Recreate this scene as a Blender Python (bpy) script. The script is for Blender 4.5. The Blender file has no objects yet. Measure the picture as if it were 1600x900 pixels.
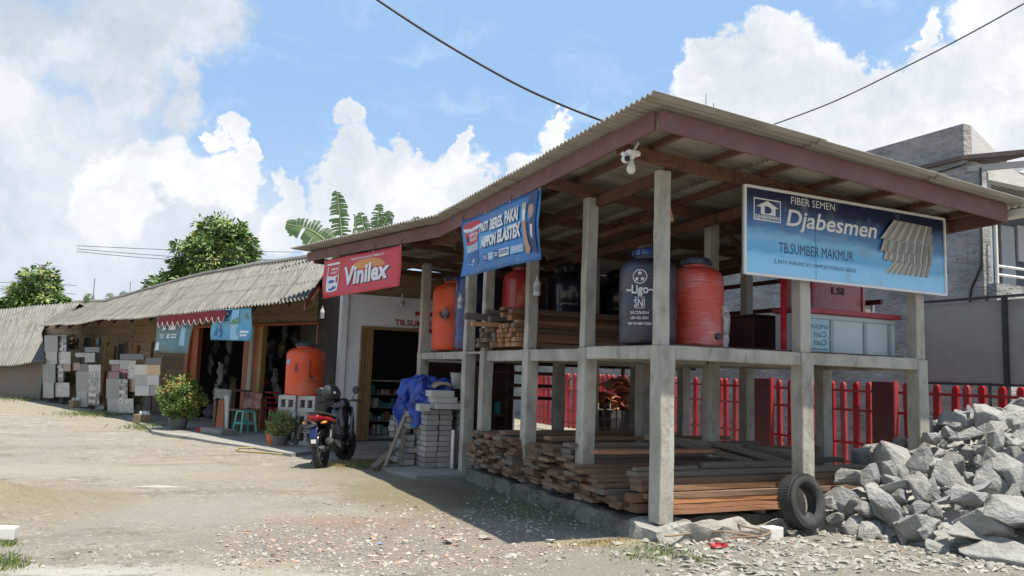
import bpy, bmesh, math, random
import numpy as np
from mathutils import Vector, Matrix, noise as mnoise
random.seed(7); np.random.seed(7)
SC = bpy.context.scene
COL = SC.collection
V3 = Vector
R = math.radians

# ------------------------------------------------------------------ camera
FPX, PITCH, ROLL, EYE = 1227.2, .1082, .0339, 1.45      # focal length in photo pixels (1600 wide)
cp, sp, cr, sr = math.cos(PITCH), math.sin(PITCH), math.cos(ROLL), math.sin(ROLL)
CF = V3((0, cp, sp)); _U0 = V3((0, -sp, cp))
CR = V3((cr, 0, 0)) + _U0 * sr; CU = V3((-sr, 0, 0)) + _U0 * cr
O = V3((0, 0, EYE))
cam = bpy.data.objects.new('camera', bpy.data.cameras.new('camera')); COL.objects.link(cam)
cam.matrix_world = Matrix(((CR.x, CU.x, -CF.x, O.x), (CR.y, CU.y, -CF.y, O.y), (CR.z, CU.z, -CF.z, O.z), (0, 0, 0, 1)))
cam.data.sensor_fit = 'HORIZONTAL'; cam.data.sensor_width = 36.0
cam.data.lens = FPX / 1600 * 36.0
cam.data.clip_start = .05; cam.data.clip_end = 3000
SC.camera = cam

# survey helpers: where a sight line from the eye meets a real plane
def ray(x, y): return CF + CR * ((x - 800) / FPX) + CU * ((450 - y) / FPX)
def G(x, y, z=0.0):
    d = ray(x, y); return O + d * ((z - EYE) / d.z)
def at(x, y, Y):
    d = ray(x, y); return O + d * (Y / d.y)
class VPlane:                       # upright plane through two plan points
    def __init__(s, P, Q):
        s.P = V3((P[0], P[1], 0)); s.d = (V3((Q[0], Q[1], 0)) - s.P).normalized(); s.n = V3((s.d.y, -s.d.x, 0))
    def hit(s, x, y):
        d = ray(x, y); return O + d * (((s.P - O).dot(s.n)) / d.dot(s.n))
    def st(s, x, y):
        h = s.hit(x, y); return (h - s.P).dot(s.d), h.z
    def w(s, t, z, o=0.0): return s.P + s.d * t + s.n * o + V3((0, 0, z))
ANG = .4446
U = V3((-math.sin(ANG), math.cos(ANG), 0)); V = V3((math.cos(ANG), math.sin(ANG), 0)); Z = V3((0, 0, 1))
C0 = V3((1.3598, 7.06, 0))          # front corner of the timber shed
def L(a, b, z=0.0): return C0 + U * a + V * b + Z * z
def PA(a): return VPlane(L(a, 0), L(a, 1))       # planes parallel to the shed's front
def PB(b): return VPlane(L(0, b), L(1, b))       # planes parallel to the shed's long side

# ------------------------------------------------------------------ sun, sky, exposure
SUNV = (U * -1.22 + V * .56 + Z * 3.7).normalized()     # towards the sun
sun_el = math.asin(SUNV.z); sun_az = math.atan2(SUNV.x, SUNV.y)
sl = bpy.data.lights.new('sun', 'SUN'); sl.energy = 5.0; sl.angle = R(.5); sl.color = (1, .94, .84)
so = bpy.data.objects.new('sun', sl); COL.objects.link(so)
so.rotation_euler = (-SUNV).to_track_quat('-Z', 'Y').to_euler(); so.location = (0, 0, 30)
SC.view_settings.view_transform = 'Standard'; SC.view_settings.look = 'None'
SC.view_settings.exposure = .58; SC.view_settings.gamma = 1

class NT:                           # tiny node-tree helper
    def __init__(s, nt): s.nt = nt; s.N = nt.nodes; s.K = nt.links
    def n(s, t, **kw):
        o = s.N.new(t)
        for k, v in kw.items(): setattr(o, k, v)
        return o
    def l(s, a, b): s.K.new(a, b)
    def put(s, sock, v):
        if hasattr(v, 'is_linked') or hasattr(v, 'links'): s.K.new(v, sock)
        elif isinstance(v, (tuple, list)) and sock.type == 'RGBA' and len(v) == 3: sock.default_value = (*v, 1)
        else: sock.default_value = v
    def math(s, op, a, b=None, c=None, clamp=False):
        o = s.n('ShaderNodeMath', operation=op, use_clamp=clamp)
        for i, v in enumerate((a, b, c)):
            if v is not None: s.put(o.inputs[i], v)
        return o.outputs[0]
    def vm(s, op, a, b=None, out=0):
        o = s.n('ShaderNodeVectorMath', operation=op); s.put(o.inputs[0], a)
        if b is not None:
            s.put(o.inputs[3] if op == 'SCALE' else o.inputs[1], b)
        return o.outputs[out]
    def mix(s, f, a, b, mode='MIX'):
        o = s.n('ShaderNodeMix', data_type='RGBA', blend_type=mode)
        s.put(o.inputs[0], f); s.put(o.inputs[6], a); s.put(o.inputs[7], b); return o.outputs[2]
    def noise(s, vec, scale, detail=5, rough=.55, dist=0, out=0):
        o = s.n('ShaderNodeTexNoise'); s.put(o.inputs['Vector'], vec)
        o.inputs['Scale'].default_value = scale; o.inputs['Detail'].default_value = detail
        o.inputs['Roughness'].default_value = rough; o.inputs['Distortion'].default_value = dist
        return o.outputs[out]
    def ramp(s, f, stops, interp='LINEAR'):
        o = s.n('ShaderNodeValToRGB'); s.put(o.inputs[0], f); e = o.color_ramp.elements
        o.color_ramp.interpolation = interp
        while len(e) < len(stops): e.new(.5)
        for i, (p, c) in enumerate(stops):
            e[i].position = p; e[i].color = (*c, 1) if isinstance(c, (tuple, list)) else (c, c, c, 1)
        return o.outputs[0]
    def sstep(s, f, a, b):
        o = s.n('ShaderNodeMapRange', interpolation_type='SMOOTHSTEP'); s.put(o.inputs[0], f)
        o.inputs[1].default_value = a; o.inputs[2].default_value = b; return o.outputs[0]

W = bpy.data.worlds.new('World'); SC.world = W; W.use_nodes = True
t = NT(W.node_tree); t.N.clear()
wo = t.n('ShaderNodeOutputWorld'); bg = t.n('ShaderNodeBackground'); t.l(bg.outputs[0], wo.inputs[0])
sky = t.n('ShaderNodeTexSky'); sky.sky_type = 'NISHITA'; sky.sun_disc = False
sky.sun_elevation = sun_el; sky.sun_rotation = sun_az; sky.altitude = 20; sky.air_density = 1.0; sky.dust_density = 1.2; sky.ozone_density = 1.6
SKY_STR = .12
bg.inputs[1].default_value = SKY_STR
tc = t.n('ShaderNodeTexCoord'); dirv = tc.outputs['Generated']
dirn = t.vm('NORMALIZE', dirv)
nz = t.noise(dirn, 7, 8, .62, 0, 1)
nzb = t.noise(dirn, 22, 6, .6, 0, 1)
wob = t.vm('ADD', t.vm('SCALE', t.vm('SUBTRACT', nz, (.5, .5, .5)), .16), t.vm('SCALE', t.vm('SUBTRACT', nzb, (.5, .5, .5)), .06))
dw = t.vm('ADD', dirn, wob)
def lobes(lst):
    f = None
    for x, y, r in lst:
        c = ray(x, y).normalized(); rr = r / FPX
        d = t.vm('DISTANCE', dw, tuple(c), out=1)
        v = t.math('SUBTRACT', 1.0, t.math('DIVIDE', d, rr))
        f = v if f is None else t.math('SMOOTH_MAX', f, v, .06)
    return f
WHITE = [(1095, 85, 38), (1172, 75, 48), (1225, 105, 50), (1130, 130, 70), (1290, 125, 60), (1350, 105, 35), (1230, 175, 110), (1360, 175, 80),
         (1440, 170, 80), (1530, 140, 70), (1590, 80, 80), (1590, 180, 110), (1445, 65, 26), (1585, 20, 50),
         (540, 212, 33), (548, 262, 52), (620, 262, 40), (655, 246, 32), (715, 242, 28), (700, 280, 58), (745, 300, 45), (610, 322, 76), (530, 330, 66),
         (432, 312, 30), (440, 350, 48), (862, 172, 26), (845, 210, 34), (812, 258, 46), (355, 212, 26), (372, 258, 28), (340, 285, 48), (250, 245, 60), (180, 300, 70)]
GREY = [(40, 50, 90), (190, 40, 120), (310, 20, 80), (200, 120, 80), (20, 190, 80), (120, 220, 80), (300, 115, 28), (297, 165, 34), (200, 260, 110), (310, 320, 85),
        (110, 300, 120), (20, 280, 110), (230, 340, 130), (40, 380, 120), (330, 390, 120), (150, 420, 120), (-120, 120, 200), (-150, 330, 200)]
fw = lobes(WHITE); fg = lobes(GREY)
# the rest of the dome: the same broken cumulus cover
rest = t.math('MULTIPLY', t.math('SUBTRACT', t.noise(dw, 2.6, 5, .55), .5), 5.0)
fwd = t.vm('DOT_PRODUCT', dirn, tuple(CF), out=1)
rest = t.math('SUBTRACT', rest, t.math('MULTIPLY', t.sstep(fwd, .6, .78), 4.0))
rest = t.math('SUBTRACT', rest, .15)
aw = t.sstep(fw, -.02, .24); ag = t.sstep(fg, -.12, .5); ar = t.sstep(rest, 0, .5)
sep = t.n('ShaderNodeSeparateXYZ'); t.l(dirn, sep.inputs[0])
hazeb = t.math('MULTIPLY', t.sstep(sep.outputs[2], .34, .02), .55)        # milky air low down
wisp = t.math('MULTIPLY', t.sstep(t.noise(t.vm('MULTIPLY', dw, (2.5, 2.5, 9)), 2.2, 6, .6), .50, .75), .5)
cn = t.noise(dw, 9, 7, .6); cn2 = t.noise(dirn, 3.5, 3, .5)
shade = t.math('ADD', t.math('MULTIPLY', cn, .6), t.math('MULTIPLY', cn2, .4))
K = 1.0 / SKY_STR
def kc(r, g, b): return (r * K, g * K, b * K)
cw = t.ramp(shade, [(.34, kc(.48, .51, .56)), (.46, kc(.60, .62, .65)), (.56, kc(.74, .74, .74))])
cg = t.ramp(shade, [(.36, kc(.385, .43, .49)), (.47, kc(.47, .51, .56)), (.60, kc(.63, .64, .66))])
col = t.mix(.78, sky.outputs[0], kc(.26, .42, .65))
col = t.mix(wisp, col, kc(.44, .55, .70))
col = t.mix(hazeb, col, kc(.46, .545, .65))
col = t.mix(ar, col, cw)
col = t.mix(t.math('MULTIPLY', ag, .93), col, cg)
core = t.sstep(fw, .0, .6)
cwd = t.mix(t.math('MULTIPLY', core, .55), cw, t.mix(.5, cw, cg))
col = t.mix(t.math('MULTIPLY', aw, .97), col, cwd)
col = t.mix(t.math('MULTIPLY', t.sstep(sep.outputs[2], .30, .05), .42), col, kc(.47, .53, .61))
t.l(col, bg.inputs[0])

# ------------------------------------------------------------------ materials
MATS = {}
def M(name, cols, rough=.8, scale=3.0, detail=6, stretch=(1, 1, 1), bump=.25, bscale=None, metal=0.0, rand=0.0, spots=None,
      world=False, coat=0.0, spec=None, lo=.3, hi=.7, alpha=None, trans=0.0, bdist=.03, uv=False):
    if name in MATS: return MATS[name]
    m = bpy.data.materials.new(name); m.use_nodes = True; t = NT(m.node_tree); t.N.clear()
    out = t.n('ShaderNodeOutputMaterial'); b = t.n('ShaderNodeBsdfPrincipled'); t.l(b.outputs[0], out.inputs[0])
    if world: vec = t.n('ShaderNodeNewGeometry').outputs['Position']
    elif uv: vec = t.n('ShaderNodeTexCoord').outputs['UV']
    else:
        vec = t.n('ShaderNodeTexCoord').outputs['Object']
    oi = t.n('ShaderNodeObjectInfo')
    if not world: vec = t.vm('ADD', vec, t.vm('SCALE', (17.3, 9.1, 5.7), oi.outputs['Random']))
    sv = t.vm('MULTIPLY', vec, stretch)
    f = t.noise(sv, scale, detail, .6)
    cols = cols if isinstance(cols[0], (tuple, list)) else [cols, tuple(c * .8 for c in cols)]
    st = [(lo + (hi - lo) * i / (len(cols) - 1), c) for i, c in enumerate(cols)]
    c = t.ramp(f, st)
    if rand:
        hv = t.n('ShaderNodeHueSaturation'); t.l(c, hv.inputs['Color'])
        t.l(t.math('ADD', 1 - rand, t.math('MULTIPLY', oi.outputs['Random'], 2 * rand)), hv.inputs['Value'])
        hv.inputs['Saturation'].default_value = 1.0
        t.l(t.math('ADD', .9, t.math('MULTIPLY', t.math('FRACT', t.math('MULTIPLY', oi.outputs['Random'], 7.3)), .2)), hv.inputs['Saturation'])
        c = hv.outputs[0]
    if spots:
        for (ss, sc_, lo_, hi_, amt) in (spots if isinstance(spots, list) else [spots]):
            sf = t.sstep(t.noise(t.vm('ADD', sv, (3.1, 7.7, 1.3)), ss, 5, .62), lo_, hi_)
            c = t.mix(t.math('MULTIPLY', sf, amt), c, sc_)
    t.l(c, b.inputs['Base Color'])
    b.inputs['Roughness'].default_value = rough; b.inputs['Metallic'].default_value = metal
    if coat: b.inputs['Coat Weight'].default_value = coat; b.inputs['Coat Roughness'].default_value = .12
    if spec is not None: b.inputs['Specular IOR Level'].default_value = spec
    if alpha is not None: b.inputs['Alpha'].default_value = alpha
    if trans: b.inputs['Transmission Weight'].default_value = trans
    if bump:
        bn = t.n('ShaderNodeBump'); bn.inputs['Strength'].default_value = bump; bn.inputs['Distance'].default_value = bdist
        t.l(t.noise(sv, bscale or scale * 6, 6, .65), bn.inputs['Height']); t.l(bn.outputs[0], b.inputs['Normal'])
    MATS[name] = m; return m
def flat(name, c, rough=.5, **k):   # plain print or paint with slight wear
    return M(name, [c, tuple(x * .88 for x in c)], rough, 6, 3, bump=.05, **k)

m_conc = M('concrete', [(.285, .265, .215), (.38, .358, .30), (.46, .435, .37)], .92, 5, 9, (1.1, 1.1, .55), .45, 30, bdist=.03,
           spots=[(7, (.16, .15, .12), .55, .70, .55), (26, (.46, .45, .41), .60, .70, .25), (1.3, (.50, .475, .41), .50, .60, .55), (3, (.19, .175, .13), .52, .7, .5), (45, (.09, .085, .07), .68, .72, .5)])
m_conc_rough = M('broken_concrete', [(.26, .245, .21), (.40, .38, .335), (.5, .48, .43)], .95, 6, 9, bump=1.0, bscale=16, bdist=.08, spots=[(5, (.40, .17, .09), .67, .70, .8), (7, (.15, .14, .115), .53, .66, .7), (20, (.6, .58, .53), .6, .68, .6)])
m_plinth = M('mossy_plinth', [(.13, .125, .095), (.21, .20, .16), (.28, .27, .23)], .95, 3, 9, bump=1.0, bscale=14, bdist=.08, spots=[(5, (.07, .075, .045), .5, .66, .75), (11, (.30, .14, .10), .66, .70, .6)])
m_sheet = M('fibre_cement_sheet', [(.235, .215, .178), (.31, .285, .24), (.20, .18, .15)], .92, 1.2, 8, (10, .8, 1), .3, 20, uv=True, spots=[(.4, (.16, .13, .10), .52, .7, .6)])
m_sheet_old = M('weathered_roof_sheet', [(.15, .142, .125), (.205, .195, .172), (.25, .24, .215)], .95, 1.5, 9, (9, .7, 1), .4, 20, uv=True, spots=[(.5, (.085, .08, .07), .50, .68, .6), (.22, (.16, .115, .075), .56, .72, .55), (2.5, (.33, .32, .29), .60, .7, .5)])
m_fascia = M('brown_painted_fascia', [(.135, .052, .044), (.178, .076, .066)], .6, 3, 7, bump=.2, rand=.04, spots=[(6, (.22, .13, .115), .56, .72, .5), (14, (.08, .045, .042), .58, .72, .5)])
m_wood_dark = M('dark_roof_timber', [(.09, .042, .028), (.14, .068, .042), (.055, .028, .018)], .85, 3, 7, (2, 2, 2), .4, 40, rand=.15)
WOODS = (1.2, 16, 16)
m_plank = M('rough_timber', [(.22, .125, .07), (.34, .21, .125), (.265, .155, .09), (.165, .092, .055)], .88, 2.0, 9, WOODS, .7, 5, rand=.34, spots=(1.4, (.13, .085, .055), .56, .72, .5))
m_plank_grey = M('weathered_timber', [(.16, .128, .095), (.26, .21, .16), (.195, .15, .108)], .92, 2.0, 9, WOODS, .7, 5, rand=.32, spots=(1.4, (.10, .08, .06), .56, .72, .5))
m_plank_red = M('fresh_red_timber', [(.32, .135, .06), (.43, .20, .095), (.26, .10, .05)], .8, 2.0, 8, WOODS, .4, 5, rand=.14)
m_batten = M('sawn_batten', [(.31, .15, .06), (.42, .225, .10), (.24, .11, .045)], .82, 2.0, 8, WOODS, .5, 5, rand=.34)
m_red = M('red_fence_paint', [(.36, .026, .034), (.29, .02, .026)], .45, 5, 5, bump=.1, spots=[(9, (.20, .03, .025), .55, .68, .6), (3, (.46, .10, .09), .55, .7, .4)], rand=.12)
m_maroon = M('maroon_steel', [(.07, .012, .014), (.10, .018, .02)], .5, 3, 5, bump=.1)
m_stucco = M('grey_stucco', [(.29, .29, .275), (.42, .415, .395), (.54, .535, .51)], .95, 1.8, 10, (1, 1, 2.2), 1.0, 3.2, world=True, bdist=.3, spots=[(.9, (.20, .20, .19), .53, .66, .6), (5, (.56, .55, .52), .58, .68, .6), (8, (.16, .16, .15), .60, .68, .6)])
m_stucco_sunlit = M('sunlit_render', [(.50, .48, .44), (.58, .56, .52)], .95, 3, 6, bump=.3, bscale=20, world=True, spots=(2, (.4, .38, .34), .55, .75, .5))  # paler copy of the house plaster; sunlight on the parapet put into colour
m_white_wall = M('white_painted_wall', [(.66, .66, .69), (.74, .74, .76)], .88, 1.5, 7, bump=.3, bscale=18, spots=[(1.2, (.40, .385, .385), .54, .75, .6), (6, (.66, .66, .68), .62, .72, .5)])
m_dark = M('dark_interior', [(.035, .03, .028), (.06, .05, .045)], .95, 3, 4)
m_black = M('black_plastic', [(.012, .012, .013), (.02, .02, .022)], .38, 8, 4, bump=.05)
m_rubber = M('tyre_rubber', [(.022, .022, .023), (.045, .044, .042)], .85, 6, 6, bump=.3, spots=(5, (.16, .15, .13), .55, .8, .5))
m_metal = M('steel', [(.45, .45, .46), (.55, .55, .56)], .35, 8, 4, metal=.9, bump=.05)
m_iron = M('dark_iron', [(.05, .05, .052), (.08, .078, .076)], .5, 8, 5, metal=.5)
m_white = flat('white_paint', (.74, .73, .70), .6)
m_cream = M('cream_paint', [(.58, .55, .46), (.66, .63, .54)], .7, 3, 5, spots=(4, (.35, .32, .26), .6, .75, .5))
m_row = M('old_plank_wall', [(.21, .14, .08), (.33, .235, .14), (.26, .18, .105)], .94, 1.3, 9, (1.5, 1.5, 6), .8, 9, rand=.15, bdist=.05, spots=[(1.6, (.10, .078, .055), .52, .7, .7), (7, (.33, .28, .2), .6, .72, .4)])
m_orange_wood = M('orange_painted_wood', [(.34, .085, .03), (.42, .12, .045)], .6, 3, 6, (6, 6, 1), .3, 12, rand=.1, spots=(4, (.18, .05, .025), .58, .72, .6))

# ------------------------------------------------------------------ object helpers
def tag(o, label=None, cat=None, group=None, kind=None):
    if label: o['label'] = label
    if cat: o['category'] = cat
    if group: o['group'] = group
    if kind: o['kind'] = kind
    return o
def thing(name, label, cat, loc=(0, 0, 0), rz=0.0, group=None):
    o = bpy.data.objects.new(name, None); COL.objects.link(o); o.location = loc; o.rotation_euler = (0, 0, rz)
    o.empty_display_size = .1
    return tag(o, label, cat, group)
def root_of(o):
    while o.parent: o = o.parent
    return o
def link_mesh(name, me, mat=None, parent=None, loc=None, rot=None, scale=None):
    o = bpy.data.objects.new(name, me); COL.objects.link(o)
    if mat is not None and not me.materials: me.materials.append(mat)
    if parent: o.parent = parent
    if loc is not None: o.location = loc
    if rot is not None: o.rotation_euler = rot
    if scale is not None: o.scale = scale
    return o
class MB:
    def __init__(s): s.v = []; s.f = []
    def add(s, vs, fs):
        n = len(s.v); s.v += [tuple(p) for p in vs]; s.f += [tuple(i + n for i in f) for f in fs]; return s
    def obox(s, o, x, y, z):        # corner + three edge vectors
        o, x, y, z = V3(o), V3(x), V3(y), V3(z)
        if x.cross(y).dot(z) < 0: x, y = y, x
        P = [o, o + x, o + x + y, o + y]; P += [p + z for p in P]
        return s.add(P, [(3, 2, 1, 0), (4, 5, 6, 7), (0, 1, 5, 4), (1, 2, 6, 5), (2, 3, 7, 6), (3, 0, 4, 7)])
    def cbox(s, c, x, y, z): x, y, z = V3(x), V3(y), V3(z); return s.obox(V3(c) - (x + y + z) / 2, x, y, z)
    def box(s, x0, x1, y0, y1, z0, z1): return s.obox((x0, y0, z0), (x1 - x0, 0, 0), (0, y1 - y0, 0), (0, 0, z1 - z0))
    def lbox(s, a0, a1, b0, b1, z0, z1): return s.obox(L(a0, b0, z0), V * (b1 - b0), -U * (a0 - a1), Z * (z1 - z0))
    def bar(s, p, q, w, h, up=Z):   # straight timber between two points
        p, q = V3(p), V3(q); d = q - p; sd = d.cross(V3(up))
        if sd.length < 1e-6: sd = d.cross(V3((1, 0, 0)))
        sd.normalize(); uu = sd.cross(d).normalized()
        return s.obox(p - sd * w / 2 - uu * h / 2, d, sd * w, uu * h)
    def tube(s, pts, r, n=8, cap=True):
        pts = [V3(p) for p in pts]; rs = r if isinstance(r, (list, tuple)) else [r] * len(pts)
        vs, fs = [], []; prev = None
        for i, p in enumerate(pts):
            d = (pts[min(i + 1, len(pts) - 1)] - pts[max(i - 1, 0)]).normalized()
            if prev is None:
                a = d.cross(Z) if abs(d.z) < .9 else d.cross(V3((1, 0, 0)))
            else: a = prev - d * prev.dot(d)
            a.normalize(); b = d.cross(a); prev = a
            for k in range(n):
                th = 2 * math.pi * k / n; vs.append(p + (a * math.cos(th) + b * math.sin(th)) * rs[i])
        for i in range(len(pts) - 1):
            for k in range(n):
                k2 = (k + 1) % n; fs.append((i * n + k, i * n + k2, i * n + n + k2, i * n + n + k))
        if cap: fs.append(tuple(range(n - 1, -1, -1))); fs.append(tuple(range((len(pts) - 1) * n, len(pts) * n)))
        return s.add(vs, fs)
    def lathe(s, prof, n=24, c=(0, 0, 0), ax=Z, fx=None):
        c = V3(c); ax = V3(ax).normalized(); a = V3((1, 0, 0)) if abs(ax.x) < .9 else V3((0, 1, 0))
        a = (a - ax * a.dot(ax)).normalized(); b = ax.cross(a); vs = []; fs = []
        for r, z in prof:
            for k in range(n):
                th = 2 * math.pi * k / n; vs.append(c + ax * z + (a * math.cos(th) + b * math.sin(th)) * max(r, 1e-4))
        for i in range(len(prof) - 1):
            for k in range(n):
                k2 = (k + 1) % n; fs.append((i * n + k, i * n + k2, i * n + n + k2, i * n + n + k))
        fs.append(tuple(range(n - 1, -1, -1))); fs.append(tuple(range((len(prof) - 1) * n, len(prof) * n)))
        return s.add(vs, fs)
    def prism(s, poly, ext):        # planar loop of points pushed along ext
        n = len(poly); poly = [V3(p) for p in poly]; ext = V3(ext)
        nor = sum(((poly[i] - poly[0]).cross(poly[(i + 1) % n] - poly[0]) for i in range(1, n - 1)), V3((0, 0, 0)))
        if nor.dot(ext) > 0: poly = poly[::-1]
        vs = poly + [p + ext for p in poly]
        fs = [tuple(range(n)), tuple(range(2 * n - 1, n - 1, -1))] + [(i, i + n, (i + 1) % n + n, (i + 1) % n) for i in range(n)]
        return s.add(vs, fs)
    def poly(s, pts): return s.add(pts, [tuple(range(len(pts)))])
    def grid(s, fn, nu, nv):
        vs = [fn(i / nu, j / nv) for j in range(nv + 1) for i in range(nu + 1)]
        fs = [(j * (nu + 1) + i, j * (nu + 1) + i + 1, (j + 1) * (nu + 1) + i + 1, (j + 1) * (nu + 1) + i) for j in range(nv) for i in range(nu)]
        return s.add(vs, fs)
    def mesh(s, name, smooth=False, bevel=0.0, jit=0.0, worn=0.0):
        me = bpy.data.meshes.new(name); me.from_pydata([tuple(p) for p in s.v], [], s.f)
        if worn:                    # cast concrete: softened, chipped arrises and slightly uneven faces
            bm = bmesh.new(); bm.from_mesh(me)
            for _ in range(3):
                lng = [e for e in bm.edges if e.calc_length() > .16]
                if lng: bmesh.ops.subdivide_edges(bm, edges=lng, cuts=1, use_grid_fill=True)
            sh = [e for e in bm.edges if len(e.link_faces) == 2 and e.calc_face_angle() > .7]
            bmesh.ops.bevel(bm, geom=sh, offset=.007, segments=1, affect='EDGES', clamp_overlap=True)
            off = V3((random.random() * 50, random.random() * 50, 0))
            for v in bm.verts:
                edge = any(e.calc_length() < .012 for e in v.link_edges); p = v.co + off
                v.co += mnoise.noise_vector(p * 2.2) * worn + (mnoise.noise_vector(p * 14) * worn * 1.1 if edge else V3((0, 0, 0)))
            bm.to_mesh(me); bm.free(); me.update(); return me
        if bevel:
            bm = bmesh.new(); bm.from_mesh(me)
            bmesh.ops.bevel(bm, geom=bm.edges[:], offset=bevel, segments=1, affect='EDGES', clamp_overlap=True)
            bm.to_mesh(me); bm.free()
        if jit:
            for v in me.vertices:
                q = mnoise.noise_vector(v.co * 3.1) * jit; v.co += q
        if smooth is not False and smooth is not None:
            me.shade_smooth()
            if smooth is not True: me.set_sharp_from_angle(angle=R(smooth))
        me.update(); return me
    def build(s, name, mat, parent=None, smooth=False, bevel=0.0, jit=0.0, worn=0.0):
        if parent is not None:
            rt = root_of(parent); inv = (Matrix.Translation(rt.location) @ rt.rotation_euler.to_matrix().to_4x4()).inverted()
            s.v = [tuple(inv @ V3(p)) for p in s.v]; me = s.mesh(name, smooth, bevel, jit, worn)
            return link_mesh(name, me, mat, parent)
        c = V3([sum(p[i] for p in s.v) / len(s.v) for i in range(3)]); c.z = min(p[2] for p in s.v)
        s.v = [tuple(V3(p) - c) for p in s.v]; me = s.mesh(name, smooth, bevel, jit)
        return link_mesh(name, me, mat, None, c)

def grid_uv(o, nu, nv, lu, lv):
    me = o.data; uv = me.uv_layers.new(name='uv'); r = (random.random() * 40, random.random() * 40); n1 = nu + 1
    for lp in me.loops:
        k = lp.vertex_index; uv.data[lp.index].uv = (r[0] + lu * (k % n1) / nu, r[1] + lv * (k // n1) / nv)
class Print:                        # flat print lying on a surface pt(s, t, lift)
    def __init__(s, pt, parent, soft=False): s.pt = pt; s.parent = parent; s.k = 0; s.soft = soft
    def lift(s): s.k += 1; return (.004 + .0005 * s.k) if s.soft else (.002 + .0003 * s.k)
    def poly(s, name, pts, mat, sub=0):
        l = s.lift(); P = []
        n = len(pts)
        for i in range(n):
            a, b = pts[i], pts[(i + 1) % n]
            for k in range(sub + 1): P.append((a[0] + (b[0] - a[0]) * k / (sub + 1), a[1] + (b[1] - a[1]) * k / (sub + 1)))
        if not s.soft: mb = MB(); mb.poly([s.pt(a, b, l) for a, b in P]); return mb.build(name, mat, s.parent)
        bm = bmesh.new(); bm.faces.new([bm.verts.new((a, b, 0)) for a, b in P]); bmesh.ops.triangulate(bm, faces=bm.faces[:])
        for _ in range(3):
            lng = [e for e in bm.edges if e.calc_length() > .06]
            if lng: bmesh.ops.subdivide_edges(bm, edges=lng, cuts=1); bmesh.ops.triangulate(bm, faces=[f for f in bm.faces if len(f.verts) > 3])
        bm.verts.index_update(); mb = MB(); mb.add([s.pt(v.co.x, v.co.y, l) for v in bm.verts], [tuple(v.index for v in f.verts) for f in bm.faces]); bm.free(); return mb.build(name, mat, s.parent)
    def rect(s, name, s0, t0, s1, t1, mat, n=8):
        l = s.lift(); mb = MB(); mb.grid(lambda i, j: s.pt(s0 + (s1 - s0) * i, t0 + (t1 - t0) * j, l), n, max(2, n // 2)); return mb.build(name, mat, s.parent)
    def text(s, name, txt, s0, t0, s1, t1, mat, shear=0.0, bold=0.0, slope=0.0, mirror=False):
        cu = bpy.data.curves.new('t', 'FONT'); cu.body = txt; cu.size = 1; cu.shear = shear; cu.offset = bold; cu.resolution_u = 3
        ob = bpy.data.objects.new('t', cu); COL.objects.link(ob)
        dg = bpy.context.evaluated_depsgraph_get(); me = bpy.data.meshes.new_from_object(ob.evaluated_get(dg))
        bpy.data.objects.remove(ob); bpy.data.curves.remove(cu)
        if s.soft:
            bm = bmesh.new(); bm.from_mesh(me)
            for _ in range(3):
                lng = [e for e in bm.edges if e.calc_length() > .16]
                if lng: bmesh.ops.subdivide_edges(bm, edges=lng, cuts=1)
            bmesh.ops.triangulate(bm, faces=bm.faces[:]); bm.to_mesh(me); bm.free()
        n = len(me.vertices)
        if not n: return None
        co = np.empty(n * 3); me.vertices.foreach_get('co', co); co = co.reshape(-1, 3)
        x0, x1 = co[:, 0].min(), co[:, 0].max(); y1 = co[:, 1].max(); y0 = min(0, co[:, 1].min()) if False else 0
        # a box from the baseline to the cap height (.73 of the em)
        l = s.lift(); rt = root_of(s.parent); inv = (Matrix.Translation(rt.location) @ rt.rotation_euler.to_matrix().to_4x4()).inverted()
        for v in me.vertices:
            fx = (v.co.x - x0) / (x1 - x0); fy = v.co.y / .69
            if mirror: fx = 1 - fx
            ss = s0 + (s1 - s0) * fx
            v.co = inv @ s.pt(ss, t0 + (t1 - t0) * fy + slope * (ss - s0), l)
        me.materials.clear(); me.name = name
        return link_mesh(name, me, mat, s.parent)
# ------------------------------------------------------------------ ground
def smooth01(x): x = max(0, min(1, x)); return x * x * (3 - 2 * x)
MOUND = G(-30, 800)
def gz(x, y):
    z = .02 * mnoise.noise(V3((x * .35, y * .35, 0))) + .008 * mnoise.noise(V3((x * 1.7, y * 1.7, 3)))
    z += .006 * mnoise.noise(V3((x * 6, y * 6, 5)))
    xr, yr = x * .85 + y * .52, -x * .52 + y * .85; z += .022 * mnoise.noise(V3((xr * .2, yr * 1.6, 8)))
    d = math.hypot((x - MOUND.x) / 1.3, (y - MOUND.y) / 1.5); z += .20 * smooth01(1 - d) * (1 + .7 * mnoise.noise(V3((x * 2.6, y * 2.6, 1))) + .3 * mnoise.noise(V3((x * 8, y * 8, 1))))
    q = V3((x, y, 0)) - C0; a, b = q.dot(U), q.dot(V)
    if -3 < a < .3 and b > -1.2: z += .05 * smooth01((b + 1.2) / 1.5) * smooth01((.3 - a) / .2)
    if a > -.2 and -.05 < b < 12: z -= .03
    far = math.hypot(x, y)
    if far > 45: z *= 0.1
    return z
def axis(lo, hi, step, far):
    xs = list(np.arange(lo, hi + 1e-6, step)); s = step; a = xs[0]; pre = []; x = a
    while x > -far: s *= 1.35; x -= s; pre.append(x)
    s = step; x = xs[-1]; post = []
    while x < far: s *= 1.35; x += s; post.append(x)
    return pre[::-1] + xs + post
xs = axis(-11, 9, .11, 1500); ys = axis(1.5, 18, .11, 1500)
nv = []; nf = []
for j, y in enumerate(ys):
    for i, x in enumerate(xs): nv.append((x, y, gz(x, y)))
nx = len(xs)
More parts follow.
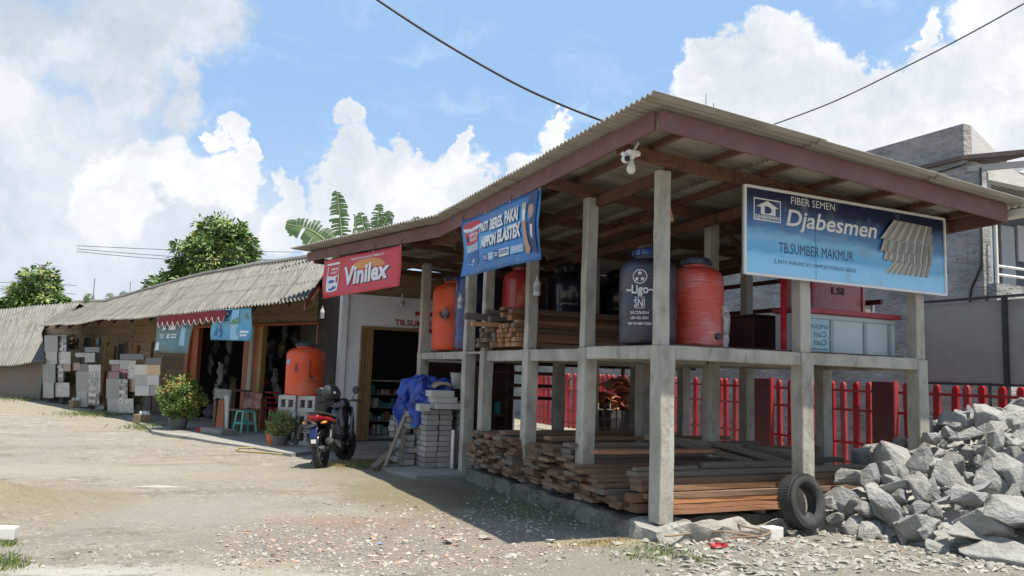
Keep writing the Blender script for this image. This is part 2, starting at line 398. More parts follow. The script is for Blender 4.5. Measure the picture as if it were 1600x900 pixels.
for j in range(len(ys) - 1):
    for i in range(nx - 1): nf.append((j * nx + i, j * nx + i + 1, (j + 1) * nx + i + 1, (j + 1) * nx + i))
me = bpy.data.meshes.new('ground'); me.from_pydata(nv, [], nf); me.shade_smooth(); me.update()
m_ground = bpy.data.materials.new('yard_dirt'); m_ground.use_nodes = True; t = NT(m_ground.node_tree); t.N.clear()
out = t.n('ShaderNodeOutputMaterial'); b = t.n('ShaderNodeBsdfPrincipled'); t.l(b.outputs[0], out.inputs[0]); b.inputs['Roughness'].default_value = .95; b.inputs['Specular IOR Level'].default_value = .2
P = t.n('ShaderNodeNewGeometry').outputs['Position']
big = t.noise(P, .45, 6, .62); mid = t.noise(P, 2.1, 8, .66); fine = t.noise(P, 14, 8, .7); grit = t.noise(P, 60, 4, .7)
c = t.ramp(big, [(.33, (.285, .245, .19)), (.45, (.345, .305, .245)), (.55, (.325, .292, .242)), (.68, (.38, .337, .268))])
c = t.mix(t.math('MULTIPLY', t.sstep(mid, .52, .70), .75), c, (.22, .195, .15))
c = t.mix(t.math('MULTIPLY', t.sstep(mid, .46, .30), .6), c, (.47, .44, .365))
def patch(px, py, rx, ry, colr, amt, soft=.35, rot=0.0, rgh=.5, ns=1.6):
    global c
    p = G(px, py); q = t.vm('SUBTRACT', P, (p.x, p.y, 0))
    m = t.n('ShaderNodeVectorRotate', rotation_type='Z_AXIS'); t.put(m.inputs['Vector'], q); m.inputs['Angle'].default_value = -rot
    e = t.vm('MULTIPLY', m.outputs[0], (1 / rx, 1 / ry, 0)); d = t.vm('LENGTH', e, out=1)
    d = t.math('ADD', d, t.math('MULTIPLY', t.math('SUBTRACT', t.noise(P, ns, 6, .65), .5), rgh * 2))
    c = t.mix(t.math('MULTIPLY', t.sstep(d, 1.0 + soft * .3, 1.0 - soft), amt), c, colr)
ua = math.atan2(U.y, U.x)
rot_ = t.n('ShaderNodeVectorRotate', rotation_type='Z_AXIS'); t.put(rot_.inputs['Vector'], P); rot_.inputs['Angle'].default_value = -.55
trk = t.noise(t.vm('MULTIPLY', rot_.outputs[0], (.18, 1.5, 0)), 1.1, 7, .62, .6)
c = t.mix(t.math('MULTIPLY', t.sstep(trk, .52, .66), .6), c, (.235, .205, .155))
c = t.mix(t.math('MULTIPLY', t.sstep(trk, .46, .34), .55), c, (.42, .39, .32))
for sc_, lo_, hi_, cc_, am_ in ((11, .62, .655, (.50, .465, .39), .8), (17, .635, .67, (.13, .112, .085), .8), (29, .63, .66, (.52, .49, .42), .7), (3.4, .63, .68, (.18, .155, .115), .6), (24, .64, .67, (.16, .14, .11), .8)):
    c = t.mix(t.math('MULTIPLY', t.sstep(t.noise(t.vm('ADD', P, (sc_, 2 * sc_, 0)), sc_, 3, .55), lo_, hi_), am_), c, cc_)
gp_ = t.noise(P, .8, 7, .65, .8)
c = t.mix(t.math('MULTIPLY', t.sstep(gp_, .50, .60), .75), c, (.315, .298, .262))
c = t.mix(t.math('MULTIPLY', t.sstep(gp_, .42, .34), .5), c, (.385, .355, .295))
dk_ = t.noise(t.vm('MULTIPLY', rot_.outputs[0], (.35, 1.2, 0)), 1.9, 8, .7, 1.0)
c = t.mix(t.math('MULTIPLY', t.sstep(dk_, .56, .66), .6), c, (.215, .185, .135))
blot = t.noise(P, 5.5, 7, .7)
c = t.mix(t.math('MULTIPLY', t.sstep(blot, .58, .66), .6), c, (.50, .47, .40))
c = t.mix(t.math('MULTIPLY', t.sstep(blot, .40, .32), .55), c, (.20, .175, .13))
patch(640, 770, 2.2, .9, (.235, .20, .11), .8, .6, ua)             # olive, damp dirt by the path
patch(820, 780, 2.4, 1.1, (.13, .128, .08), .85, .5, ua)           # mossy ground along the plinth
patch(560, 735, 1.2, 1.2, (.22, .195, .115), .6, .6)
patch(330, 800, 1.7, 1.0, (.36, .335, .285), .7, .6)                  # bare grey crust
patch(260, 740, 3.5, .9, (.34, .31, .255), .55, .7, .1)
patch(60, 640, 9, 1.1, (.33, .29, .2), .6, .6, -.75)
patch(120, 735, 2.2, .8, (.42, .38, .30), .5, .6)
patch(30, 790, 1.3, 1.4, (.31, .255, .165), .8, .6)                    # sandy heap
patch(640, 845, 1.9, 1.1, (.295, .255, .215), .85, .4)                 # crushed rubble bed
patch(560, 815, .9, .35, (.36, .215, .155), .55, .8)                     # brick dust
patch(1250, 880, 3.0, .8, (.30, .275, .225), .85, .4, .25)            # quarry chips in front of the heap
patch(230, 895, 1.6, .20, (.52, .49, .43), .8, .3, .0, 2.2, 5)         # spilt lime along the near edge
patch(120, 895, .5, .12, (.55, .52, .46), .85, .4, .0, .9, 4)
patch(250, 762, .3, .1, (.64, .6, .52), .8, .5, .0, .6, 4)
patch(390, 890, .6, .3, (.42, .375, .285), .6, .5)
patch(930, 850, .6, .25, (.42, .34, .20), .7, .5, .0)                 # dry yellow grass foot
c = t.mix(t.math('MULTIPLY', t.sstep(fine, .56, .72), .6), c, (.17, .15, .115))
c = t.mix(t.math('MULTIPLY', t.sstep(fine, .42, .26), .5), c, (.52, .485, .42))
c = t.mix(t.math('MULTIPLY', t.sstep(grit, .62, .72), .6), c, (.13, .115, .095))
t.l(c, b.inputs['Base Color'])
bn = t.n('ShaderNodeBump'); bn.inputs['Strength'].default_value = 1.0; bn.inputs['Distance'].default_value = .05
t.l(t.math('ADD', t.math('ADD', fine, t.math('MULTIPLY', grit, .45)), t.math('MULTIPLY', mid, 1.2)), bn.inputs['Height']); t.l(bn.outputs[0], b.inputs['Normal'])
ground = link_mesh('ground', me, m_ground); tag(ground, kind='structure')
def on(x, y, z=0.0): return V3((x, y, gz(x, y) + z))

# ------------------------------------------------------------------ row line, shop line
W0 = V3((-5.76, 18.35, 0)); RD = (V3((-16.69, 28.55, 0)) - W0).normalized(); RN = V3((RD.y, -RD.x, 0))
if RN.y < 0: RN = -RN
def RW(tt, o, z=0.0): return W0 + RD * tt + RN * o + Z * z
def PR(o): return VPlane(RW(0, o), RW(1, o))
S0 = G(532, 692, .05); SA, SB = (S0 - C0).dot(U), (S0 - C0).dot(V)     # foot of the white pillar
PS = VPlane(L(SA, SB), L(SA, SB + 1))                                  # white shop wall

# slabs, kerb
m_slab = M('worn_concrete_slab', [(.20, .19, .165), (.265, .255, .225), (.31, .295, .26)], .95, 1.2, 8, bump=.4, bscale=22, world=True, spots=[(1.0, (.20, .185, .14), .54, .72, .6), (12, (.16, .15, .13), .6, .75, .4)])
def slab(name, pts, z, mat, h=.3):
    mb = MB(); n = len(pts); P = []
    for i in range(n):
        a, bq = V3(pts[i]), V3(pts[(i + 1) % n])
        for k in range(8):
            p = a.lerp(bq, k / 8); w = .05 * mnoise.noise(V3((p.x * 2, p.y * 2, 7))) if k else 0
            P.append(V3((p.x + w, p.y + w, z - h)))
    mb.prism(P, (0, 0, h)); o = mb.build(name, mat); return tag(o, kind='structure')
def xy(p): return (p[0], p[1], 0)
k0, k1 = G(300, 679, .1), G(428, 699, .1)
kd = (k1 - k0).normalized()
slab('porch_slab', [xy(k0 - kd * 1.6), xy(k1 + kd * .5), xy(RW(-3.6, 2.9)), xy(RW(5.2, 2.9)), xy(RW(5.2, -1.0))], .045, m_slab)
slab('shop_floor', [xy(L(SA - .9, SB + .05)), xy(L(SA - .9, 3.2)), xy(L(SA + 3.2, 3.2)), xy(L(SA + 3.2, SB + .05))], .085, m_slab)
slab('concrete_apron', [xy(L(4.35, -.75)), xy(L(5.6, -1.0)), xy(L(5.9, .1)), xy(L(8.1, .1)), xy(L(8.1, 2.6)), xy(L(4.35, 2.6))], .05, m_slab)

# ------------------------------------------------------------------ timber shed
shed = thing('timber_shed', 'open two level concrete frame shed under a thin corrugated roof, full of timber', 'shed', L(0, 0))
def zr(a, b): return 3.66 - .053 * (b + .5) - .031 * (a + .6)       # top of the purlins
TB, BB = 1.753, 1.625
def column(a, b, wa, wb, z0, z1, split=None, ia=0.0, ib=0.0):
    mb = MB()
    if split:
        mb.lbox(a, a + wa, b, b + wb, z0, split); mb.lbox(a + ia, a + wa - .015, b + ib, b + wb - .012, split, z1)
    else: mb.lbox(a, a + wa, b, b + wb, z0, z1)
    o = mb.build('column', m_conc, shed, worn=.005); lx, ly = random.gauss(0, .0035), random.gauss(0, .0035)
    for v_ in o.data.vertices: v_.co.x += lx * (v_.co.z - BB); v_.co.y += ly * (v_.co.z - BB)
    return o
cols = [(0, 0, .17, .155, .17, 3.38, .075), (1.33, 0, .15, .155, .17, 3.37, .03), (2.66, 0, .15, .15, .17, 3.33, .03), (3.98, 0, .14, .15, .17, 3.28, .02),
        (4.62, 0, .14, .16, .04, 3.26, .02), (6.60, 0, .15, .16, .03, 3.40, .03),
        (0, 1.70, .16, .155, .17, 3.30, .02), (0, 3.40, .16, .15, .05, 3.20, .02),
        (1.38, 1.70, .15, .15, .17, 3.28, .02), (2.66, 1.66, .15, .15, .17, 3.24, .02), (4.0, 1.70, .15, .15, .17, 3.2, .02), (5.0, 1.70, .15, .15, .05, 3.2, .02),
        (1.33, 3.42, .15, .15, .05, 3.2, .02), (2.62, 3.36, .15, .15, .05, 3.15, .02), (3.98, 3.34, .15, .15, .05, 3.1, .02), (5.2, 3.3, .15, .15, .05, 3.1, .02)]
for a, b, wa, wb, z0, z1, ia in cols: column(a, b, wa, wb, z0, min(z1, zr(a, b) - .17), TB - .003, ia, .004)
def beam(a0, a1, b0, b1, z0=BB, z1=TB):
    mb = MB(); mb.lbox(a0, a1, b0, b1, z0, z1); return mb.build('beam', m_conc, shed, worn=.0035)
g = .003
beam(.172, 1.328, .012, .15); beam(1.482, 2.658, .03, .16, BB - .02, TB - .012); beam(2.812, 3.978, .045, .17, BB - .02, TB - .01)
beam(4.762, 6.598, .008, .15, BB + .005, TB - .015); beam(4.122, 4.618, .03, .15, TB - .05, TB - .02)
beam(.010, .15, .158, 1.698); beam(.010, .15, 1.858, 3.398, BB + .012, TB + .006)
for b in (1.70, 3.40):
    for a0, a1 in ((.162, 1.328), (1.532, 2.618), (2.812, 3.978), (4.152, 4.998)): beam(a0, a1, b + .01, b + .14, BB - .004, TB - .004)
for a in (1.38, 2.66, 3.98): beam(a + .01, a + .13, .162, 1.658, BB - .006, TB - .006); beam(a + .01, a + .13, 1.862, 3.338, BB - .006, TB - .006)
beam(6.61, 6.74, .162, 1.9, BB, TB - .02); beam(5.02, 5.14, 1.86, 3.29, BB, TB - .02)
# boards laid on the beams (the upper floor)
bk = MB().box(-.5, .5, -.5, .5, -.5, .5).mesh('board', bevel=.012)
def unit(name, me, mat, parent, c, ax, ay, az):
    """one piece from a shared unit mesh: centre and three full edge vectors"""
    ax, ay, az = V3(ax), V3(ay), V3(az)
    if ax.cross(ay).dot(az) < 0: az = -az
    o = bpy.data.objects.new(name, me); COL.objects.link(o)
    m3 = Matrix((ax.normalized(), ay.normalized(), az.normalized())).transposed()
    if parent:
        rt = root_of(parent); inv = (Matrix.Translation(rt.location) @ rt.rotation_euler.to_matrix().to_4x4()).inverted()
        c = inv @ V3(c); m3 = inv.to_3x3() @ m3; o.parent = parent
    o.location = c; o.rotation_euler = m3.to_euler(); o.scale = (ax.length, ay.length, az.length)
    return o
me_floor = bk.copy(); me_floor.name = 'floor_board'; me_floor.materials.append(m_wood_dark)
for bay in ((.16, 1.38), (1.38, 2.66), (2.66, 3.98), (4.7, 6.62)):
    for b0 in np.arange(.17, 3.36, .215):
        if bay[0] > 4 and b0 > 1.8: continue
        a0, a1 = bay[0] + random.uniform(.0, .03), bay[1] - random.uniform(0, .03)
        if bay[0] == .16 and b0 < 1.7: pass
        unit('floor_board', me_floor, None, shed, L((a0 + a1) / 2, b0 + .1, TB + .012), U * (a1 - a0), V * .2, Z * .022)

# plinth with a broken corner
pl = MB()
ft = MB()
def rough_block(mb, a0, a1, b0, b1, z0, z1, n=7, amp=.05, seed=0):
    def face(o, x, y):
        mb.grid(lambda i, j: (lambda p: p + V3(mnoise.noise_vector(p * 4 + V3((seed, 0, 0)))) * amp)(o + x * i + y * j), n, n)
    A, B, H = U * (a1 - a0), V * (b1 - b0), Z * (z1 - z0); o = L(a0, b0, z0)
    face(o, B, H); face(o + B, A, H); face(o + A + B, -B, H); face(o + A, -A, H); face(o + H, B, A)
rough_block(ft, -.15, .31, -.13, .42, -.2, .165, 16, .075, 1); rough_block(ft, -.12, .12, .40, 1.75, -.2, .13, 20, .09, 4); rough_block(ft, -.05, .2, 1.7, 3.3, -.2, .10, 16, .08, 8)
ft.build('footing', m_conc_rough, shed, smooth=25)
rough_block(pl, .31, 4.25, -.10, 3.3, -.25, .16, 60, .035, 21); pl.build('plinth', m_plinth, shed, smooth=25)

# timber roof frame
def rafter(p, q, w, h, name='rafter', mat=m_wood_dark): mb = MB(); mb.bar(p, q, w, h); return mb.build(name, mat, shed, bevel=.004)
for a in (0.07, 1.40, 2.73, 4.05):
    rafter(L(a, -.46, zr(a, -.46) - .135), L(a, 4.05, zr(a, 4.05) - .135), .06, .12)
for a in (5.1, 6.7): rafter(L(a, -.05, zr(a, 0) - .14), L(a, 3.6, zr(a, 3.6) - .16), .06, .12)
for b in (-.08, .60, 1.26, 1.95, 2.65, 3.3, 3.9):
    rafter(L(-.56, b, zr(-.56, b) - .038), L(4.55, b, zr(4.55, b) - .038), .05, .065, 'purlin')
for b in (.14, 1.55, 3.3): rafter(L(.1, b, zr(0, b) - .24), L(5.2, b, zr(5.2, b) - .24), .06, .11)
rafter(L(.20, .24, 2.93), L(.22, .10, 3.40), .05, .04, 'brace', m_plank_red)
rafter(L(1.5, .3, 3.0), L(1.5, 1.2, 3.38), .05, .06, 'brace'); rafter(L(1.5, 2.5, 2.9), L(1.5, 1.9, 3.3), .05, .06, 'brace'); rafter(L(2.8, .3, 2.9), L(2.8, 1.3, 3.3), .05, .06, 'brace')
# fascia boards
def fascia(p, q, h0, h1, th, name='fascia', parent=shed):
    d = (q - p); d.z = 0; d.normalize(); n = V3((d.y, -d.x, 0)) * th
    mb = MB(); mb.add([p, q, q + n, p + n, p - Z * h0, q - Z * h1, q + n - Z * h1, p + n - Z * h0],
                      [(3, 2, 1, 0), (4, 5, 6, 7), (0, 1, 5, 4), (1, 2, 6, 5), (2, 3, 7, 6), (3, 0, 4, 7)])
    bm_ = mb.build(name, m_fascia, parent, bevel=.003); return bm_
BEND = L(4.46, -.50); FEND = G(480, 395, 3.5)
fc0 = L(-.60, -.50, 3.655)
fascia(fc0 + U * .03, V3((BEND.x, BEND.y, 3.51)), .165, .185, -.025)
fascia(fc0, L(-.60, 4.02, 3.425), .17, .20, .025)
fascia(L(-.57, 4.02, 3.425), L(4.4, 4.02, 3.27), .20, .2, .025)
# corrugated sheets, each its own piece
def corr(parent, p00, du, dv, nu_len, zfun, pitch=.076, amp=.016, name='roof_sheet', mat=m_sheet, seg=6, nvs=5, ragged=.012):
    """sheet with waves across du (unit), running along dv (unit): lengths in nu_len"""
    lu, lv = nu_len; n = max(6, int(round(lu / pitch)) * seg); mb = MB()
    r0 = random.uniform(-ragged, ragged)
    def fn(i, j):
        x = lu * i; y = lv * j + r0 * (1 if j in (0, 1) else 0)
        p = V3(p00) + V3(du) * x + V3(dv) * y
        return V3((p.x, p.y, zfun(p) + amp * math.cos(2 * math.pi * x / pitch)))
    mb.grid(fn, n, nvs)
    me_o = mb.build(name, mat, parent, smooth=60); grid_uv(me_o, n, nvs, lu, lv)
    sm = me_o.modifiers.new('thick', 'SOLIDIFY'); sm.thickness = .007; sm.offset = 1
    return me_o
def zsheet(p): q = p - C0; return zr(q.dot(U), q.dot(V)) + .022
sw = .988
def lapped(zf, k): return lambda p: zf(p) + .006 * k
for i in range(6):
    a0 = -.78 + i * .912
    lw = .95 if i < 5 else 1.0
    for j, (b0, lb) in enumerate(((-.68, 1.9), (1.12, 1.7), (2.70, 1.5))):
        corr(shed, L(a0, b0), U, V, (lw, lb), lapped(zsheet, (i % 2) + 2 * (2 - j)), nvs=6)
# ------------------------------------------------------------------ shop beside the shed
shop = thing('paint_shop', 'white walled shop with a folding door and red painted name behind the red banner', 'shop', S0 * 1.0)
F2d = V3((FEND.x - BEND.x, FEND.y - BEND.y, 0)); F2l = F2d.length; F2d.normalize(); F2n = V3((F2d.y, -F2d.x, 0))
if F2n.dot(V) < 0: F2n = -F2n
bz = V3((BEND.x, BEND.y, 3.51))
fascia(bz, bz + F2d * (F2l + .0) + Z * (-.01), .185, .16, .025, parent=shop)
def z2(p): q = p - bz; return 3.55 - .02 * q.dot(F2n) + .0 * q.dot(F2d)
for i in range(5):
    u0 = -.42 + i * .95
    for j, (v0, lv) in enumerate(((-.26, 1.9), (1.55, 1.9), (3.35, 1.6))):
        corr(shop, bz + F2d * u0 + F2n * v0, F2d, F2n, (.985, lv), lapped(z2, (i % 2) + 2 * (2 - j) - 3), pitch=.08)
for v0 in (.5, 1.8, 3.1): mb = MB(); p = bz + F2n * v0 - Z * .10; mb.bar(p + F2d * .2, p + F2d * 4.2, .05, .10); mb.build('purlin', m_wood_dark, shop)
for u0 in (1.0, 2.5, 4.0): mb = MB(); p = bz + F2d * u0 - Z * .17; mb.bar(p + F2n * .03, p + F2n * 4.2, .06, .1); mb.build('rafter', m_wood_dark, shop)
def sw_(b0, b1, z0, z1, a0=0.0, th=.12, name='wall', mat=m_white_wall, bevel=0):
    mb = MB(); mb.lbox(SA + a0, SA + a0 + th, SB + b0, SB + b1, z0, z1); return mb.build(name, mat, shop, bevel=bevel)
DX0, DX1, DZ = .27, 1.62, 2.26
sw_(.0, DX0, .085, 2.86); sw_(DX1, 3.6, .085, 2.86); sw_(DX0, DX1, DZ, 2.86)
sw_(0, 3.6, 2.864, 3.42, .03, .08, 'gable_board', m_row)
pmb = MB(); pmb.lbox(SA - .06, SA + .14, SB - .13, SB - .003, .0, 3.4); pmb.build('pillar', m_white_wall, shop, bevel=.008)
# side and back walls, floor of the room
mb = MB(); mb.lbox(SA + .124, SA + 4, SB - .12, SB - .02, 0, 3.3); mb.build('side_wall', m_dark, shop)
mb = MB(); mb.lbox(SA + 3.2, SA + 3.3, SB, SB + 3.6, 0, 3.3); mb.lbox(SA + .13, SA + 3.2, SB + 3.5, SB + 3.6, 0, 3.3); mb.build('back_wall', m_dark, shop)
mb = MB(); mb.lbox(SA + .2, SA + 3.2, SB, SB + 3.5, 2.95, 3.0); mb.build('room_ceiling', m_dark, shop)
PSp = Print(lambda s, tt, l: L(SA - .001 - l, SB + s, tt), shop)
m_txt_red = flat('sign_red', (.36, .02, .02))
PSp.text('painted_name', 'TB.SUMBER MAKMUR', .93, 2.315, 2.62, 2.42, m_txt_red, bold=.03)
PSp.rect('painted_band', 1.34, 2.19, 3.5, 2.275, flat('painted_red', (.40, .03, .025)), 4)
PSp.rect('painted_band', 1.34, 2.52, 3.5, 2.60, flat('painted_red', (.40, .03, .025)), 4)
fd = thing('folding_door', 'brown folding slat door pushed open beside the white shop wall', 'door', L(SA, SB + DX0))
m_slat = M('door_slat', [(.21, .125, .055), (.32, .20, .09)], .55, 3, 5, (6, 6, 1), .2, 10, rand=.25)
k = 12
for i in range(k):
    b0 = SB + DX0 + .012 + i * .021; a0 = SA - .03 + (.035 if i % 2 else 0)
    mb = MB(); mb.bar(L(a0, b0, .10), L(a0 - .0, b0, 2.20), .020, .045, up=U); mb.build('slat', m_slat, fd)
mb = MB(); mb.lbox(SA - .05, SA + .05, SB + DX0, SB + DX1, 2.203, 2.257); mb.build('top_rail', M('door_rail', [(.20, .12, .05), (.28, .17, .08)], .6, 4), fd, bevel=.004)
mb = MB(); mb.lbox(SA - .03, SA + .03, SB + DX0 + .26, SB + DX1, .087, .11); mb.build('bottom_rail', m_iron, fd)
# glass counter with goods
cab = thing('glass_cabinet', 'glass display cabinet of paint tins just inside the shop door', 'cabinet', L(SA + .5, SB + 1.0, .085))
CA0, CA1, CB0, CB1 = SA + .42, SA + .85, SB + .55, SB + 2.0
mb = MB()
for a in (CA0, CA1 - .03):
    for b in (CB0, CB1 - .03): mb.lbox(a, a + .03, b, b + .03, .16, 1.20)
mb.lbox(CA0 - .01, CA1 + .01, CB0 - .01, CB1 + .01, 1.203, 1.23); mb.lbox(CA0 - .01, CA1, CB0 - .01, CB1, .085, .157)
mb.build('frame', M('aluminium', [(.38, .40, .42), (.46, .48, .5)], .4, 6, 3, metal=.6), cab, bevel=.003)
for z in (.42, .68, .94):
    mb = MB(); mb.lbox(CA0 + .02, CA1 - .02, CB0 + .035, CB1 - .035, z, z + .012); mb.build('shelf', M('shelf_glass', [(.2, .28, .27), (.25, .33, .32)], .2, 4), cab)
tin_cols = [(.5, .5, .5), (.06, .22, .24), (.35, .37, .36), (.1, .16, .3), (.55, .52, .45), (.3, .08, .06), (.05, .3, .28)]
tin_m = [flat('tin_paint_%s' % 'abcdefg'[i], c, .4) for i, c in enumerate(tin_cols)]
tb = MB().lathe([(0, 0), (.5, 0), (.5, .9), (.46, .93), (.46, 1), (0, 1)], 12).mesh('paint_tin', smooth=30)
bx = MB().box(-.5, .5, -.5, .5, 0, 1).mesh('carton', bevel=.02)
for z in (.165, .435, .695, .955):
    b = CB0 + .07; nth = 0
    while b < CB0 + .9:
        w = random.uniform(.06, .13); mtl = random.choice(tin_m); box = random.random() < .45
        mesh = (bx if box else tb).copy(); mesh.materials.append(mtl)
        o = link_mesh('carton' if box else 'paint_tin', mesh); o.location = L(CA0 + .12 + random.random() * .1, b, z + .001); o.scale = (w * .8, w * .8, random.uniform(.08, .19)); o.rotation_euler = (0, 0, ANG)
        nth += 1; sh_ = ('lowest', 'second', 'third', 'top')[(.165, .435, .695, .955).index(z)]; tag(o, ('small carton, %s from the left on the %s shelf of the glass cabinet' if box else 'small round tin, %s from the left on the %s shelf of the glass cabinet') % (('first', 'second', 'third', 'fourth', 'fifth', 'sixth', 'seventh', 'eighth', 'ninth', 'tenth', 'eleventh', 'twelfth', 'thirteenth')[nth - 1], sh_), 'carton' if box else 'tin', 'cartons in the glass cabinet' if box else 'paint tins in the glass cabinet')
        b += w * .8 + .012

# ------------------------------------------------------------------ the row of kiosks on the left
row = thing('kiosk_row', 'long low row of plank walled kiosks under a weathered corrugated roof', 'building', RW(4, 0))
P0r = PR(0)
def rt(x, y, o=0): h = PR(o).hit(x, y); return (h - W0).dot(RD), h.z
def rbox(mb, t0, t1, o0, o1, z0, z1): return mb.obox(RW(t0, o0, z0), RD * (t1 - t0), RN * (o1 - o0), Z * (z1 - z0))
tA = -3.55
d1l, d1r, d2l, d2r = rt(303, 600)[0], rt(375, 600)[0], rt(403, 600)[0], rt(490, 600)[0]
doorz = 2.35
def planks(t0, t1, z0, z1, o=0.0, h=.24):
    z = z0; k = 0
    while z < z1 - .02:
        hh = min(h * random.uniform(.92, 1.08), z1 - z); tt = t0
        while tt < t1 - .01:
            ln = min(random.uniform(1.6, 3.0), t1 - tt)
            if t1 - tt - ln < .4: ln = t1 - tt
            mb = MB(); rbox(mb, tt + .003, tt + ln - .003, o + random.uniform(-.006, .006), o + .05, z + .004, z + hh - .004)
            mb.build('plank', m_row, row); tt += ln
        z += hh
planks(tA, d2r - .22, .1, 3.2, h=.26); planks(d2r - .22, d1l + .3, doorz + .06, 3.2)
TW0, TW1 = d1l + .3, 17.2
w1l, w1r = rt(222, 560, .3)[0], 0
planks(TW0, TW0 + 6.5, .0, 3.0, .25, .25); planks(TW0 + 6.5, TW1, 0, 2.72, .25, .25)
mb = MB(); rbox(mb, tA, TW1, .31, .36, 0, 3.2); 
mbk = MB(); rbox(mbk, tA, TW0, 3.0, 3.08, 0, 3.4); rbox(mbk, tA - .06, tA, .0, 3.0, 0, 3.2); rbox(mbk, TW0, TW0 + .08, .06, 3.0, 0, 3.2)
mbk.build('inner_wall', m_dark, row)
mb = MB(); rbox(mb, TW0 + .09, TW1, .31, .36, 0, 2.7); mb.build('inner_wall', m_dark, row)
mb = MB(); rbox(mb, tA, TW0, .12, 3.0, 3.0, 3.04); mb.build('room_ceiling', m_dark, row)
# window holes are near black panels in frames, their inner shade put into colour
for (x0, x1, y0, y1) in ((183, 196, 538, 566), (130, 143, 527, 556)):
    (ta, za), (tb_, zb) = rt(x0, y1, .2), rt(x1, y0, .2)
    mb = MB(); t0, t1 = min(ta, tb_), max(ta, tb_)
    rbox(mb, t0, t1, .225, .236, za, zb); w = mb.build('window', m_dark, row)
    mb = MB(); rbox(mb, t0 - .05, t0 - .003, .19, .235, za - .05, zb + .05); rbox(mb, t1 + .003, t1 + .05, .19, .235, za - .05, zb + .05); rbox(mb, t0, t1, .19, .235, zb + .003, zb + .05); rbox(mb, t0, t1, .19, .235, za - .05, za - .003)
    mb.build('window_frame', m_row, row)
def rpost(x0, x1, y1, mat, name, o=-.05, z1=doorz, th=.12, z0=.046):
    ta, tb_ = rt(x0, y1, o)[0], rt(x1, y1, o)[0]; mb = MB(); rbox(mb, min(ta, tb_) + .004, max(ta, tb_) - .004, o, o + th, z0, z1); return mb.build(name, mat, row, bevel=.006)
rpost(283, 292, 620, m_orange_wood, 'door_panel'); rpost(292, 303, 620, m_orange_wood, 'door_panel', -.02)
rpost(375, 383, 620, m_orange_wood, 'door_panel'); rpost(383, 389, 620, M('pale_post', [(.40, .36, .28), (.48, .44, .36)], .8, 4, 5), 'door_post', -.08); rpost(389, 398, 620, m_orange_wood, 'door_panel', -.02); rpost(398, 404, 620, M('yellow_wood', [(.35, .22, .07), (.42, .28, .1)], .7, 4, 5, (6, 6, 1)), 'door_post', -.06)
rpost(488, 498, 620, m_orange_wood, 'door_post')
mb = MB(); rbox(mb, d2r - .25, d1l + .3, -.055, .05, doorz + .003, doorz + .055); mb.build('lintel', m_orange_wood, row, bevel=.004)
rpost(286, 290, 600, m_orange_wood, 'door_post', -.1)
# left timber door and posts in the plank wall
for (x0, x1, y0, y1) in ((157, 163, 535, 640), (163, 178, 540, 580), (205, 214, 540, 560), (232, 236, 535, 560)):
    (ta, za), (tb_, zb) = rt(x0, y1, .16), rt(x1, y0, .16); mb = MB(); rbox(mb, min(ta, tb_), max(ta, tb_), .17, .235, max(za, .02), zb); mb.build('door_panel', M('brown_door', [(.22, .12, .05), (.30, .17, .08)], .8, 4, 5, (6, 6, 1), rand=.15), row, bevel=.004)
# roof: eave line and ridge line sighted on their own planes
EV = VPlane(RW(-2.6, -2.0), RW(14, -1.0)); RGP = VPlane(RW(0, 2.6), RW(1, 2.6))
def curve(pl, pts):
    q = sorted(pl.st(x, y) for x, y in pts)
    def f(tt):
        if tt <= q[0][0]: k = 0
        elif tt >= q[-1][0]: k = len(q) - 2
        else: k = max(i for i in range(len(q) - 1) if q[i][0] <= tt)
        (a, za), (b, zb) = q[k], q[k + 1]; return za + (zb - za) * (tt - a) / (b - a)
    return f, q
fe, qe = curve(EV, [(462, 469), (420, 476), (371, 481), (310, 488), (250, 494), (200, 499), (160, 499), (118, 507), (65, 509)])
fr, qr = curve(RGP, [(508, 399), (440, 409), (400, 414), (300, 433), (233, 452), (187, 465), (167, 471), (117, 473)])
e0, e1 = qe[0][0], qe[-1][0]
EV0 = EV.w(e0, 0); EVd = EV.d
def roofpt(tt, w):
    """tt metres along the eave, w 0 at the eave, 1 at the ridge"""
    f = (tt - e0) / (e1 - e0); pe = EV.w(tt, fe(tt)); tr = qr[0][0] + (qr[-1][0] - qr[0][0]) * f
    prr = RGP.w(tr, fr(tr)); p = pe.lerp(prr, w); p.z += -.05 * math.sin(math.pi * w) + .02 * mnoise.noise(V3((tt * .9, w * 3, 2)))
    return p
def roof_sheets(parent, e_from, e_to, rows, wid=.98, pitch=.14, amp=.026, mat=m_sheet_old, fn=roofpt):
    tt = e_from; i = 0
    while tt < e_to - .2:
        w1 = min(wid, e_to - tt)
        for r, (v0, v1) in enumerate(rows):
            v0j = v0 + random.uniform(-.005, .005); sk = random.uniform(-.003, .003); up = .008 * (i % 2) + .010 * (len(rows) - r) - .02; n = max(8, int(w1 * 1.05 / pitch * 8)); mb = MB(); rise = random.uniform(-.003, .004)
            def g_(a, b):
                x = tt + w1 * 1.05 * a; p = fn(x, v0j + (v1 - v0j) * b + sk * a)
                return V3((p.x, p.y, p.z + up + rise + amp * math.cos(2 * math.pi * x / pitch)))
            mb.grid(g_, n, 5); o = mb.build('roof_sheet', mat, parent, smooth=60); grid_uv(o, n, 5, w1, 2.2)
            sm = o.modifiers.new('thick', 'SOLIDIFY'); sm.thickness = .008; sm.offset = 1
        tt += w1; i += 1
roof_sheets(row, e0 - .4, e1 + .3, ((0, .37), (.33, .70), (.66, 1.0)))
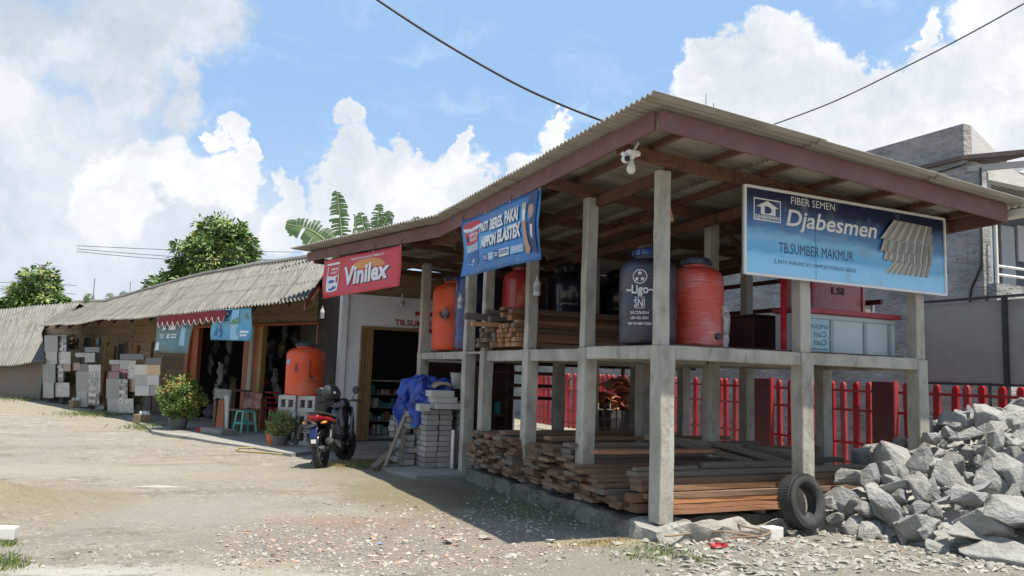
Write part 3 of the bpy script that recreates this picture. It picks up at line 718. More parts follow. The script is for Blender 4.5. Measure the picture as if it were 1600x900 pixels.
# back slope so the ridge is not an edge in the air
mb = MB(); mb.grid(lambda i, j: roofpt(e0 - .4 + (e1 + .7 - e0) * i, 1.0) + RN * 4 * j - Z * (1.5 * j + .02), 24, 3); mb.build('back_slope', m_sheet_old, row)
# ridge caps
tt = e0 - .3
while tt < e1:
    mb = MB(); p, q = roofpt(tt, 1.0), roofpt(min(tt + .95, e1 + .2), 1.0); mb.tube([p + Z * .01, q + Z * .01], .09, 8); mb.build('ridge_cap', m_sheet_old, row, smooth=40); tt += .93
# rafter ends below the eave, end fascia
for f in np.linspace(.02, .98, 13):
    tt = e0 + (e1 - e0) * f; p, q = roofpt(tt, .0), roofpt(tt, .45); mb = MB(); mb.bar(p + (q - p) * .03 - Z * .09, q - Z * .09, .05, .08); mb.build('rafter', m_wood_dark, row)
pA, pB = PR(-.9).hit(460, 478), PR(-.9).hit(512, 449)
mb = MB(); mb.prism([roofpt(e0 - .32, .02) - Z * .03, roofpt(e0 - .32, .5) - Z * .05, roofpt(e0 - .32, .5) - Z * .30, roofpt(e0 - .32, .02) - Z * .22], RD * .03)
mb.build('barge_board', M('red_barge', [(.26, .05, .035), (.32, .075, .05)], .7, 4, 5), row)
# post-and-block pier at the right end, next to the pillar
blk = MB().box(-.5, .5, -.5, .5, -.5, .5).mesh('wall_block', bevel=.03, jit=.02); blk.materials.append(M('grey_wall_block', [(.26, .24, .21), (.36, .34, .30), (.44, .42, .38)], .95, 6, 7, bump=.8, bscale=20, rand=.2))
for kz in range(16):
    for kk in range(2):
        c = RW(tA + .15 + kk * .40 + (.2 if kz % 2 else 0), -.09, .12 + kz * .19 + .093)
        unit('wall_block', blk, None, row, c, RD * .385, RN * .14, Z * .178)

# ------------------------------------------------------------------ low house at the far left
FH = VPlane(at(0, 600, 27.5), at(68, 600, 26.0)); FR = VPlane(at(0, 480, 33.5), at(117, 470, 31.0))
low = thing('low_house', 'low old house at the left edge with a mossy roof reaching almost to the ground', 'house', at(0, 615, 28.5).xy.to_3d())
h0, h1 = FH.st(-120, 585), FH.st(69, 567)
def lowroof(x, w):
    f = min((x - h0[0]) / (h1[0] - h0[0]), float(np.interp(w, [0, .25, .5, .75, .92], [1, .93, .865, .885, 1.02]))); x = h0[0] + f * (h1[0] - h0[0]); pe = FH.w(x, h0[1] + (h1[1] - h0[1]) * f)
    a, b_ = FR.st(-120, 494), FR.st(122, 472); pr_ = FR.w(a[0] + (b_[0] - a[0]) * f, a[1] + (b_[1] - a[1]) * f)
    p = pe.lerp(pr_, w); p.z += -.04 * math.sin(math.pi * w) + .03 * mnoise.noise(V3((x * .7, w * 3, 9))); return p
roof_sheets(low, h0[0], h1[0] + .1, ((0, .28), (.25, .53), (.5, .78), (.75, 1.0)), 1.05, .15, .026, fn=lowroof)
mb = MB()
p, q = lowroof(h0[0], .10), lowroof(h1[0] - .1, .10)
mb.prism([V3((p.x, p.y, -.4)), V3((q.x, q.y, -.4)), V3((q.x, q.y, q.z - .03)), V3((p.x, p.y, p.z - .03))], FH.n * .2 if FH.n.y > 0 else FH.n * -.2); mb.build('wall', M('low_house_wall', [(.12, .115, .10), (.17, .15, .125), (.19, .125, .085)], .95, 1.2, 6, bump=.5, world=True), low)
mb = MB(); mb.grid(lambda i, j: lowroof(h0[0] + (h1[0] - h0[0]) * i, 1.0) + V3((.4, 1, 0)).normalized() * 3 * j - Z * (1.2 * j + .02), 10, 2); mb.build('back_slope', m_sheet_old, low)

# ------------------------------------------------------------------ red fence, gate, grey house on the right
FB = 6.0
fence = thing('picket_fence', 'long bright red steel picket fence with rounded tops behind the timber shed', 'fence', L(4, FB, 0))
prof = [(-.045, 0), (.045, 0), (.045, 1.34), (.034, 1.375), (.015, 1.395), (-.015, 1.395), (-.034, 1.375), (-.045, 1.34)]
pk = MB(); pk.prism([V3((x, -.028, z)) for x, z in prof], (0, .056, 0)); pkm = pk.mesh('picket'); pkm.materials.append(m_red)
rz_u = math.atan2(U.y, U.x)
for k in range(78):
    a = -3.6 + k * .23
    o = bpy.data.objects.new('picket', pkm); COL.objects.link(o); o.parent = fence
    o.location = L(a, FB, .10) - L(4, FB, 0); o.rotation_euler = (random.gauss(0, .015), random.gauss(0, .012), rz_u); o.location.z += random.gauss(0, .004)
for z in (.25, .55, 1.06, 1.36):
    for s_ in range(6):
        mb = MB(); mb.lbox(-3.7 + s_ * 3, -3.7 + (s_ + 1) * 3 - .004, FB - .062, FB - .032, z - .02, z + .02); mb.build('rail', m_red, fence)
def a_at(x, y, b): return (PB(b).hit(x, y) - C0).dot(U)
for i, (x0, x1, lab) in enumerate(((1366, 1400, 'dark maroon steel gate post panel in the red fence, nearest the stone heap'), (1177, 1207, 'dark maroon steel panel in the red fence seen through the shed middle'))):
    a0, a1 = a_at(x1, 640, FB - .1), a_at(x0, 640, FB - .1)
    g_ = thing('gate_panel', lab, 'gate', L(a0, FB - .1, 0))
    mb = MB(); mb.lbox(a0, a1, FB - .16, FB - .09, .05, 1.52); mb.build('panel', m_maroon, g_, bevel=.01)
    mb = MB(); mb.lbox(a0 - .03, a0 - .003, FB - .165, FB - .085, .02, 1.53); mb.build('post', m_red, g_)  # no real post; bright red strip stands in for the panel's sunlit edge
# metal screen panels above the fence
m_screen = M('brown_grey_sheet_metal', [(.25, .215, .19), (.36, .335, .305), (.31, .295, .27)], .4, .8, 6, metal=.15, bump=.08, bscale=8, world=True, spots=(1.4, (.42, .34, .26), .54, .72, .6))
scr = thing('metal_screen', 'tall brown grey sheet metal screen standing behind the red fence at the right', 'screen', L(0, 6.6, 0))
for a0, a1 in ((a_at(1572, 500, 6.6) + .02, a_at(1440, 500, 6.6)), (a_at(1572, 500, 6.6) - 2.0, a_at(1572, 500, 6.6) - .02)):
    mb = MB(); mb.lbox(a0, a1, 6.6, 6.63, 1.54, 2.70); mb.build('panel', m_screen, scr)
for a in (a_at(1572, 500, 6.6), a_at(1440, 500, 6.6) + .02, a_at(1572, 500, 6.6) - 2.0): mb = MB(); mb.lbox(a - .03, a + .03, 6.55, 6.61, 0, 2.73); mb.build('post', m_iron, scr)
mb = MB(); aa = a_at(1440, 500, 6.6); mb.lbox(a_at(1572, 500, 6.6) - 2.0, aa + .05, 6.54, 6.66, 2.733, 2.76); mb.lbox(a_at(1572, 500, 6.6) - 2.0, aa + .05, 6.56, 6.64, 1.50, 1.537); mb.build('rail', m_iron, scr)

# grey two storey house
HB = 8.0; hs = thing('grey_house', 'unfinished grey plastered two storey house with a balcony behind the shed at the right', 'house', L(4, HB + 2, 0))
h1a = a_at(1505, 193, HB); htop = PB(HB).hit(1505, 193).z; hbot = PB(HB).hit(1533, 300)
lowa = (hbot - C0).dot(U)
mb = MB(); mb.lbox(h1a, 20, HB, HB + .2, -.2, htop); mb.build('side_wall', m_stucco, hs)
mb = MB(); mb.lbox(lowa, h1a - .003, HB + .004, HB + .2, -.2, 5.0); mb.build('side_wall', m_stucco, hs)
mb = MB(); mb.prism([L(h1a, HB + .203, 5.0), L(h1a, HB + 2.6, 5.0), L(h1a, HB + 2.6, 5.0), L(h1a, HB + 1.35, htop - .62), L(h1a, HB + .203, htop)], U * .18); mb.build('parapet', m_stucco_sunlit, hs)
mb = MB(); mb.lbox(h1a - .004, h1a - .02, HB + .4, HB + 1.1, htop - .50, htop - .46); mb.build('groove_shade', m_dark, hs)  # raised near black strip; a slot's shade put into its colour
mb = MB(); mb.lbox(19.8, 20, HB + .2, HB + 8, -.2, htop - .6); mb.lbox(h1a, 20, HB + 8, HB + 8.2, -.2, htop - .6); mb.build('back_wall', m_stucco, hs)
mb = MB(); mb.lbox(h1a + .1, 19.8, HB + .2, HB + 8, 5.2, 5.3); mb.build('roof_slab', m_stucco, hs)
# canopy over the balcony, its frame and brace
c0 = PB(HB - .06).hit(1503, 249); c1 = G(1640, 236, c0.z)
mb = MB(); mb.prism([c0, c1, c1 + U * 4.5, c0 + U * 4.5 - V * .0], Z * .07); mb.build('canopy', M('dark_canopy', [(.10, .07, .065), (.14, .10, .09)], .8, 3, 5), hs)
cdir = (c1 - c0).normalized(); q0c = c0 + U * .25 + cdir * .18 - Z * .14; 
mb = MB(); mb.bar(q0c, q0c + (c1 - c0) * .95, .06, .10); mb.build('canopy_frame', M('grey_frame', [(.34, .34, .33), (.40, .40, .39)], .7, 4), hs)
pfr = PA((q0c - C0).dot(U)); e = pfr.hit(1542, 292)
mb = MB(); mb.bar(V3((e.x, e.y, 2.6)), V3((e.x, e.y, c0.z - .09)), .09, .07, U); mb.build('canopy_post', M('grey_post', [(.30, .31, .32), (.38, .39, .40)], .7, 4), hs)
mb = MB(); mb.bar(pfr.hit(1546, 277), pfr.hit(1612, 258), .05, .09); mb.build('brace', M('grey_post', [(.3, .3, .3)]), hs)
FWA = h1a + 1.5                                     # wall at the back of the balcony
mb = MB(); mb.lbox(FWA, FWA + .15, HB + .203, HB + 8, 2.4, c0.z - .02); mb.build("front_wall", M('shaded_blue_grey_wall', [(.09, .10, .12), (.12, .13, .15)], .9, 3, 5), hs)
pf = PA(lowa - .1); q0 = pf.hit(1540, 442); q1 = pf.hit(1540, 470)
mb = MB(); mb.lbox(lowa - .2, lowa - .06, HB + .01, HB + 7, .0, q0.z); mb.build('balcony_parapet', m_stucco, hs)
mb = MB(); mb.lbox(lowa - .06, FWA, HB + .203, HB + 7, q0.z - 1.0, q0.z - .85); mb.build('balcony_floor', m_stucco, hs)
for y in (415.5, 429): h = pf.hit(1556, y); b0 = (h - C0).dot(V); mb = MB(); mb.tube([L(lowa - .12, b0, h.z), L(lowa - .12, HB + 7, h.z)], .022, 8); mb.build('balcony_rail', m_white, hs, smooth=40)
h = pf.hit(1556, 429); b0 = (h - C0).dot(V)
mb = MB(); mb.lbox(lowa - .14, lowa - .10, b0 - .02, b0 + .02, q0.z, pf.hit(1556, 352).z); mb.build('balcony_post', m_cream, hs)
pw = PA(FWA - .02)
def hrect(name, x0, x1, y0, y1, mat, a, th=.05, parent=None):
    p = PA(a); b0 = (p.hit(x0, y1) - C0).dot(V); b1 = (p.hit(x1, y1) - C0).dot(V); z0 = p.hit(x0, y1).z; z1 = p.hit(x0, y0).z
    mb = MB(); mb.lbox(a, a + th, b0, b1, z0, z1); return mb.build(name, mat, parent or hs)
dr = hrect('door', 1567, 1588, 352, 445, M('grey_door', [(.36, .37, .39), (.42, .43, .45)], .6, 5, 3), FWA - .06)
hrect('window', 1546, 1556, 355, 412, M('house_glass', [(.10, .14, .17), (.16, .20, .23)], .15, 3, 3), FWA - .04)
hrect('window_frame', 1543.5, 1545.5, 352, 414, m_cream, FWA - .06); hrect('window_frame', 1556.5, 1558.5, 352, 414, m_cream, FWA - .06)
hrect('curtain', 1592, 1640, 352, 408, M('pale_curtain', [(.45, .46, .48), (.52, .53, .55)], .9, 5), FWA - .06)
# drain pipe on the grey wall
mb = MB(); pts = [PB(HB - .02).hit(x, y) for x, y in ((1532, 262), (1533, 300), (1532, 345), (1534, 380), (1533, 415), (1524, 436), (1517, 452), (1515, 476))]; mb.tube(pts, .018, 6); mb.build('cable', m_black, hs, smooth=40)
mb = MB(); pts = [PB(HB - .02).hit(x, y) for x, y in ((1440, 276), (1470, 268), (1510, 256))]; mb.tube(pts, .012, 6); mb.build('cable', m_black, hs)
# gutter plank at the low side of the shed roof
gp = PB(4.2)
mb = MB(); p, q = gp.hit(1476, 354), gp.hit(1606, 331); mb.bar(p, q + (q - p) * .25, .12, .09); tag(mb.build('gutter', m_cream, None, bevel=.01), 'pale wooden gutter jutting out under the right end of the shed roof', 'gutter')
# red rails along the back of the upper floor
rf = thing('back_railing', 'dark red steel railing along the back of the upper timber floor', 'railing', L(2, 3.75, 1.75))
for z in (2.16, 2.45, 2.85): mb = MB(); mb.lbox(.75, 6.4, 3.74, 3.78, z - .03, z + .03); mb.build('rail', m_maroon, rf)
for a in (2.0, 4.0, 6.3): mb = MB(); mb.lbox(a, a + .05, 3.782, 3.83, .05, 3.1); mb.build('post', m_maroon, rf)

# plank walls added to darken the shed's back; near black colour stands for shade
bw_ = thing('back_wall', 'added dark plank wall closing the back of the timber shed behind the water tanks', 'wall', L(6.95, 2.4, 0))
m_bw = M('shade_dark_plank', [(.045, .03, .024), (.07, .05, .038)], .92, 2, 6, (3, 3, 3), .3, rand=.2)
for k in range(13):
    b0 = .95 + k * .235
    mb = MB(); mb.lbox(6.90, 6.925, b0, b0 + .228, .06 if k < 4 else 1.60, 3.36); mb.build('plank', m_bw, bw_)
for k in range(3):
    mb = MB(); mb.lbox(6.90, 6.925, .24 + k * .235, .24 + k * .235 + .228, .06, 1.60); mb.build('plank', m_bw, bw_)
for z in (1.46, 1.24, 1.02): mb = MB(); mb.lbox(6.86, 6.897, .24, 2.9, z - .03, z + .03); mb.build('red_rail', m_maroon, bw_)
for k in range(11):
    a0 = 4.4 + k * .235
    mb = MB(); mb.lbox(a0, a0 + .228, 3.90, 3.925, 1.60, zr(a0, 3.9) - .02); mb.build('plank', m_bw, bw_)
# ------------------------------------------------------------------ signboard
SP = PA(-.055); sg = thing('shop_signboard', 'blue roofing signboard with white frame hung across the front of the timber shed', 'signboard', L(-.05, .9, 2.46))
sB0, sB1, sZ0, sZ1 = .905, 3.80, 2.465, 3.335
def sgn(x, y):                      # survey of the crop used for lettering: crop pixels to board coordinates
    h = SP.hit(1140 + x / 2.811, 260 + y / 2.811); return (h - C0).dot(V) - sB0, h.z
mb = MB(); mb.lbox(-.05, -.025, sB0, sB1, sZ0, sZ1); mb.build('backing', M('sign_steel', [(.3, .3, .3), (.36, .36, .36)], .5, 4), sg)
fr_ = .022
for b0, b1, z0, z1 in ((sB0 - .004, sB0 + fr_, sZ0, sZ1), (sB1 - fr_, sB1 + .004, sZ0, sZ1), (sB0 + fr_, sB1 - fr_, sZ0 - .004, sZ0 + fr_), (sB0 + fr_, sB1 - fr_, sZ1 - fr_, sZ1 + .004)):
    mb = MB(); mb.lbox(-.068, -.048, b0, b1, z0, z1); mb.build('frame', m_white, sg, bevel=.002)
def gradient(name, stops, axis, lo, hi, rough=.35, world_dir=None):
    """flat print whose ink changes along the print itself (object space)"""
    m = bpy.data.materials.new(name); m.use_nodes = True; t = NT(m.node_tree); b = t.N['Principled BSDF']
    vec = t.n('ShaderNodeTexCoord').outputs['Object']; s = t.n('ShaderNodeSeparateXYZ'); t.l(vec, s.inputs[0])
    f = t.math('DIVIDE', t.math('SUBTRACT', s.outputs[axis], lo), hi - lo)
    f = t.math('ADD', f, t.math('MULTIPLY', t.math('SUBTRACT', t.noise(t.vm('MULTIPLY', vec, (1, 1, 4)), 2.2, 5, .6), .5), .22))
    c = t.ramp(f, stops); c = t.mix(t.math('MULTIPLY', t.sstep(t.noise(vec, 5, 6, .65), .52, .70), .38), c, (.22, .24, .25))
    t.l(c, b.inputs['Base Color']); b.inputs['Roughness'].default_value = rough; return m
m_sky_print = gradient('sign_print', [(0, (.30, .60, .82)), (.22, (.25, .55, .80)), (.30, (.10, .36, .60)), (.46, (.18, .42, .62)), (.56, (.05, .16, .34)), (.70, (.02, .07, .19)), (.82, (.008, .016, .05))], 2, 0, .87)
pS = Print(lambda s, z, l: L(-.050 - l, sB0 + s, z), sg)
pS.rect('printed_sky', fr_, sZ0 + fr_, sB1 - sB0 - fr_, sZ1 - fr_, m_sky_print, 6)
mw = flat('sign_white', (.72, .71, .66)); mn = flat('sign_navy', (.012, .028, .09)); mk = flat('sign_black', (.012, .014, .02))
def stext(txt, xl, yl, xr, yr, ytop, mat, **k):
    s0, z0 = sgn(xl, yl); s1, _ = sgn(xr, yr); _, zt = sgn(xl, ytop); pS.text('lettering', txt, s0, z0, s1, zt, mat, **k)
stext('FIBER SEMEN', 271, 164, 463, 194, 132, mw, bold=.0)
stext('Djabesmen', 250, 257, 648, 312, 186, mw, shear=.2, bold=.016)
stext('TB.SUMBER MAKMUR', 217, 377, 544, 415, 332, mn, bold=.0)
stext('JL.RAYA WARUNG AYU KAMP.JATI KEBALEN BEKASI', 196, 424, 555, 468, 406, mn)
# emblem: framed house shaped D with the name under it
(e0_, ez1), (e1_, _), (_, ez0) = sgn(106, 134), sgn(225, 152), sgn(106, 232)
fw_ = .012
for r_ in ((e0_, ez0, e1_, ez0 + fw_), (e0_, ez1 - fw_, e1_, ez1), (e0_, ez0 + fw_, e0_ + fw_, ez1 - fw_), (e1_ - fw_, ez0 + fw_, e1_, ez1 - fw_)): pS.rect('emblem_frame', *r_, mw, 2)
ew, eh = e1_ - e0_, ez1 - ez0
def ee(x, y): return (e0_ + ew * x, ez0 + eh * y)
pS.poly('emblem_roof', [ee(.10, .62), ee(.26, .62), ee(.26, .29), ee(.80, .29), ee(.80, .62), ee(.92, .62), ee(.50, .92)], mw)
pS.poly('emblem_hole', [ee(.40, .34), ee(.52, .34), ee(.61, .38), ee(.655, .46), ee(.655, .55), ee(.60, .63), ee(.52, .67), ee(.40, .67)], mn)
pS.text('lettering', 'DJABESMEN', *ee(.06, .10), *ee(.94, .25), mw, bold=.03)
pS.rect('panel_seam', sgn(378, 300)[0], sZ0 + fr_, sgn(378, 300)[0] + .004, sZ1 - fr_, flat('seam_ink', (.05, .10, .18)), 2)
# printed picture of roofing sheets
def wave_poly(pts, mat, name='printed_sheet'): pS.poly(name, [sgn(*p) for p in pts], mat)
def printed_sheet(tl, tr, br, bl, waves, shade):
    def lerp(a, b, f): return (a[0] + (b[0] - a[0]) * f, a[1] + (b[1] - a[1]) * f)
    bot = []
    for i in range(waves * 6 + 1):
        f = i / (waves * 6); p = lerp(bl, br, f); bot.append((p[0], p[1] - 4 * math.sin(2 * math.pi * f * waves)))
    wave_poly([tl, tr] + bot[::-1], flat('sheet_ink_%d' % shade, (.42 - .05 * shade, .40 - .05 * shade, .34 - .05 * shade)))
    k_ = 1 - .11 * shade
    for i in range(waves):
        for g0, g1, cc in ((.05, .22, (.56, .54, .47)), (.50, .66, (.33, .31, .26)), (.66, .84, (.24, .225, .185)), (.84, .94, (.33, .31, .26))):
            f0, f1 = (i + g0) / waves, (i + g1) / waves
            wave_poly([lerp(tl, tr, f0), lerp(tl, tr, f1), lerp(bl, br, f1), lerp(bl, br, f0)], flat('sheet_ink_%d_%d' % (shade, int(g0 * 100)), tuple(v * k_ for v in cc)), 'printed_wave')
printed_sheet((740, 400), (895, 350), (870, 488), (680, 465), 8, 0)
printed_sheet((690, 330), (885, 300), (880, 440), (672, 410), 8, 1)
printed_sheet((680, 290), (880, 270), (860, 395), (655, 372), 6, 2)
printed_sheet((712, 237), (878, 270), (862, 352), (652, 318), 6, 1)

# ------------------------------------------------------------------ banners
class Cloth:                        # hanging sheet between four measured corners
    def __init__(s, bl, br, tr, tl, nor, amp, seed): s.q = [V3(p) for p in (bl, br, tr, tl)]; s.n = V3(nor).normalized(); s.amp = amp; s.seed = seed
    def __call__(s, u_, v_, l=0.0):
        a = s.q[0].lerp(s.q[1], u_); b = s.q[3].lerp(s.q[2], u_); p = a.lerp(b, v_)
        w = s.amp * mnoise.noise(V3((u_ * 2.3, v_ * 1.2, s.seed))) * (1 - .5 * v_) + .3 * s.amp * math.sin(u_ * 17 + v_ * 4 + s.seed) * (1 - v_)
        return p + s.n * (w + l + .5 * s.amp * math.sin(u_ * 9 + v_ * 6 + s.seed) * (1 - .6 * v_))
def banner(name, label, cat, cl, mat, nu=26, nv=14):
    th = thing(name, label, cat, cl(.5, 0))
    mb = MB(); mb.grid(lambda i, j: cl(i, j), nu, nv); o = mb.build('cloth', mat, th, smooth=True)
    sm = o.modifiers.new('thick', 'SOLIDIFY'); sm.thickness = .002; sm.offset = -1
    for u_ in (.01, .34, .67, .99):
        p = cl(u_, .985); mb = MB(); mb.tube([p, p + Z * .07 - cl.n * .01, p + Z * .13 - cl.n * .05], .004, 5); mb.build('tie_cord', m_black, th); mb = MB(); mb.lathe([(.004, 0), (.011, 0), (.011, .004), (.004, .004)], 10, p + cl.n * .004, cl.n); mb.build('eyelet', m_metal, th)
    return th, Print(lambda s, t_, l: cl(s, t_, l), th, True)
# blue banner on the shed's long side
pb = PB(-.535)
cl = Cloth(pb.hit(722, 433), pb.hit(843, 405), pb.hit(845, 293), pb.hit(722, 347), -V, .03, 2.0)
m_blue_b = gradient('blue_banner_print', [(.0, (.02, .13, .36)), (.35, (.035, .20, .50)), (.6, (.05, .30, .62)), (.8, (.03, .17, .42)), (1, (.012, .06, .2))], 2, 0, .8, .45)
th, P_ = banner('paint_banner', 'blue waterproof paint banner with a paint can and a painter hanging from the shed eave', 'banner', cl, m_blue_b)
bw = flat('banner_white', (.70, .71, .72)); bn_ = flat('banner_navy', (.01, .03, .12)); br_ = flat('banner_red', (.50, .025, .03)); bs_ = flat('banner_skin', (.45, .26, .18)); bb_ = flat('banner_lightblue', (.25, .48, .66)); bd_ = flat('banner_blue', (.02, .10, .32))
def ellipse(cx, cy, rx, ry, a0=0, a1=360, n=18): return [(cx + rx * math.cos(R(a0 + (a1 - a0) * i / n)), cy + ry * math.sin(R(a0 + (a1 - a0) * i / n))) for i in range(n + (0 if a1 - a0 >= 360 else 1))]
P_.poly('printed_can', [(.055, .83), (.055, .20)] + ellipse(.155, .20, .10, .045, 180, 360, 10) + [(.255, .20), (.255, .83)], bb_, 2)
P_.poly('printed_can', [(.055, .40), (.055, .20)] + ellipse(.155, .20, .10, .045, 180, 360, 10) + [(.255, .20), (.255, .40)], bd_, 2)
P_.poly('printed_lid', ellipse(.155, .86, .12, .075), br_); P_.poly('printed_lid_rim', [(.035, .84), (.035, .79), (.155, .755), (.275, .79), (.275, .84), (.155, .80)], bw, 1)
P_.poly('printed_label', [(.055, .76), (.055, .56)] + ellipse(.155, .56, .10, .04, 180, 360, 8) + [(.255, .56), (.255, .76), (.155, .735)], br_, 1)
P_.rect('printed_mark', .068, .58, .115, .68, bn_, 2)
P_.text('lettering', 'NIPPON', .122, .655, .25, .715, bw, bold=.03); P_.text('lettering', 'PAINT', .130, .575, .245, .635, bw, bold=.03); P_.text('lettering', 'ELASTEX', .075, .43, .235, .50, bw, bold=.03); P_.text('lettering', '2D', .135, .215, .19, .27, bw, bold=.03)
for dx, dy, mt in ((.007, -.014, bn_), (0, 0, bw)):
    P_.text('lettering', 'PASTI', .275 + dx, .685 + dy, .385 + dx, .83 + dy, mt, shear=.12, bold=.05); P_.text('lettering', 'BERES,', .41 + dx, .665 + dy, .585 + dx, .83 + dy, mt, shear=.12, bold=.05); P_.text('lettering', 'PAKAI', .605 + dx, .67 + dy, .775 + dx, .85 + dy, mt, shear=.12, bold=.05)
    P_.text('lettering', 'NIPPON', .315 + dx, .41 + dy, .505 + dx, .575 + dy, mt, bold=.06); P_.text('lettering', 'ELASTEX', .525 + dx, .415 + dy, .80 + dx, .60 + dy, mt, shear=.1, bold=.06)
for i, (x0, x1, mt) in enumerate(((.345, .405, bd_), (.41, .48, bb_), (.485, .555, bd_), (.56, .68, bw), (.695, .83, bb_))): P_.rect('printed_box', x0, .165, x1, .285, mt, 3)
for x0, x1 in ((.355, .395), (.42, .47), (.495, .545)): P_.rect('printed_line', x0, .20, x1, .215, bw, 2); P_.rect('printed_line', x0, .235, x1, .25, bw, 2)
for z_ in (.20, .225, .25): P_.rect('printed_line', .57, z_, .67, z_ + .012, bd_, 2); P_.rect('printed_line', .715, z_, .81, z_ + .012, bw, 2)
P_.poly('printed_painter', [(.90, .98), (.985, .98), (.985, .08), (.93, .14), (.915, .35), (.90, .52), (.93, .62), (.885, .76)], bn_, 1)
P_.poly('printed_face', [(.905, .80), (.945, .80), (.96, .70), (.95, .62), (.92, .60), (.91, .66), (.90, .70)], bs_); P_.poly('printed_shirt', [(.93, .52), (.955, .50), (.95, .30), (.93, .36)], bw)
P_.poly('printed_arm', [(.842, .50), (.875, .52), (.89, .30), (.915, .18), (.89, .10), (.855, .16), (.845, .30)], bs_); P_.poly('printed_hand', [(.825, .60), (.875, .61), (.88, .50), (.838, .46)], bs_)
P_.poly('printed_brush', [(.833, .86), (.873, .86), (.873, .76), (.833, .76)], flat('bristle', (.52, .45, .32))); P_.poly('printed_brush', [(.833, .76), (.873, .76), (.868, .60), (.84, .60)], bw)
# red banner under the shop eave
rp = VPlane(BEND - F2n * .035, BEND + F2d - F2n * .035)
cl = Cloth(rp.hit(503, 467), rp.hit(624, 447), rp.hit(628, 383), rp.hit(507, 407), -F2n, .022, 5.0)
th, P_ = banner('paint_banner', 'red wall paint banner with white slanted lettering under the shop eave', 'banner', cl, M('red_banner_cloth', [(.46, .035, .05), (.54, .05, .07)], .55, 2, 5, bump=.1))
P_.poly('printed_sun', ellipse(.60, .60, .22, .24, 0, 180, 14), flat('banner_orange', (.62, .26, .06)))
for dx, dy, mt in ((.012, -.025, flat('banner_dark', (.05, .02, .06))), (0, 0, bw)): P_.text('lettering', 'Vinilex', .30 + dx, .27 + dy, .875 + dx, .70 + dy, mt, shear=.12, bold=.034)
P_.text('lettering', 'TEKNOLOGI BAGUS TERBUKTI', .385, .855, .80, .905, bw, bold=.02)
P_.poly('printed_can', [(.065, .80), (.065, .18)] + ellipse(.145, .18, .08, .05, 180, 360, 8) + [(.225, .18), (.225, .80)], bw, 1)
P_.poly('printed_label', [(.075, .80), (.075, .56), (.145, .53), (.22, .56), (.22, .80)], br_); P_.poly('printed_lid_rim', [(.055, .88), (.055, .83), (.235, .83), (.235, .88)], bw)
P_.text('lettering', 'NIPPON', .115, .69, .21, .75, bw, bold=.03); P_.text('lettering', 'PAINT', .115, .60, .20, .66, bw, bold=.03)
P_.poly('printed_splash', [(.10, .18), (.12, .25), (.14, .21), (.17, .30), (.18, .24), (.21, .29), (.20, .20), (.15, .16)], bd_); P_.rect('printed_mark', .10, .36, .17, .44, bd_, 3); P_.rect('printed_mark', .19, .36, .215, .52, br_, 2)
# two faded banners under the kiosk eave, red scalloped trim
bp = VPlane(RW(-2, -1.95), RW(10, -1.45))
c1 = Cloth(bp.hit(240, 550), bp.hit(293, 553), bp.hit(306, 489), bp.hit(247, 496), -RN, .03, 9.0)
th, P_ = banner('faded_banner', 'faded grey teal banner hanging under the kiosk eave behind the round shrub', 'banner', c1, gradient('teal_banner_print', [(0, (.06, .105, .125)), (.25, (.055, .17, .175)), (.5, (.065, .14, .145)), (.8, (.05, .075, .08)), (1, (.04, .05, .05))], 2, 0, .85, .5))
P_.rect('printed_box', .34, .62, .55, .82, bw, 2); P_.rect('printed_box', .72, .20, .85, .85, bb_, 3); P_.rect('printed_mark', .03, .06, .11, .28, bw, 2)
P_.text('lettering', 'PAKET', .12, .46, .27, .51, bw, bold=.02); P_.text('lettering', 'SUPER', .12, .39, .26, .44, bw, bold=.02); P_.text('lettering', '4X', .32, .39, .42, .51, bw, bold=.05); P_.rect('printed_line', .44, .40, .62, .43, bw, 2); P_.rect('printed_line', .44, .47, .62, .50, bw, 2)
P_.poly('printed_mark', [(.17, .60), (.24, .76), (.27, .64)], bw)
c2 = Cloth(bp.hit(328, 531), bp.hit(392, 533), bp.hit(393, 481), bp.hit(336, 484), -RN, .03, 12.0)
th, P_ = banner('faded_banner', 'pale blue banner with a dark label and leaves hanging over the kiosk door', 'banner', c2, gradient('pale_blue_print', [(0, (.03, .22, .40)), (.3, (.07, .31, .46)), (.7, (.10, .30, .41)), (1, (.06, .17, .28))], 2, 0, .75, .5))
P_.poly('printed_label', [(.16, .97), (.16, .74), (.42, .73), (.48, .82), (.50, .97)], bn_, 1); P_.text('lettering', 'AQUA', .17, .80, .42, .90, bw, bold=.03)
P_.rect('printed_panel', .51, .03, .70, .96, bb_, 3); P_.rect('printed_line', .76, .24, .94, .31, bw, 3); P_.rect('printed_line', .76, .14, .92, .20, bw, 3)
for x, y, s_ in ((.58, .62, .05), (.63, .55, .06), (.69, .60, .055), (.55, .54, .05), (.66, .68, .045), (.86, .78, .05), (.90, .70, .045)): P_.poly('printed_leaf', [(x - s_, y), (x, y + s_ * 1.3), (x + s_, y - .2 * s_), (x, y - s_)], flat('banner_green', (.10, .22, .10)))
for x, y in ((.12, .34), (.20, .48), (.24, .30)): P_.poly('printed_leaf', [(x - .01, y - .2), (x + .03, y + .12), (x + .035, y - .2)], bd_)
P_.rect('printed_line', .12, .62, .46, .645, bn_, 3)
bt = thing('bunting', 'red scalloped cloth trim with white edge along the kiosk eave above the banners', 'bunting', bp.hit(300, 500))
ep = VPlane(RW(-2, -2.03), RW(10, -1.5)); n_b = 12
sA, sB_ = ep.st(352, 482), ep.st(247, 494)
m_bunt = M('red_cloth', [(.24, .01, .015), (.17, .008, .012)], .8, 6, 4)
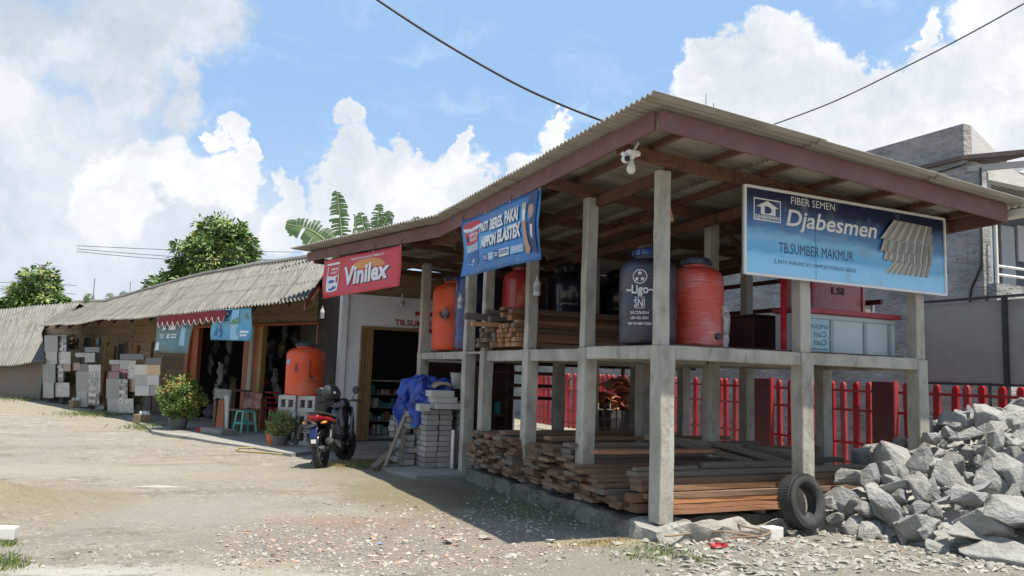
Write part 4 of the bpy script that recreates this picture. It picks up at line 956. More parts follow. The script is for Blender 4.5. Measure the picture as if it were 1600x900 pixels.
for i in range(n_b):
    f0, f1 = i / n_b, (i + .94) / n_b; t0, t1 = sA[0] + (sB_[0] - sA[0]) * f0, sA[0] + (sB_[0] - sA[0]) * f1
    zt = sA[1] + (sB_[1] - sA[1]) * f0 - .02; dz = .25 * random.uniform(.85, 1.1); w_ = t1 - t0
    pts = [(t0, zt), (t1, zt), (t1, zt - dz * .55), (t0 + w_ * .8, zt - dz * .85), (t0 + w_ * .5, zt - dz), (t0 + w_ * .2, zt - dz * .85), (t0, zt - dz * .55)]
    mb = MB(); mb.prism([ep.w(a, z) for a, z in pts], ep.n * .006); o = mb.build('pennant', m_bunt, bt)
    mb = MB(); loc_ = [ep.w(a, z) for a, z in pts[2:]]; mb.tube([p - ep.n * .006 for p in loc_], .005, 4); mb.build('white_edging', m_white, bt)

# ------------------------------------------------------------------ water tanks
def tank_prof(r, h, ribs=3):
    pr = [(0, 0), (r * .93, 0), (r * .98, h * .02)]
    z = h * .04
    for i in range(ribs):
        zz = h * (.06 + .60 * (i + .5) / ribs); pr += [(r, zz - h * .035), (r * .975, zz - h * .02), (r * .975, zz + h * .02), (r, zz + h * .035)]
    pr += [(r, h * .70), (r * .985, h * .76), (r * .90, h * .815), (r * .70, h * .86), (r * .50, h * .875), (r * .50, h * .90)]
    return pr
def tank(label, a, b, z, r, h, mat, lidmat, ribs=3, group=None, n=40, base=None):
    c = base if base is not None else L(a, b, z); th = thing('water_tank', label, 'water tank', c, 0, group)
    mb = MB(); mb.lathe(tank_prof(r, h, ribs), n, c); mb.build('body', mat, th, smooth=35)
    mb = MB(); mb.lathe([(0, 0), (r * .55, 0), (r * .56, h * .03), (r * .50, h * .065), (r * .30, h * .09), (r * .12, h * .10), (0, h * .10)], 24, c + Z * (h * .905)); mb.build('lid', lidmat, th, smooth=35)
    for k in range(8):
        th_ = k * math.pi / 4; d = V3((math.cos(th_), math.sin(th_), 0)); mb = MB(); mb.cbox(c + d * r * .55 + Z * (h * .925), d * .02, d.cross(Z) * .025, Z * h * .05); mb.build('lid_grip', lidmat, th)
    return th, c
dz0 = TB + .028
def film(name, base, pale, amt, rough=.22):     # shrink film: thin pale horizontal creases over the tank's own plastic
    m = bpy.data.materials.new(name); m.use_nodes = True; t = NT(m.node_tree); b = t.N['Principled BSDF']; v = t.n('ShaderNodeTexCoord').outputs['Object']
    f = t.noise(t.vm('MULTIPLY', v, (2.2, 2.2, 26)), 2.2, 7, .68, .6); g = t.noise(v, 3.2, 4, .5)
    fine = t.math('MULTIPLY', t.sstep(f, .50, .66), t.math('ADD', .35, t.sstep(g, .4, .62)), clamp=True)
    c = t.mix(t.math('MULTIPLY', fine, amt), base, pale); c = t.mix(t.math('MULTIPLY', t.sstep(g, .42, .66), amt * .5), c, pale)
    t.l(c, b.inputs['Base Color']); b.inputs['Roughness'].default_value = rough + .15; b.inputs['Coat Weight'].default_value = .6; b.inputs['Coat Roughness'].default_value = .16
    bn = t.n('ShaderNodeBump'); bn.inputs['Strength'].default_value = .5; bn.inputs['Distance'].default_value = .02; t.l(f, bn.inputs['Height']); t.l(bn.outputs[0], b.inputs['Normal']); t.l(bn.outputs[0], b.inputs['Coat Normal'])
    return m
m_navy_f = film('navy_tank_in_film', (.006, .008, .022), (.085, .09, .105), .42)
m_or_f = film('orange_tank_in_film', (.52, .045, .018), (.60, .25, .23), .8)
m_orange = M('orange_tank', [(.60, .06, .008), (.68, .085, .016)], .5, 2.5, 6, bump=.1, spots=[(3, (.44, .06, .02), .52, .72, .65), (9, (.66, .36, .26), .62, .72, .5), (1.6, (.52, .20, .10), .55, .72, .5), (40, (.3, .05, .02), .64, .7, .5)])
m_navy = M('navy_tank', [(.01, .02, .09), (.015, .03, .12)], .3, 3, 4, coat=.3, bump=.05); m_nblack = M('blackish_tank', [(.012, .014, .025), (.02, .022, .035)], .25, 3, 4, coat=.5, bump=.05)
m_redt = M('red_tank', [(.42, .03, .03), (.50, .05, .05)], .3, 3, 4, coat=.4, bump=.05); m_lid = M('dark_lid', [(.03, .032, .05), (.05, .052, .07)], .4, 6, 4)
th, c = tank('navy blue water tank in shrink film with white maker lettering left of the corner column', .62, .285, dz0, .285, .96, m_navy_f, m_navy, 2)
LR = .288; LC = c.copy()
def lig(ang0):
    def pt(s, z, l):
        an = ang0 + s / LR; return V3((LC.x + (LR + .004 + l) * math.sin(an), LC.y - (LR + .004 + l) * math.cos(an), z))
    return pt
# angle of the lettering's middle as it faces the yard
mid = PA(.33).hit(1003, 450); a_m = math.asin(max(-1, min(1, (mid.x - LC.x) / LR)))
pT = Print(lig(a_m), th); z0 = c.z; tw = flat('tank_white', (.62, .63, .66)); bg_ = flat('tank_ink_navy', (.012, .018, .06))
def ring(cx, cz, r0, r1, n=28):
    l = pT.lift(); mb = MB(); vs = []
    for i in range(n):
        an = 2 * math.pi * i / n; vs += [pT.pt(cx + r0 * math.cos(an), cz + r0 * math.sin(an), l), pT.pt(cx + r1 * math.cos(an), cz + r1 * math.sin(an), l)]
    mb.add(vs, [(2 * i, 2 * i + 1, (2 * i + 3) % (2 * n), (2 * i + 2) % (2 * n)) for i in range(n)]); mb.build('printed_ring', tw, th)
ring(.0, z0 + .635, .062, .070)
def star(cx, cz, r):
    pT.poly('printed_star', [(cx + (r if i % 2 == 0 else r * .42) * math.sin(i * math.pi / 5), cz + (r if i % 2 == 0 else r * .42) * math.cos(i * math.pi / 5)) for i in range(10)], tw)
star(0, z0 + .668, .026); star(-.028, z0 + .612, .026); star(.028, z0 + .612, .026)
pT.text('lettering', '~Ligo~', -.145, z0 + .475, .145, z0 + .555, tw, bold=.025); pT.rect('printed_line', -.05, z0 + .433, .05, z0 + .438, tw, 3)
pT.text('lettering', 'SNI', -.05, z0 + .345, .05, z0 + .42, tw, bold=.01); pT.rect('printed_line', -.05, z0 + .33, .05, z0 + .335, tw, 3)
pT.text('lettering', 'SNI 7276:2014', -.09, z0 + .275, .09, z0 + .300, tw, bold=.02); pT.text('lettering', 'LSPr-021-IDN', -.085, z0 + .225, .085, z0 + .250, tw, bold=.02); pT.text('lettering', 'NRP 101-084-172081', -.115, z0 + .170, .115, z0 + .195, tw, bold=.02)
th, c = tank('orange red water tank wrapped in torn cloudy plastic film right of the corner column', .60, .862, dz0, .275, .92, m_or_f, m_lid, 1)
mb = MB(); mb.lathe([(.0, 0), (.035, 0), (.035, .02), (0, .02)], 12, c + V3((-.0, 0, 0)) - U * .268 + V * .06 + Z * .10, -U); mb.build('outlet', m_black, th, smooth=30)
m_film = M('cloudy_film', [(.55, .5, .48), (.66, .6, .58)], .25, 4, 6, bump=.4, alpha=.38, coat=.3)
mb = MB()
def cap(i, j):
    an = 2 * math.pi * i; rr = .29 * (1 - .75 * j); p = c + V3((math.cos(an), math.sin(an), 0)) * rr + Z * (.62 + .19 * smooth01(j * 1.3))
    return p + V3(mnoise.noise_vector(p * 9)) * .03
mb.grid(cap, 36, 8); mb.build('loose_film', m_film, th, smooth=40)
mb = MB(); mb.grid(lambda i, j: L(.60, .862 + .13 + .09 * i * (1 - .5 * j) * (.3 + .7 * math.sin(math.pi * (.15 + .8 * j))), dz0 + .40 - .50 * j) - U * (.250 + .02 * math.sin(i * 5 + j * 7) * j + .05 * j) + V3(mnoise.noise_vector(V3((i * 3, j * 4, 2)))) * .025, 6, 14); mb.build('torn_film', m_film, th, smooth=60)
tank('tall orange water tank on the upper floor right above the blue tarpaulin', 5.95, .33, dz0, .36, 1.22, m_orange, m_lid, 2)
vt = thing('tank_valve', 'grey tape wrapped valve sticking out of the tall orange tank beside the column', 'valve', L(5.7, .0, dz0 + .62))
c = L(5.66, .02, dz0 + .55); mb = MB(); mb.tube([c + U * .1, c - V * .02 - U * .05, c - V * .05 - U * .12 - Z * .05], .035, 8); mb.build('pipe', m_iron, vt, smooth=40)
mb = MB(); rr_ = lambda i, j: c - U * .10 + V3((math.cos(i * 6.28), math.sin(i * 6.28), 0)) * .06 * math.sin(math.pi * j) + Z * (.2 * (j - .5)) + V3(mnoise.noise_vector(V3((i * 4, j * 4, 2)))) * .03; mb.grid(rr_, 10, 8); mb.build('tape', M('grey_tape', [(.16, .15, .15), (.26, .25, .25)], .6, 6), vt, smooth=40)
th, c = tank('glossy dark blue tank behind the lower edge of the blue banner', 5.02, .24, dz0, .26, 1.32, m_navy, m_lid, 2)
th, c = tank('glossy red tank standing behind the stacked battens under the blue banner', 4.62, .86, dz0, .29, 1.36, m_redt, m_lid, 1)
tank('nearly black water tank behind the upper timber, left of its twin', 4.46, 1.60, dz0, .38, 1.38, m_nblack, m_nblack, 2)
tank('nearly black water tank behind the upper timber, nearer the navy tank', 4.42, 2.48, dz0, .40, 1.34, m_nblack, m_nblack, 2)
# orange tank on hollow blocks by the kiosk, with faint stencil marks
tk = at(474, 622, 14.55); th, c = tank('faded orange water tank with dark lid standing on hollow blocks beside the motorcycle', 0, 0, 0, .345, .98, m_orange, m_lid, 0, base=V3((tk.x, tk.y, at(474, 618, 14.3).z)))
TC = c.copy(); pT = Print(lambda s, z, l: V3((TC.x + (.347 + l) * math.sin(s / .345), TC.y - (.347 + l) * math.cos(s / .345), z)), th)
ink = flat('stencil_ink', (.20, .03, .02)); pT.text('lettering', 'L', .16, c.z + .32, .24, c.z + .62, ink, bold=.03); pT.text('lettering', 'LIGO', .13, c.z + .24, .32, c.z + .28, ink, bold=.02); pT.rect('printed_mark', -.34, c.z + .56, -.22, c.z + .64, flat('tank_sticker', (.25, .35, .55)), 2); pT.rect('printed_mark', -.10, c.z + .42, -.05, c.z + .56, ink, 2)
TKC = c
# hollow blocks under it
hbm = MB(); hbm.box(-.2, .2, -.095, -.045, 0, .19); hbm.box(-.2, .2, .045, .095, 0, .19)
for x, x2 in ((-.2, -.135), (-.035, .035), (.135, .2)): hbm.box(x, x2, -.0449, .0449, 0, .19)
hbl = hbm.mesh('hollow_block', bevel=.004); hbl.materials.append(M('hollow_block', [(.40, .39, .36), (.52, .50, .46)], .95, 6, 7, bump=.6, rand=.12, spots=(4, (.25, .23, .2), .56, .72, .5)))
nb = 0
for k in range(3):
    for i in range(2):
        for j in range(2):
            o = link_mesh('hollow_block', hbl); o.location = V3((TC.x - .17 + .34 * i + random.uniform(-.01, .01), TC.y - .02 + .30 * j, .046 + (TC.z - .048) / 3 * (k + .5)))
            o.rotation_euler = (R(90), 0, random.uniform(-.03, .03) - .12); o.scale = (.82, (TC.z - .048) / 3 / .191, 1.5)
            tag(o, 'pale hollow block, %s %s, in the %s course under the orange tank' % ('front' if j == 0 else 'back', 'left' if i == 0 else 'right', ('lowest', 'middle', 'top')[k]), 'block', 'hollow blocks under the orange tank')
# ------------------------------------------------------------------ timber, every piece its own
ORD = 'first second third fourth fifth sixth seventh eighth ninth tenth eleventh twelfth thirteenth fourteenth'.split()
def plank_mesh(name, mat, warp=.01, seed=0):
    mb = MB(); n = 7; vs = []; rnd = random.Random(seed)
    ph = rnd.uniform(0, 6)
    for i in range(n):
        x = -.5 + i / (n - 1); wy = warp * math.sin(x * 3 + ph); wz = warp * 1.2 * math.cos(x * 2.6 + ph * 1.7)
        j = [rnd.uniform(-.04, .04) for _ in range(8)]
        vs += [(x, -.5 + wy + j[0], -.5 + wz + j[1]), (x, .5 + wy + j[2], -.5 + wz + j[3]), (x, .5 + wy + j[4], .5 + wz + j[5]), (x, -.5 + wy + j[6], .5 + wz + j[7])]
    fs = [(0, 3, 2, 1), (4 * n - 4, 4 * n - 3, 4 * n - 2, 4 * n - 1)]
    for i in range(n - 1):
        for k in range(4): fs.append((4 * i + k, 4 * i + (k + 1) % 4, 4 * i + 4 + (k + 1) % 4, 4 * i + 4 + k))
    mb.add(vs, fs); me = mb.mesh(name); me.materials.append(mat); return me
PM = {k: [plank_mesh('timber_plank', m, w, s * 11 + i) for i in range(5)] for s, (k, m, w) in enumerate((('brown', m_plank, .05), ('grey', m_plank_grey, .06), ('red', m_plank_red, .02), ('batten', m_batten, .06)))}
def plank(kind, a, z, b0, ln, w, h, label, group, yaw=0.0, name='timber_plank', pitch=0.0):
    d = (V * math.cos(yaw) + U * math.sin(yaw)); d = (d + Z * pitch).normalized()
    y = Z.cross(d).normalized(); zz = d.cross(y)
    o = unit(name, random.choice(PM[kind]), None, None, L(a, b0, z) + d * ln / 2, d * ln, y * w, zz * h)
    return tag(o, label, 'plank', group)
def stack(a0, a1, z0, z1, w, h, bs, ln, kinds, label, group, jb=.09, slope=0.0, skipin=False):
    z = z0; k = 0
    while z < z1 - h * .4:
        hh = h * random.uniform(.85, 1.15); a = a0 + random.uniform(0, .02); ix = 0
        inset = slope * (z - z0); a += inset
        while a < a1 - w * .5:
            ww = w * random.uniform(.8, 1.15); kd_ = random.choice(kinds); b0 = bs + random.uniform(-jb, jb); l2 = ln * random.uniform(.9, 1.05)
            if a - a0 - inset < w * .9: b0 = min(b0, bs + random.uniform(-.05, .10)); l2 = ln * random.uniform(.97, 1.05)
            plank(kd_, a + ww / 2, z + hh / 2, b0, l2, ww * .96, hh * .96, '%s, %s layer up, %s from the front' % (label, ORD[min(k, 13)], ORD[min(ix, 13)]), group, random.uniform(-.012, .012)); a += ww; ix += 1
        z += hh; k += 1
PZ = .168
stack(2.60, 4.15, PZ + .05, .67, .20, .038, -.09, 2.9, ['brown', 'brown', 'grey'], 'rough plank in the rearmost low stack', 'planks in the rear low stack', .10, .35)
stack(.36, 2.52, PZ + .05, .67, .22, .038, -.05, 3.05, ['grey', 'brown', 'brown', 'brown'], 'brown plank in the stepped low stack', 'planks in the stepped low stack', .12, 3.0)
for a in (.5, 1.6, 3.0, 3.9):                       # bearers
    pass
for b in (.25, 1.4, 2.6):
    for (a0, a1) in ((.22, 1.2), (1.25, 2.5), (2.62, 4.1)):
        o = unit('bearer', PM['grey'][0], None, None, L((a0 + a1) / 2, b, PZ + .022), U * (a1 - a0), V * .06, Z * .042); tag(o, 'short timber bearer lying crosswise beneath a low plank stack', 'bearer', 'bearers under the plank stacks')
# front row, long faces to the yard
z = PZ + .045
for (h, kd_, a_, w_, b0, ln, lab) in ((.045, 'red', .25, .10, .19, 1.62, 'fresh red plank lowest in the front row between two columns'), (.045, 'red', .25, .10, .17, 1.60, 'fresh red plank second from below in the front row'), (.05, 'red', .25, .10, .16, 1.55, 'fresh red plank uppermost of the red boards in the front row'),
                              (.05, 'brown', .27, .14, .01, 3.0, 'long brown plank resting on the red boards in the front row'), (.05, 'brown', .33, .18, -.03, 3.15, 'wide brown plank half way up the front row'), (.05, 'brown', .43, .2, .03, 3.1, 'bowed brown plank in the upper front row'), (.045, 'grey', .53, .2, .08, 3.1, 'grey brown plank topmost in the front row')):
    plank(kd_, a_, z + h / 2, b0, ln, w_, h * .95, lab, None, random.uniform(-.006, .006)); z += h + .003
for (b0, ln, zz, lab) in ((-.05, .95, PZ + .10, 'short doubled beam end under the front row left of the corner column, lower'), (-.10, .9, PZ + .19, 'short stout beam left of the corner column, upper')): plank('brown', .34, zz, b0, ln, .12, .075, lab, None)
# loose pieces lying on the low stacks
plank('red', 1.02, .70, -.05, 1.5, .14, .035, 'orange brown board lying loose on top of the middle of the low stacks', None, -.02)
plank('grey', .55, .585, .10, .75, .07, .03, 'pale grey board end lying on the front low stack', None, .02); plank('grey', 1.5, .725, -.1, 2.6, .16, .035, 'dark weathered board on top of the middle low stack', None, .01); plank('brown', 2.3, .72, .1, 2.6, .18, .04, 'wide dark board on the back edge of the middle low stack', None, -.01)
plank('brown', 3.2, .71, -.05, 2.6, .18, .045, 'wide board covering the rear low stack', None, .0); plank('grey', 1.0, .565, 1.0, 2.4, .12, .05, 'long grey plank slanting across the right half of the low stacks', None, .03); plank('brown', 1.5, .66, 1.6, 2.0, .1, .06, 'brown beam lying behind the grey timber frame', None, -.03)
# old timber frame lying tilted on the stacks at the right
tf = thing('timber_lattice', 'tilted grey wooden frame with slanting struts lying on the planks in the right bay', 'frame', L(.9, 1.5, .55))
for (p, q) in ((L(1.5, .9, .80), L(1.15, 2.9, .63)), (L(.6, .95, .60), L(.55, 2.4, .60)), (L(1.33, 1.15, .775), L(.62, 1.62, .615)), (L(1.28, 1.7, .745), L(.60, 2.05, .61)), (L(1.24, 2.1, .715), L(.58, 2.4, .605)), (L(.48, .45, .56), L(.50, .50, .76))):
    mb = MB(); mb.bar(p, q, .055, .06); mb.build('strut', m_plank_grey, tf, bevel=.004)
# upper battens
GB = 'battens on the upper floor'
def battens(a0, a1, z0, z1, cs, kinds, lab, bs, jb, ln):
    z = z0; kz = -1
    while z < z1 - .02:
        kz += 1; ix = -1; a = a0 + random.uniform(-.022, .022)
        while a < a1 - .02:
            ix += 1; plank(random.choice(kinds), a + cs / 2, z + cs / 2, bs + random.uniform(-jb, jb), ln * random.uniform(.95, 1.02), cs * .92, cs * .86, '%s, %s row up, %s from the front' % (lab, ORD[kz], ORD[ix]), GB + (' left' if 'grey' in lab else ' right'), random.uniform(-.006, .006), name='timber_batten'); a += cs * random.uniform(1.0, 1.08)
        z += cs
battens(2.97, 3.50, dz0, 2.05, .060, ['batten', 'batten', 'brown', 'red'], 'orange brown batten in the upper stack', -.02, .03, 2.1)
battens(3.52, 4.12, dz0, 2.03, .066, ['grey', 'grey', 'grey', 'brown'], 'grey batten left in the upper stack', -.02, .10, 2.0)
for (a, z, b0, ln, w, h, kd_, lab) in ((3.05, 2.085, .02, 2.2, .12, .065, 'batten', 'thick orange brown beam at the front of the upper stack'), (3.2, 2.155, .0, 2.15, .13, .065, 'batten', 'second thick beam above it in the upper stack'), (3.06, 2.225, -.06, 2.2, .12, .06, 'brown', 'rough slab topping the upper stack'),
                                  (3.62, 2.075, -.34, 2.3, .07, .055, 'batten', 'pale batten sticking out furthest left from the upper stack'), (3.85, 2.10, .0, 2.0, .07, .07, 'grey', 'grey batten under the dark beam on the upper stack'), (3.75, 2.17, -.04, 2.1, .08, .06, 'grey', 'grey beam in the top layers of the upper stack'),
                                  (3.98, 2.19, -.30, 2.0, .10, .085, 'grey', 'dark grey beam end poking out left at the top of the upper stack'), (3.45, 2.28, .0, 2.2, .15, .04, 'brown', 'flat brown board lying over the top of the upper stack'), (3.7, 2.25, -.12, 2.1, .09, .05, 'grey', 'weathered board second from the top of the upper stack'), (3.4, 2.20, -.02, 2.0, .09, .06, 'batten', 'orange batten among the top layers of the upper stack')):
    plank(kd_, a, z, b0, ln, w, h, lab, None, name='timber_beam')
for (b0, z) in ((.35, dz0 + .02), (.62, dz0 + .02), (1.05, dz0 + .025)): pass

# ------------------------------------------------------------------ paving block stack, vent blocks, tarpaulin
m_block = M('pale_paving_block', [(.30, .29, .26), (.42, .40, .36), (.36, .33, .29)], .95, 6, 7, bump=.6, rand=.22, spots=(5, (.22, .2, .17), .56, .7, .5))
m_carton = M('carton_board', [(.46, .44, .40), (.54, .52, .47)], .8, 3, 4, rand=.08)
pbm = MB().box(-.5, .5, -.5, .5, -.5, .5).mesh('paving_block', bevel=.05, jit=.03); pbm.materials.append(m_block)
SA0, SBL, SBR = 5.12, -.38, .05
for k in range(11):
    for i in range(2):
        for j in range(2):
            w = (SBR - SBL) / 2; o = unit('paving_block', pbm, None, None, L(SA0 + .13 + .27 * j + random.uniform(-.012, .012), SBL + w * (i + .5) + random.uniform(-.018, .018), .052 + .076 * k + .038), U * .25, V * w * .93, Z * .072)
            tag(o, 'pale paving block, %s %s, in the %s course of the square stack' % ('front' if j == 0 else 'back', 'left' if i == 0 else 'right', ORD[k]), 'block', 'paving blocks in the square stack')
for k in range(9):
    for i in range(3):
        if (k + i) % 7 == 5: continue
        o = unit('paving_block', pbm, None, None, L(SA0 + .45 + .30 * i + random.uniform(-.02, .02), -.47 + random.uniform(-.03, .03), .052 + .088 * k + .043), U * .2, V * .17, Z * .08); o.rotation_euler.z += random.uniform(-.15, .15)
        tag(o, 'rough grey block, %s from the front, in the %s course of the loose open stack' % (ORD[i], ORD[k]), 'block', 'loose blocks left of the square stack')
for k in range(8):
    o = unit('paving_block', pbm, None, None, L(5.35 + random.uniform(-.02, .02), .26, .052 + .10 * k + .05), U * .3, V * .22, Z * .095); tag(o, 'grey block, %s from the ground, in the dim stack behind the square block stack' % ORD[k], 'block', 'blocks behind the column')
cm = MB().box(-.5, .5, -.5, .5, -.5, .5).mesh('carton', bevel=.02); cm.materials.append(m_carton)
for (a, b, z, la, lb, h, lab) in ((5.2, -.06, .94, .3, .40, .085, 'flat pale carton lowest of the three on the square block stack'), (5.22, -.10, 1.03, .3, .38, .085, 'flat pale carton in the middle of the three on the square block stack'), (5.2, -.15, 1.118, .3, .36, .09, 'flat pale carton topmost of the three beside the tarpaulin'), (5.15, -.42, .915, .2, .16, .1, 'small pale carton at the left corner of the square block stack')):
    o = unit('carton', cm, None, None, L(a, b, z), U * la, V * lb, Z * h); o.rotation_euler.z += random.uniform(-.06, .06); tag(o, lab, 'carton')
m_tarp = M('blue_tarpaulin', [(.015, .04, .24), (.022, .06, .33), (.01, .028, .17)], .4, 3, 6, bump=.35, bscale=9)
mb = MB(); tcn = L(5.72, -.17, 1.0)
def tarp(i, j):
    an = 2 * math.pi * i; v = j; r0 = .40 * math.sqrt(max(0, 1 - (1 - v) ** 2.2)); zz = .33 * (1 - v ** 1.6) - (.18 * max(0, v - .8) / .2) * (1 + .9 * math.cos(an - 2.6))
    p = tcn + U * math.cos(an) * r0 * 1.0 + V * math.sin(an) * r0 * 1.05 + Z * zz
    q = mnoise.noise_vector(p * 4.2) * .075 + mnoise.noise_vector(p * 9) * .06 + mnoise.noise_vector(p * 22) * .022; fold = .035 * math.sin(an * 9 + 4 * v) * v
    return p + V3(q) * 1.25 + (p - tcn).normalized() * fold - Z * (.30 * smooth01((-(p - tcn).dot(V) - .15) / .4))
mb.grid(tarp, 110, 40); tp = mb.build('blue_tarpaulin', m_tarp, None, smooth=50); tag(tp, 'crumpled bright blue tarpaulin bundle lying on the block stacks', 'tarpaulin')
mb = MB(); mb.grid(lambda i, j: L(5.50, -.06, 1.215) + V * (.33 * (i - .5)) + U * .35 * (j - .5) + Z * (.05 * math.sin(math.pi * i) + .04 * i) + V3(mnoise.noise_vector(V3((i * 3, j * 3, 4)))) * .02, 8, 6); o = mb.build('paper_sack', M('brown_paper_sack', [(.40, .30, .20), (.48, .38, .27)], .85, 4, 5), None, smooth=40); sm = o.modifiers.new('t', 'SOLIDIFY'); sm.thickness = .04; tag(o, 'flat brown paper sack lying between the tarpaulin and the cartons', 'sack')
for i, (b, lean, lab) in enumerate(((-.62, .10, 'grey weathered lath leaning on the left block stack, upright one'), (-.76, .28, 'thin grey lath leaning furthest left against the end column'))):
    mb = MB(); mb.bar(L(5.3, b - lean * .5, .06), L(5.6, b + lean, .92), .05, .03); tag(mb.build('lath', m_plank_grey, None), lab, 'lath')
mb = MB(); mb.bar(L(5.35, -1.05, .05), L(5.6, -.66, .30), .12, .03); tag(mb.build('board_offcut', m_plank_grey, None), 'broken grey board propped on the ground at the foot of the block stack', 'board')
mb = MB(); mb.lathe([(.045, 0), (.05, 0), (.05, .55), (.045, .55)], 14, L(5.0, .02, .055)); tag(mb.build('metal_pipe', m_metal, None, smooth=40), 'short steel pipe standing upright between block stack and column', 'pipe')
# dim goods behind, seen between the left columns
mb = MB(); mb.lathe([(0, 0), (.10, 0), (.13, .23), (.137, .235), (.137, .25), (.12, .25), (.10, .02), (0, .02)], 20, L(5.9, .42, 1.18)); tag(mb.build('bucket', m_cream, None, smooth=40), 'cream plastic bucket on the goods behind the tarpaulin', 'bucket')
for k in range(9):
    o = unit('carton', cm, None, None, L(6.0 + .05 * (k % 2), .16 + .19 * (k % 3), .16 + .33 * (k // 3)), U * .26, V * .17, Z * .30); tag(o, 'dim carton, %s in the %s row up, behind the blue tarpaulin' % (('left', 'middle', 'right')[k % 3], ORD[k // 3]), 'carton', 'cartons behind the tarpaulin')
m_rust = M('dim_rust', [(.12, .05, .03), (.18, .09, .06)], .8, 4, 5, rand=.2)
for k in range(4):
    mb = MB(); mb.tube([L(4.72 + .06 * k, .17 + .02 * k, .06), L(4.74 + .06 * k, .20, .95)], .035, 10); tag(mb.build('dark_pipe', m_iron, None, smooth=40), 'dark pipe standing behind the column left of the low timber', 'pipe', 'dark pipes behind the column')
ho = thing('goods_shelf', 'dark wooden shelving with dim goods at the back of the lower shed', 'shelf', L(6.2, 1.3, 0))
for z in (.35, .75, 1.15, 1.45): mb = MB(); mb.lbox(5.9, 6.4, .75, 1.3, z, z + .03); mb.build('shelf', m_wood_dark, ho)
for b in (.75, 1.27): mb = MB(); mb.lbox(5.9, 6.4, b, b + .03, .05, 1.55); mb.build('upright', m_wood_dark, ho)
for i in range(3):
    b = .85 + i * .17
    for z in (.382, .782):
        if random.random() < .8:
            mesh = random.choice((tb, bx)).copy(); mesh.materials.append(random.choice(tin_m)); o = link_mesh('paint_tin', mesh); o.location = L(6.05, b, z); o.scale = (.13, .13, random.uniform(.14, .28)); tag(o, 'dim tin on the dark shelving at the back of the shed', 'tin', 'tins on the dark shelving')
# clay roof tiles heap under the shed, ladder-like bamboo lattice
m_clay = M('clay_tile', [(.40, .12, .05), (.50, .19, .08), (.30, .09, .04)], .8, 4, 5, rand=.25, bump=.2)
ct = MB(); ct.grid(lambda i, j: V3((.10 * math.cos(math.pi * i), -.16 + .32 * j, .06 * math.sin(math.pi * i))), 8, 1); ctm = ct.mesh('clay_tile', smooth=True); ctm.materials.append(m_clay)
TLB = (PA(6.1).hit(966, 615) - C0).dot(V)
for k in range(48):
    b = TLB + random.uniform(-.42, .42); a = 4.9 + random.uniform(-.15, .2); lay = k / 48
    o = link_mesh('clay_tile', ctm); sm = o.modifiers.new('t', 'SOLIDIFY'); sm.thickness = .014; o.location = L(a + 1.2, b, .85 + .55 * lay * (1 - abs(b - TLB) * .7)); o.rotation_euler = (random.uniform(-.4, .4), random.uniform(-.5, .5), ANG + random.uniform(-.6, .6))
    tag(o, 'curved orange clay roof tile in the untidy heap behind the lower timber', 'roof tile', 'clay tiles heaped behind the timber')
mb = MB(); rough_block(mb, 5.8, 6.5, TLB - .55, TLB + .45, .05, .88, 6, .08, 12); o = mb.build('tile_crate', m_dark, None); tag(o, 'dark heap of crates under the clay roof tiles', 'crate')
bl = thing('bamboo_lattice', 'thin bamboo lattice leaning on the goods behind the lower planks', 'lattice', L(4.6, 1.0, .5))
BLB = (PA(5.4).hit(945, 660) - C0).dot(V) - .3
for i in range(5): mb = MB(); mb.tube([L(5.3, BLB + .12 * i, .35), L(5.65, BLB + .2 + .12 * i, 1.0)], .012, 6); mb.build('pole', m_plank_grey, bl)
for k in range(4): f = .15 + .23 * k; mb = MB(); mb.tube([L(5.3 + .35 * f, BLB - .05 + .2 * f, .35 + .65 * f), L(5.3 + .35 * f, BLB + .53 + .2 * f, .35 + .65 * f)], .010, 6); mb.build('rung', m_plank_grey, bl)

# ------------------------------------------------------------------ upper right bay: reused display box, red cabinet
m_acr = M('frosted_acrylic', [(.36, .42, .42), (.42, .48, .48)], .3, 1.5, 4, bump=.03, spots=(2, (.30, .36, .36), .55, .75, .5)); m_acr_d = M('acrylic_joint', [(.20, .25, .26), (.25, .30, .31)], .35, 3, 3)
db = thing('display_box', 'pale frosted sign box with mirrored lettering behind the right columns of the upper floor', 'sign box', L(.45, 3.0, dz0))
B0, B1, ZB, ZT = 1.93, 3.36, dz0, dz0 + .40
mb = MB(); mb.lbox(.26, .60, B0, B1, ZB, ZT); mb.build('panel', m_acr, db, bevel=.004)
for b in (2.36, 2.86, 3.24): mb = MB(); mb.lbox(.246, .259, b, b + .045, ZB, ZT - .06); mb.build('joint', m_acr_d, db)
mb = MB(); mb.lbox(.25, .259, B0, B1, ZT - .055, ZT - .045); mb.build('joint', m_acr_d, db)
pD = Print(lambda s, z, l: L(.258 - l, s, z), db); pD.rect('printed_panel', B0 + .05, ZB + .01, 2.35, ZT - .06, flat('panel_blue', (.30, .45, .52)), 3)
mt_ = flat('mirror_ink', (.05, .12, .16)); pD.text('lettering', 'SPESIAL', 2.02, ZB + .245, 2.335, ZB + .285, mt_, bold=.02, mirror=True); pD.text('lettering', 'Cuci', 2.13, ZB + .16, 2.31, ZB + .215, mt_, bold=.02, mirror=True); pD.text('lettering', 'Cuci', 2.13, ZB + .075, 2.31, ZB + .13, mt_, bold=.02, mirror=True); pD.rect('printed_line', 2.02, ZB + .025, 2.33, ZB + .035, mt_, 2)
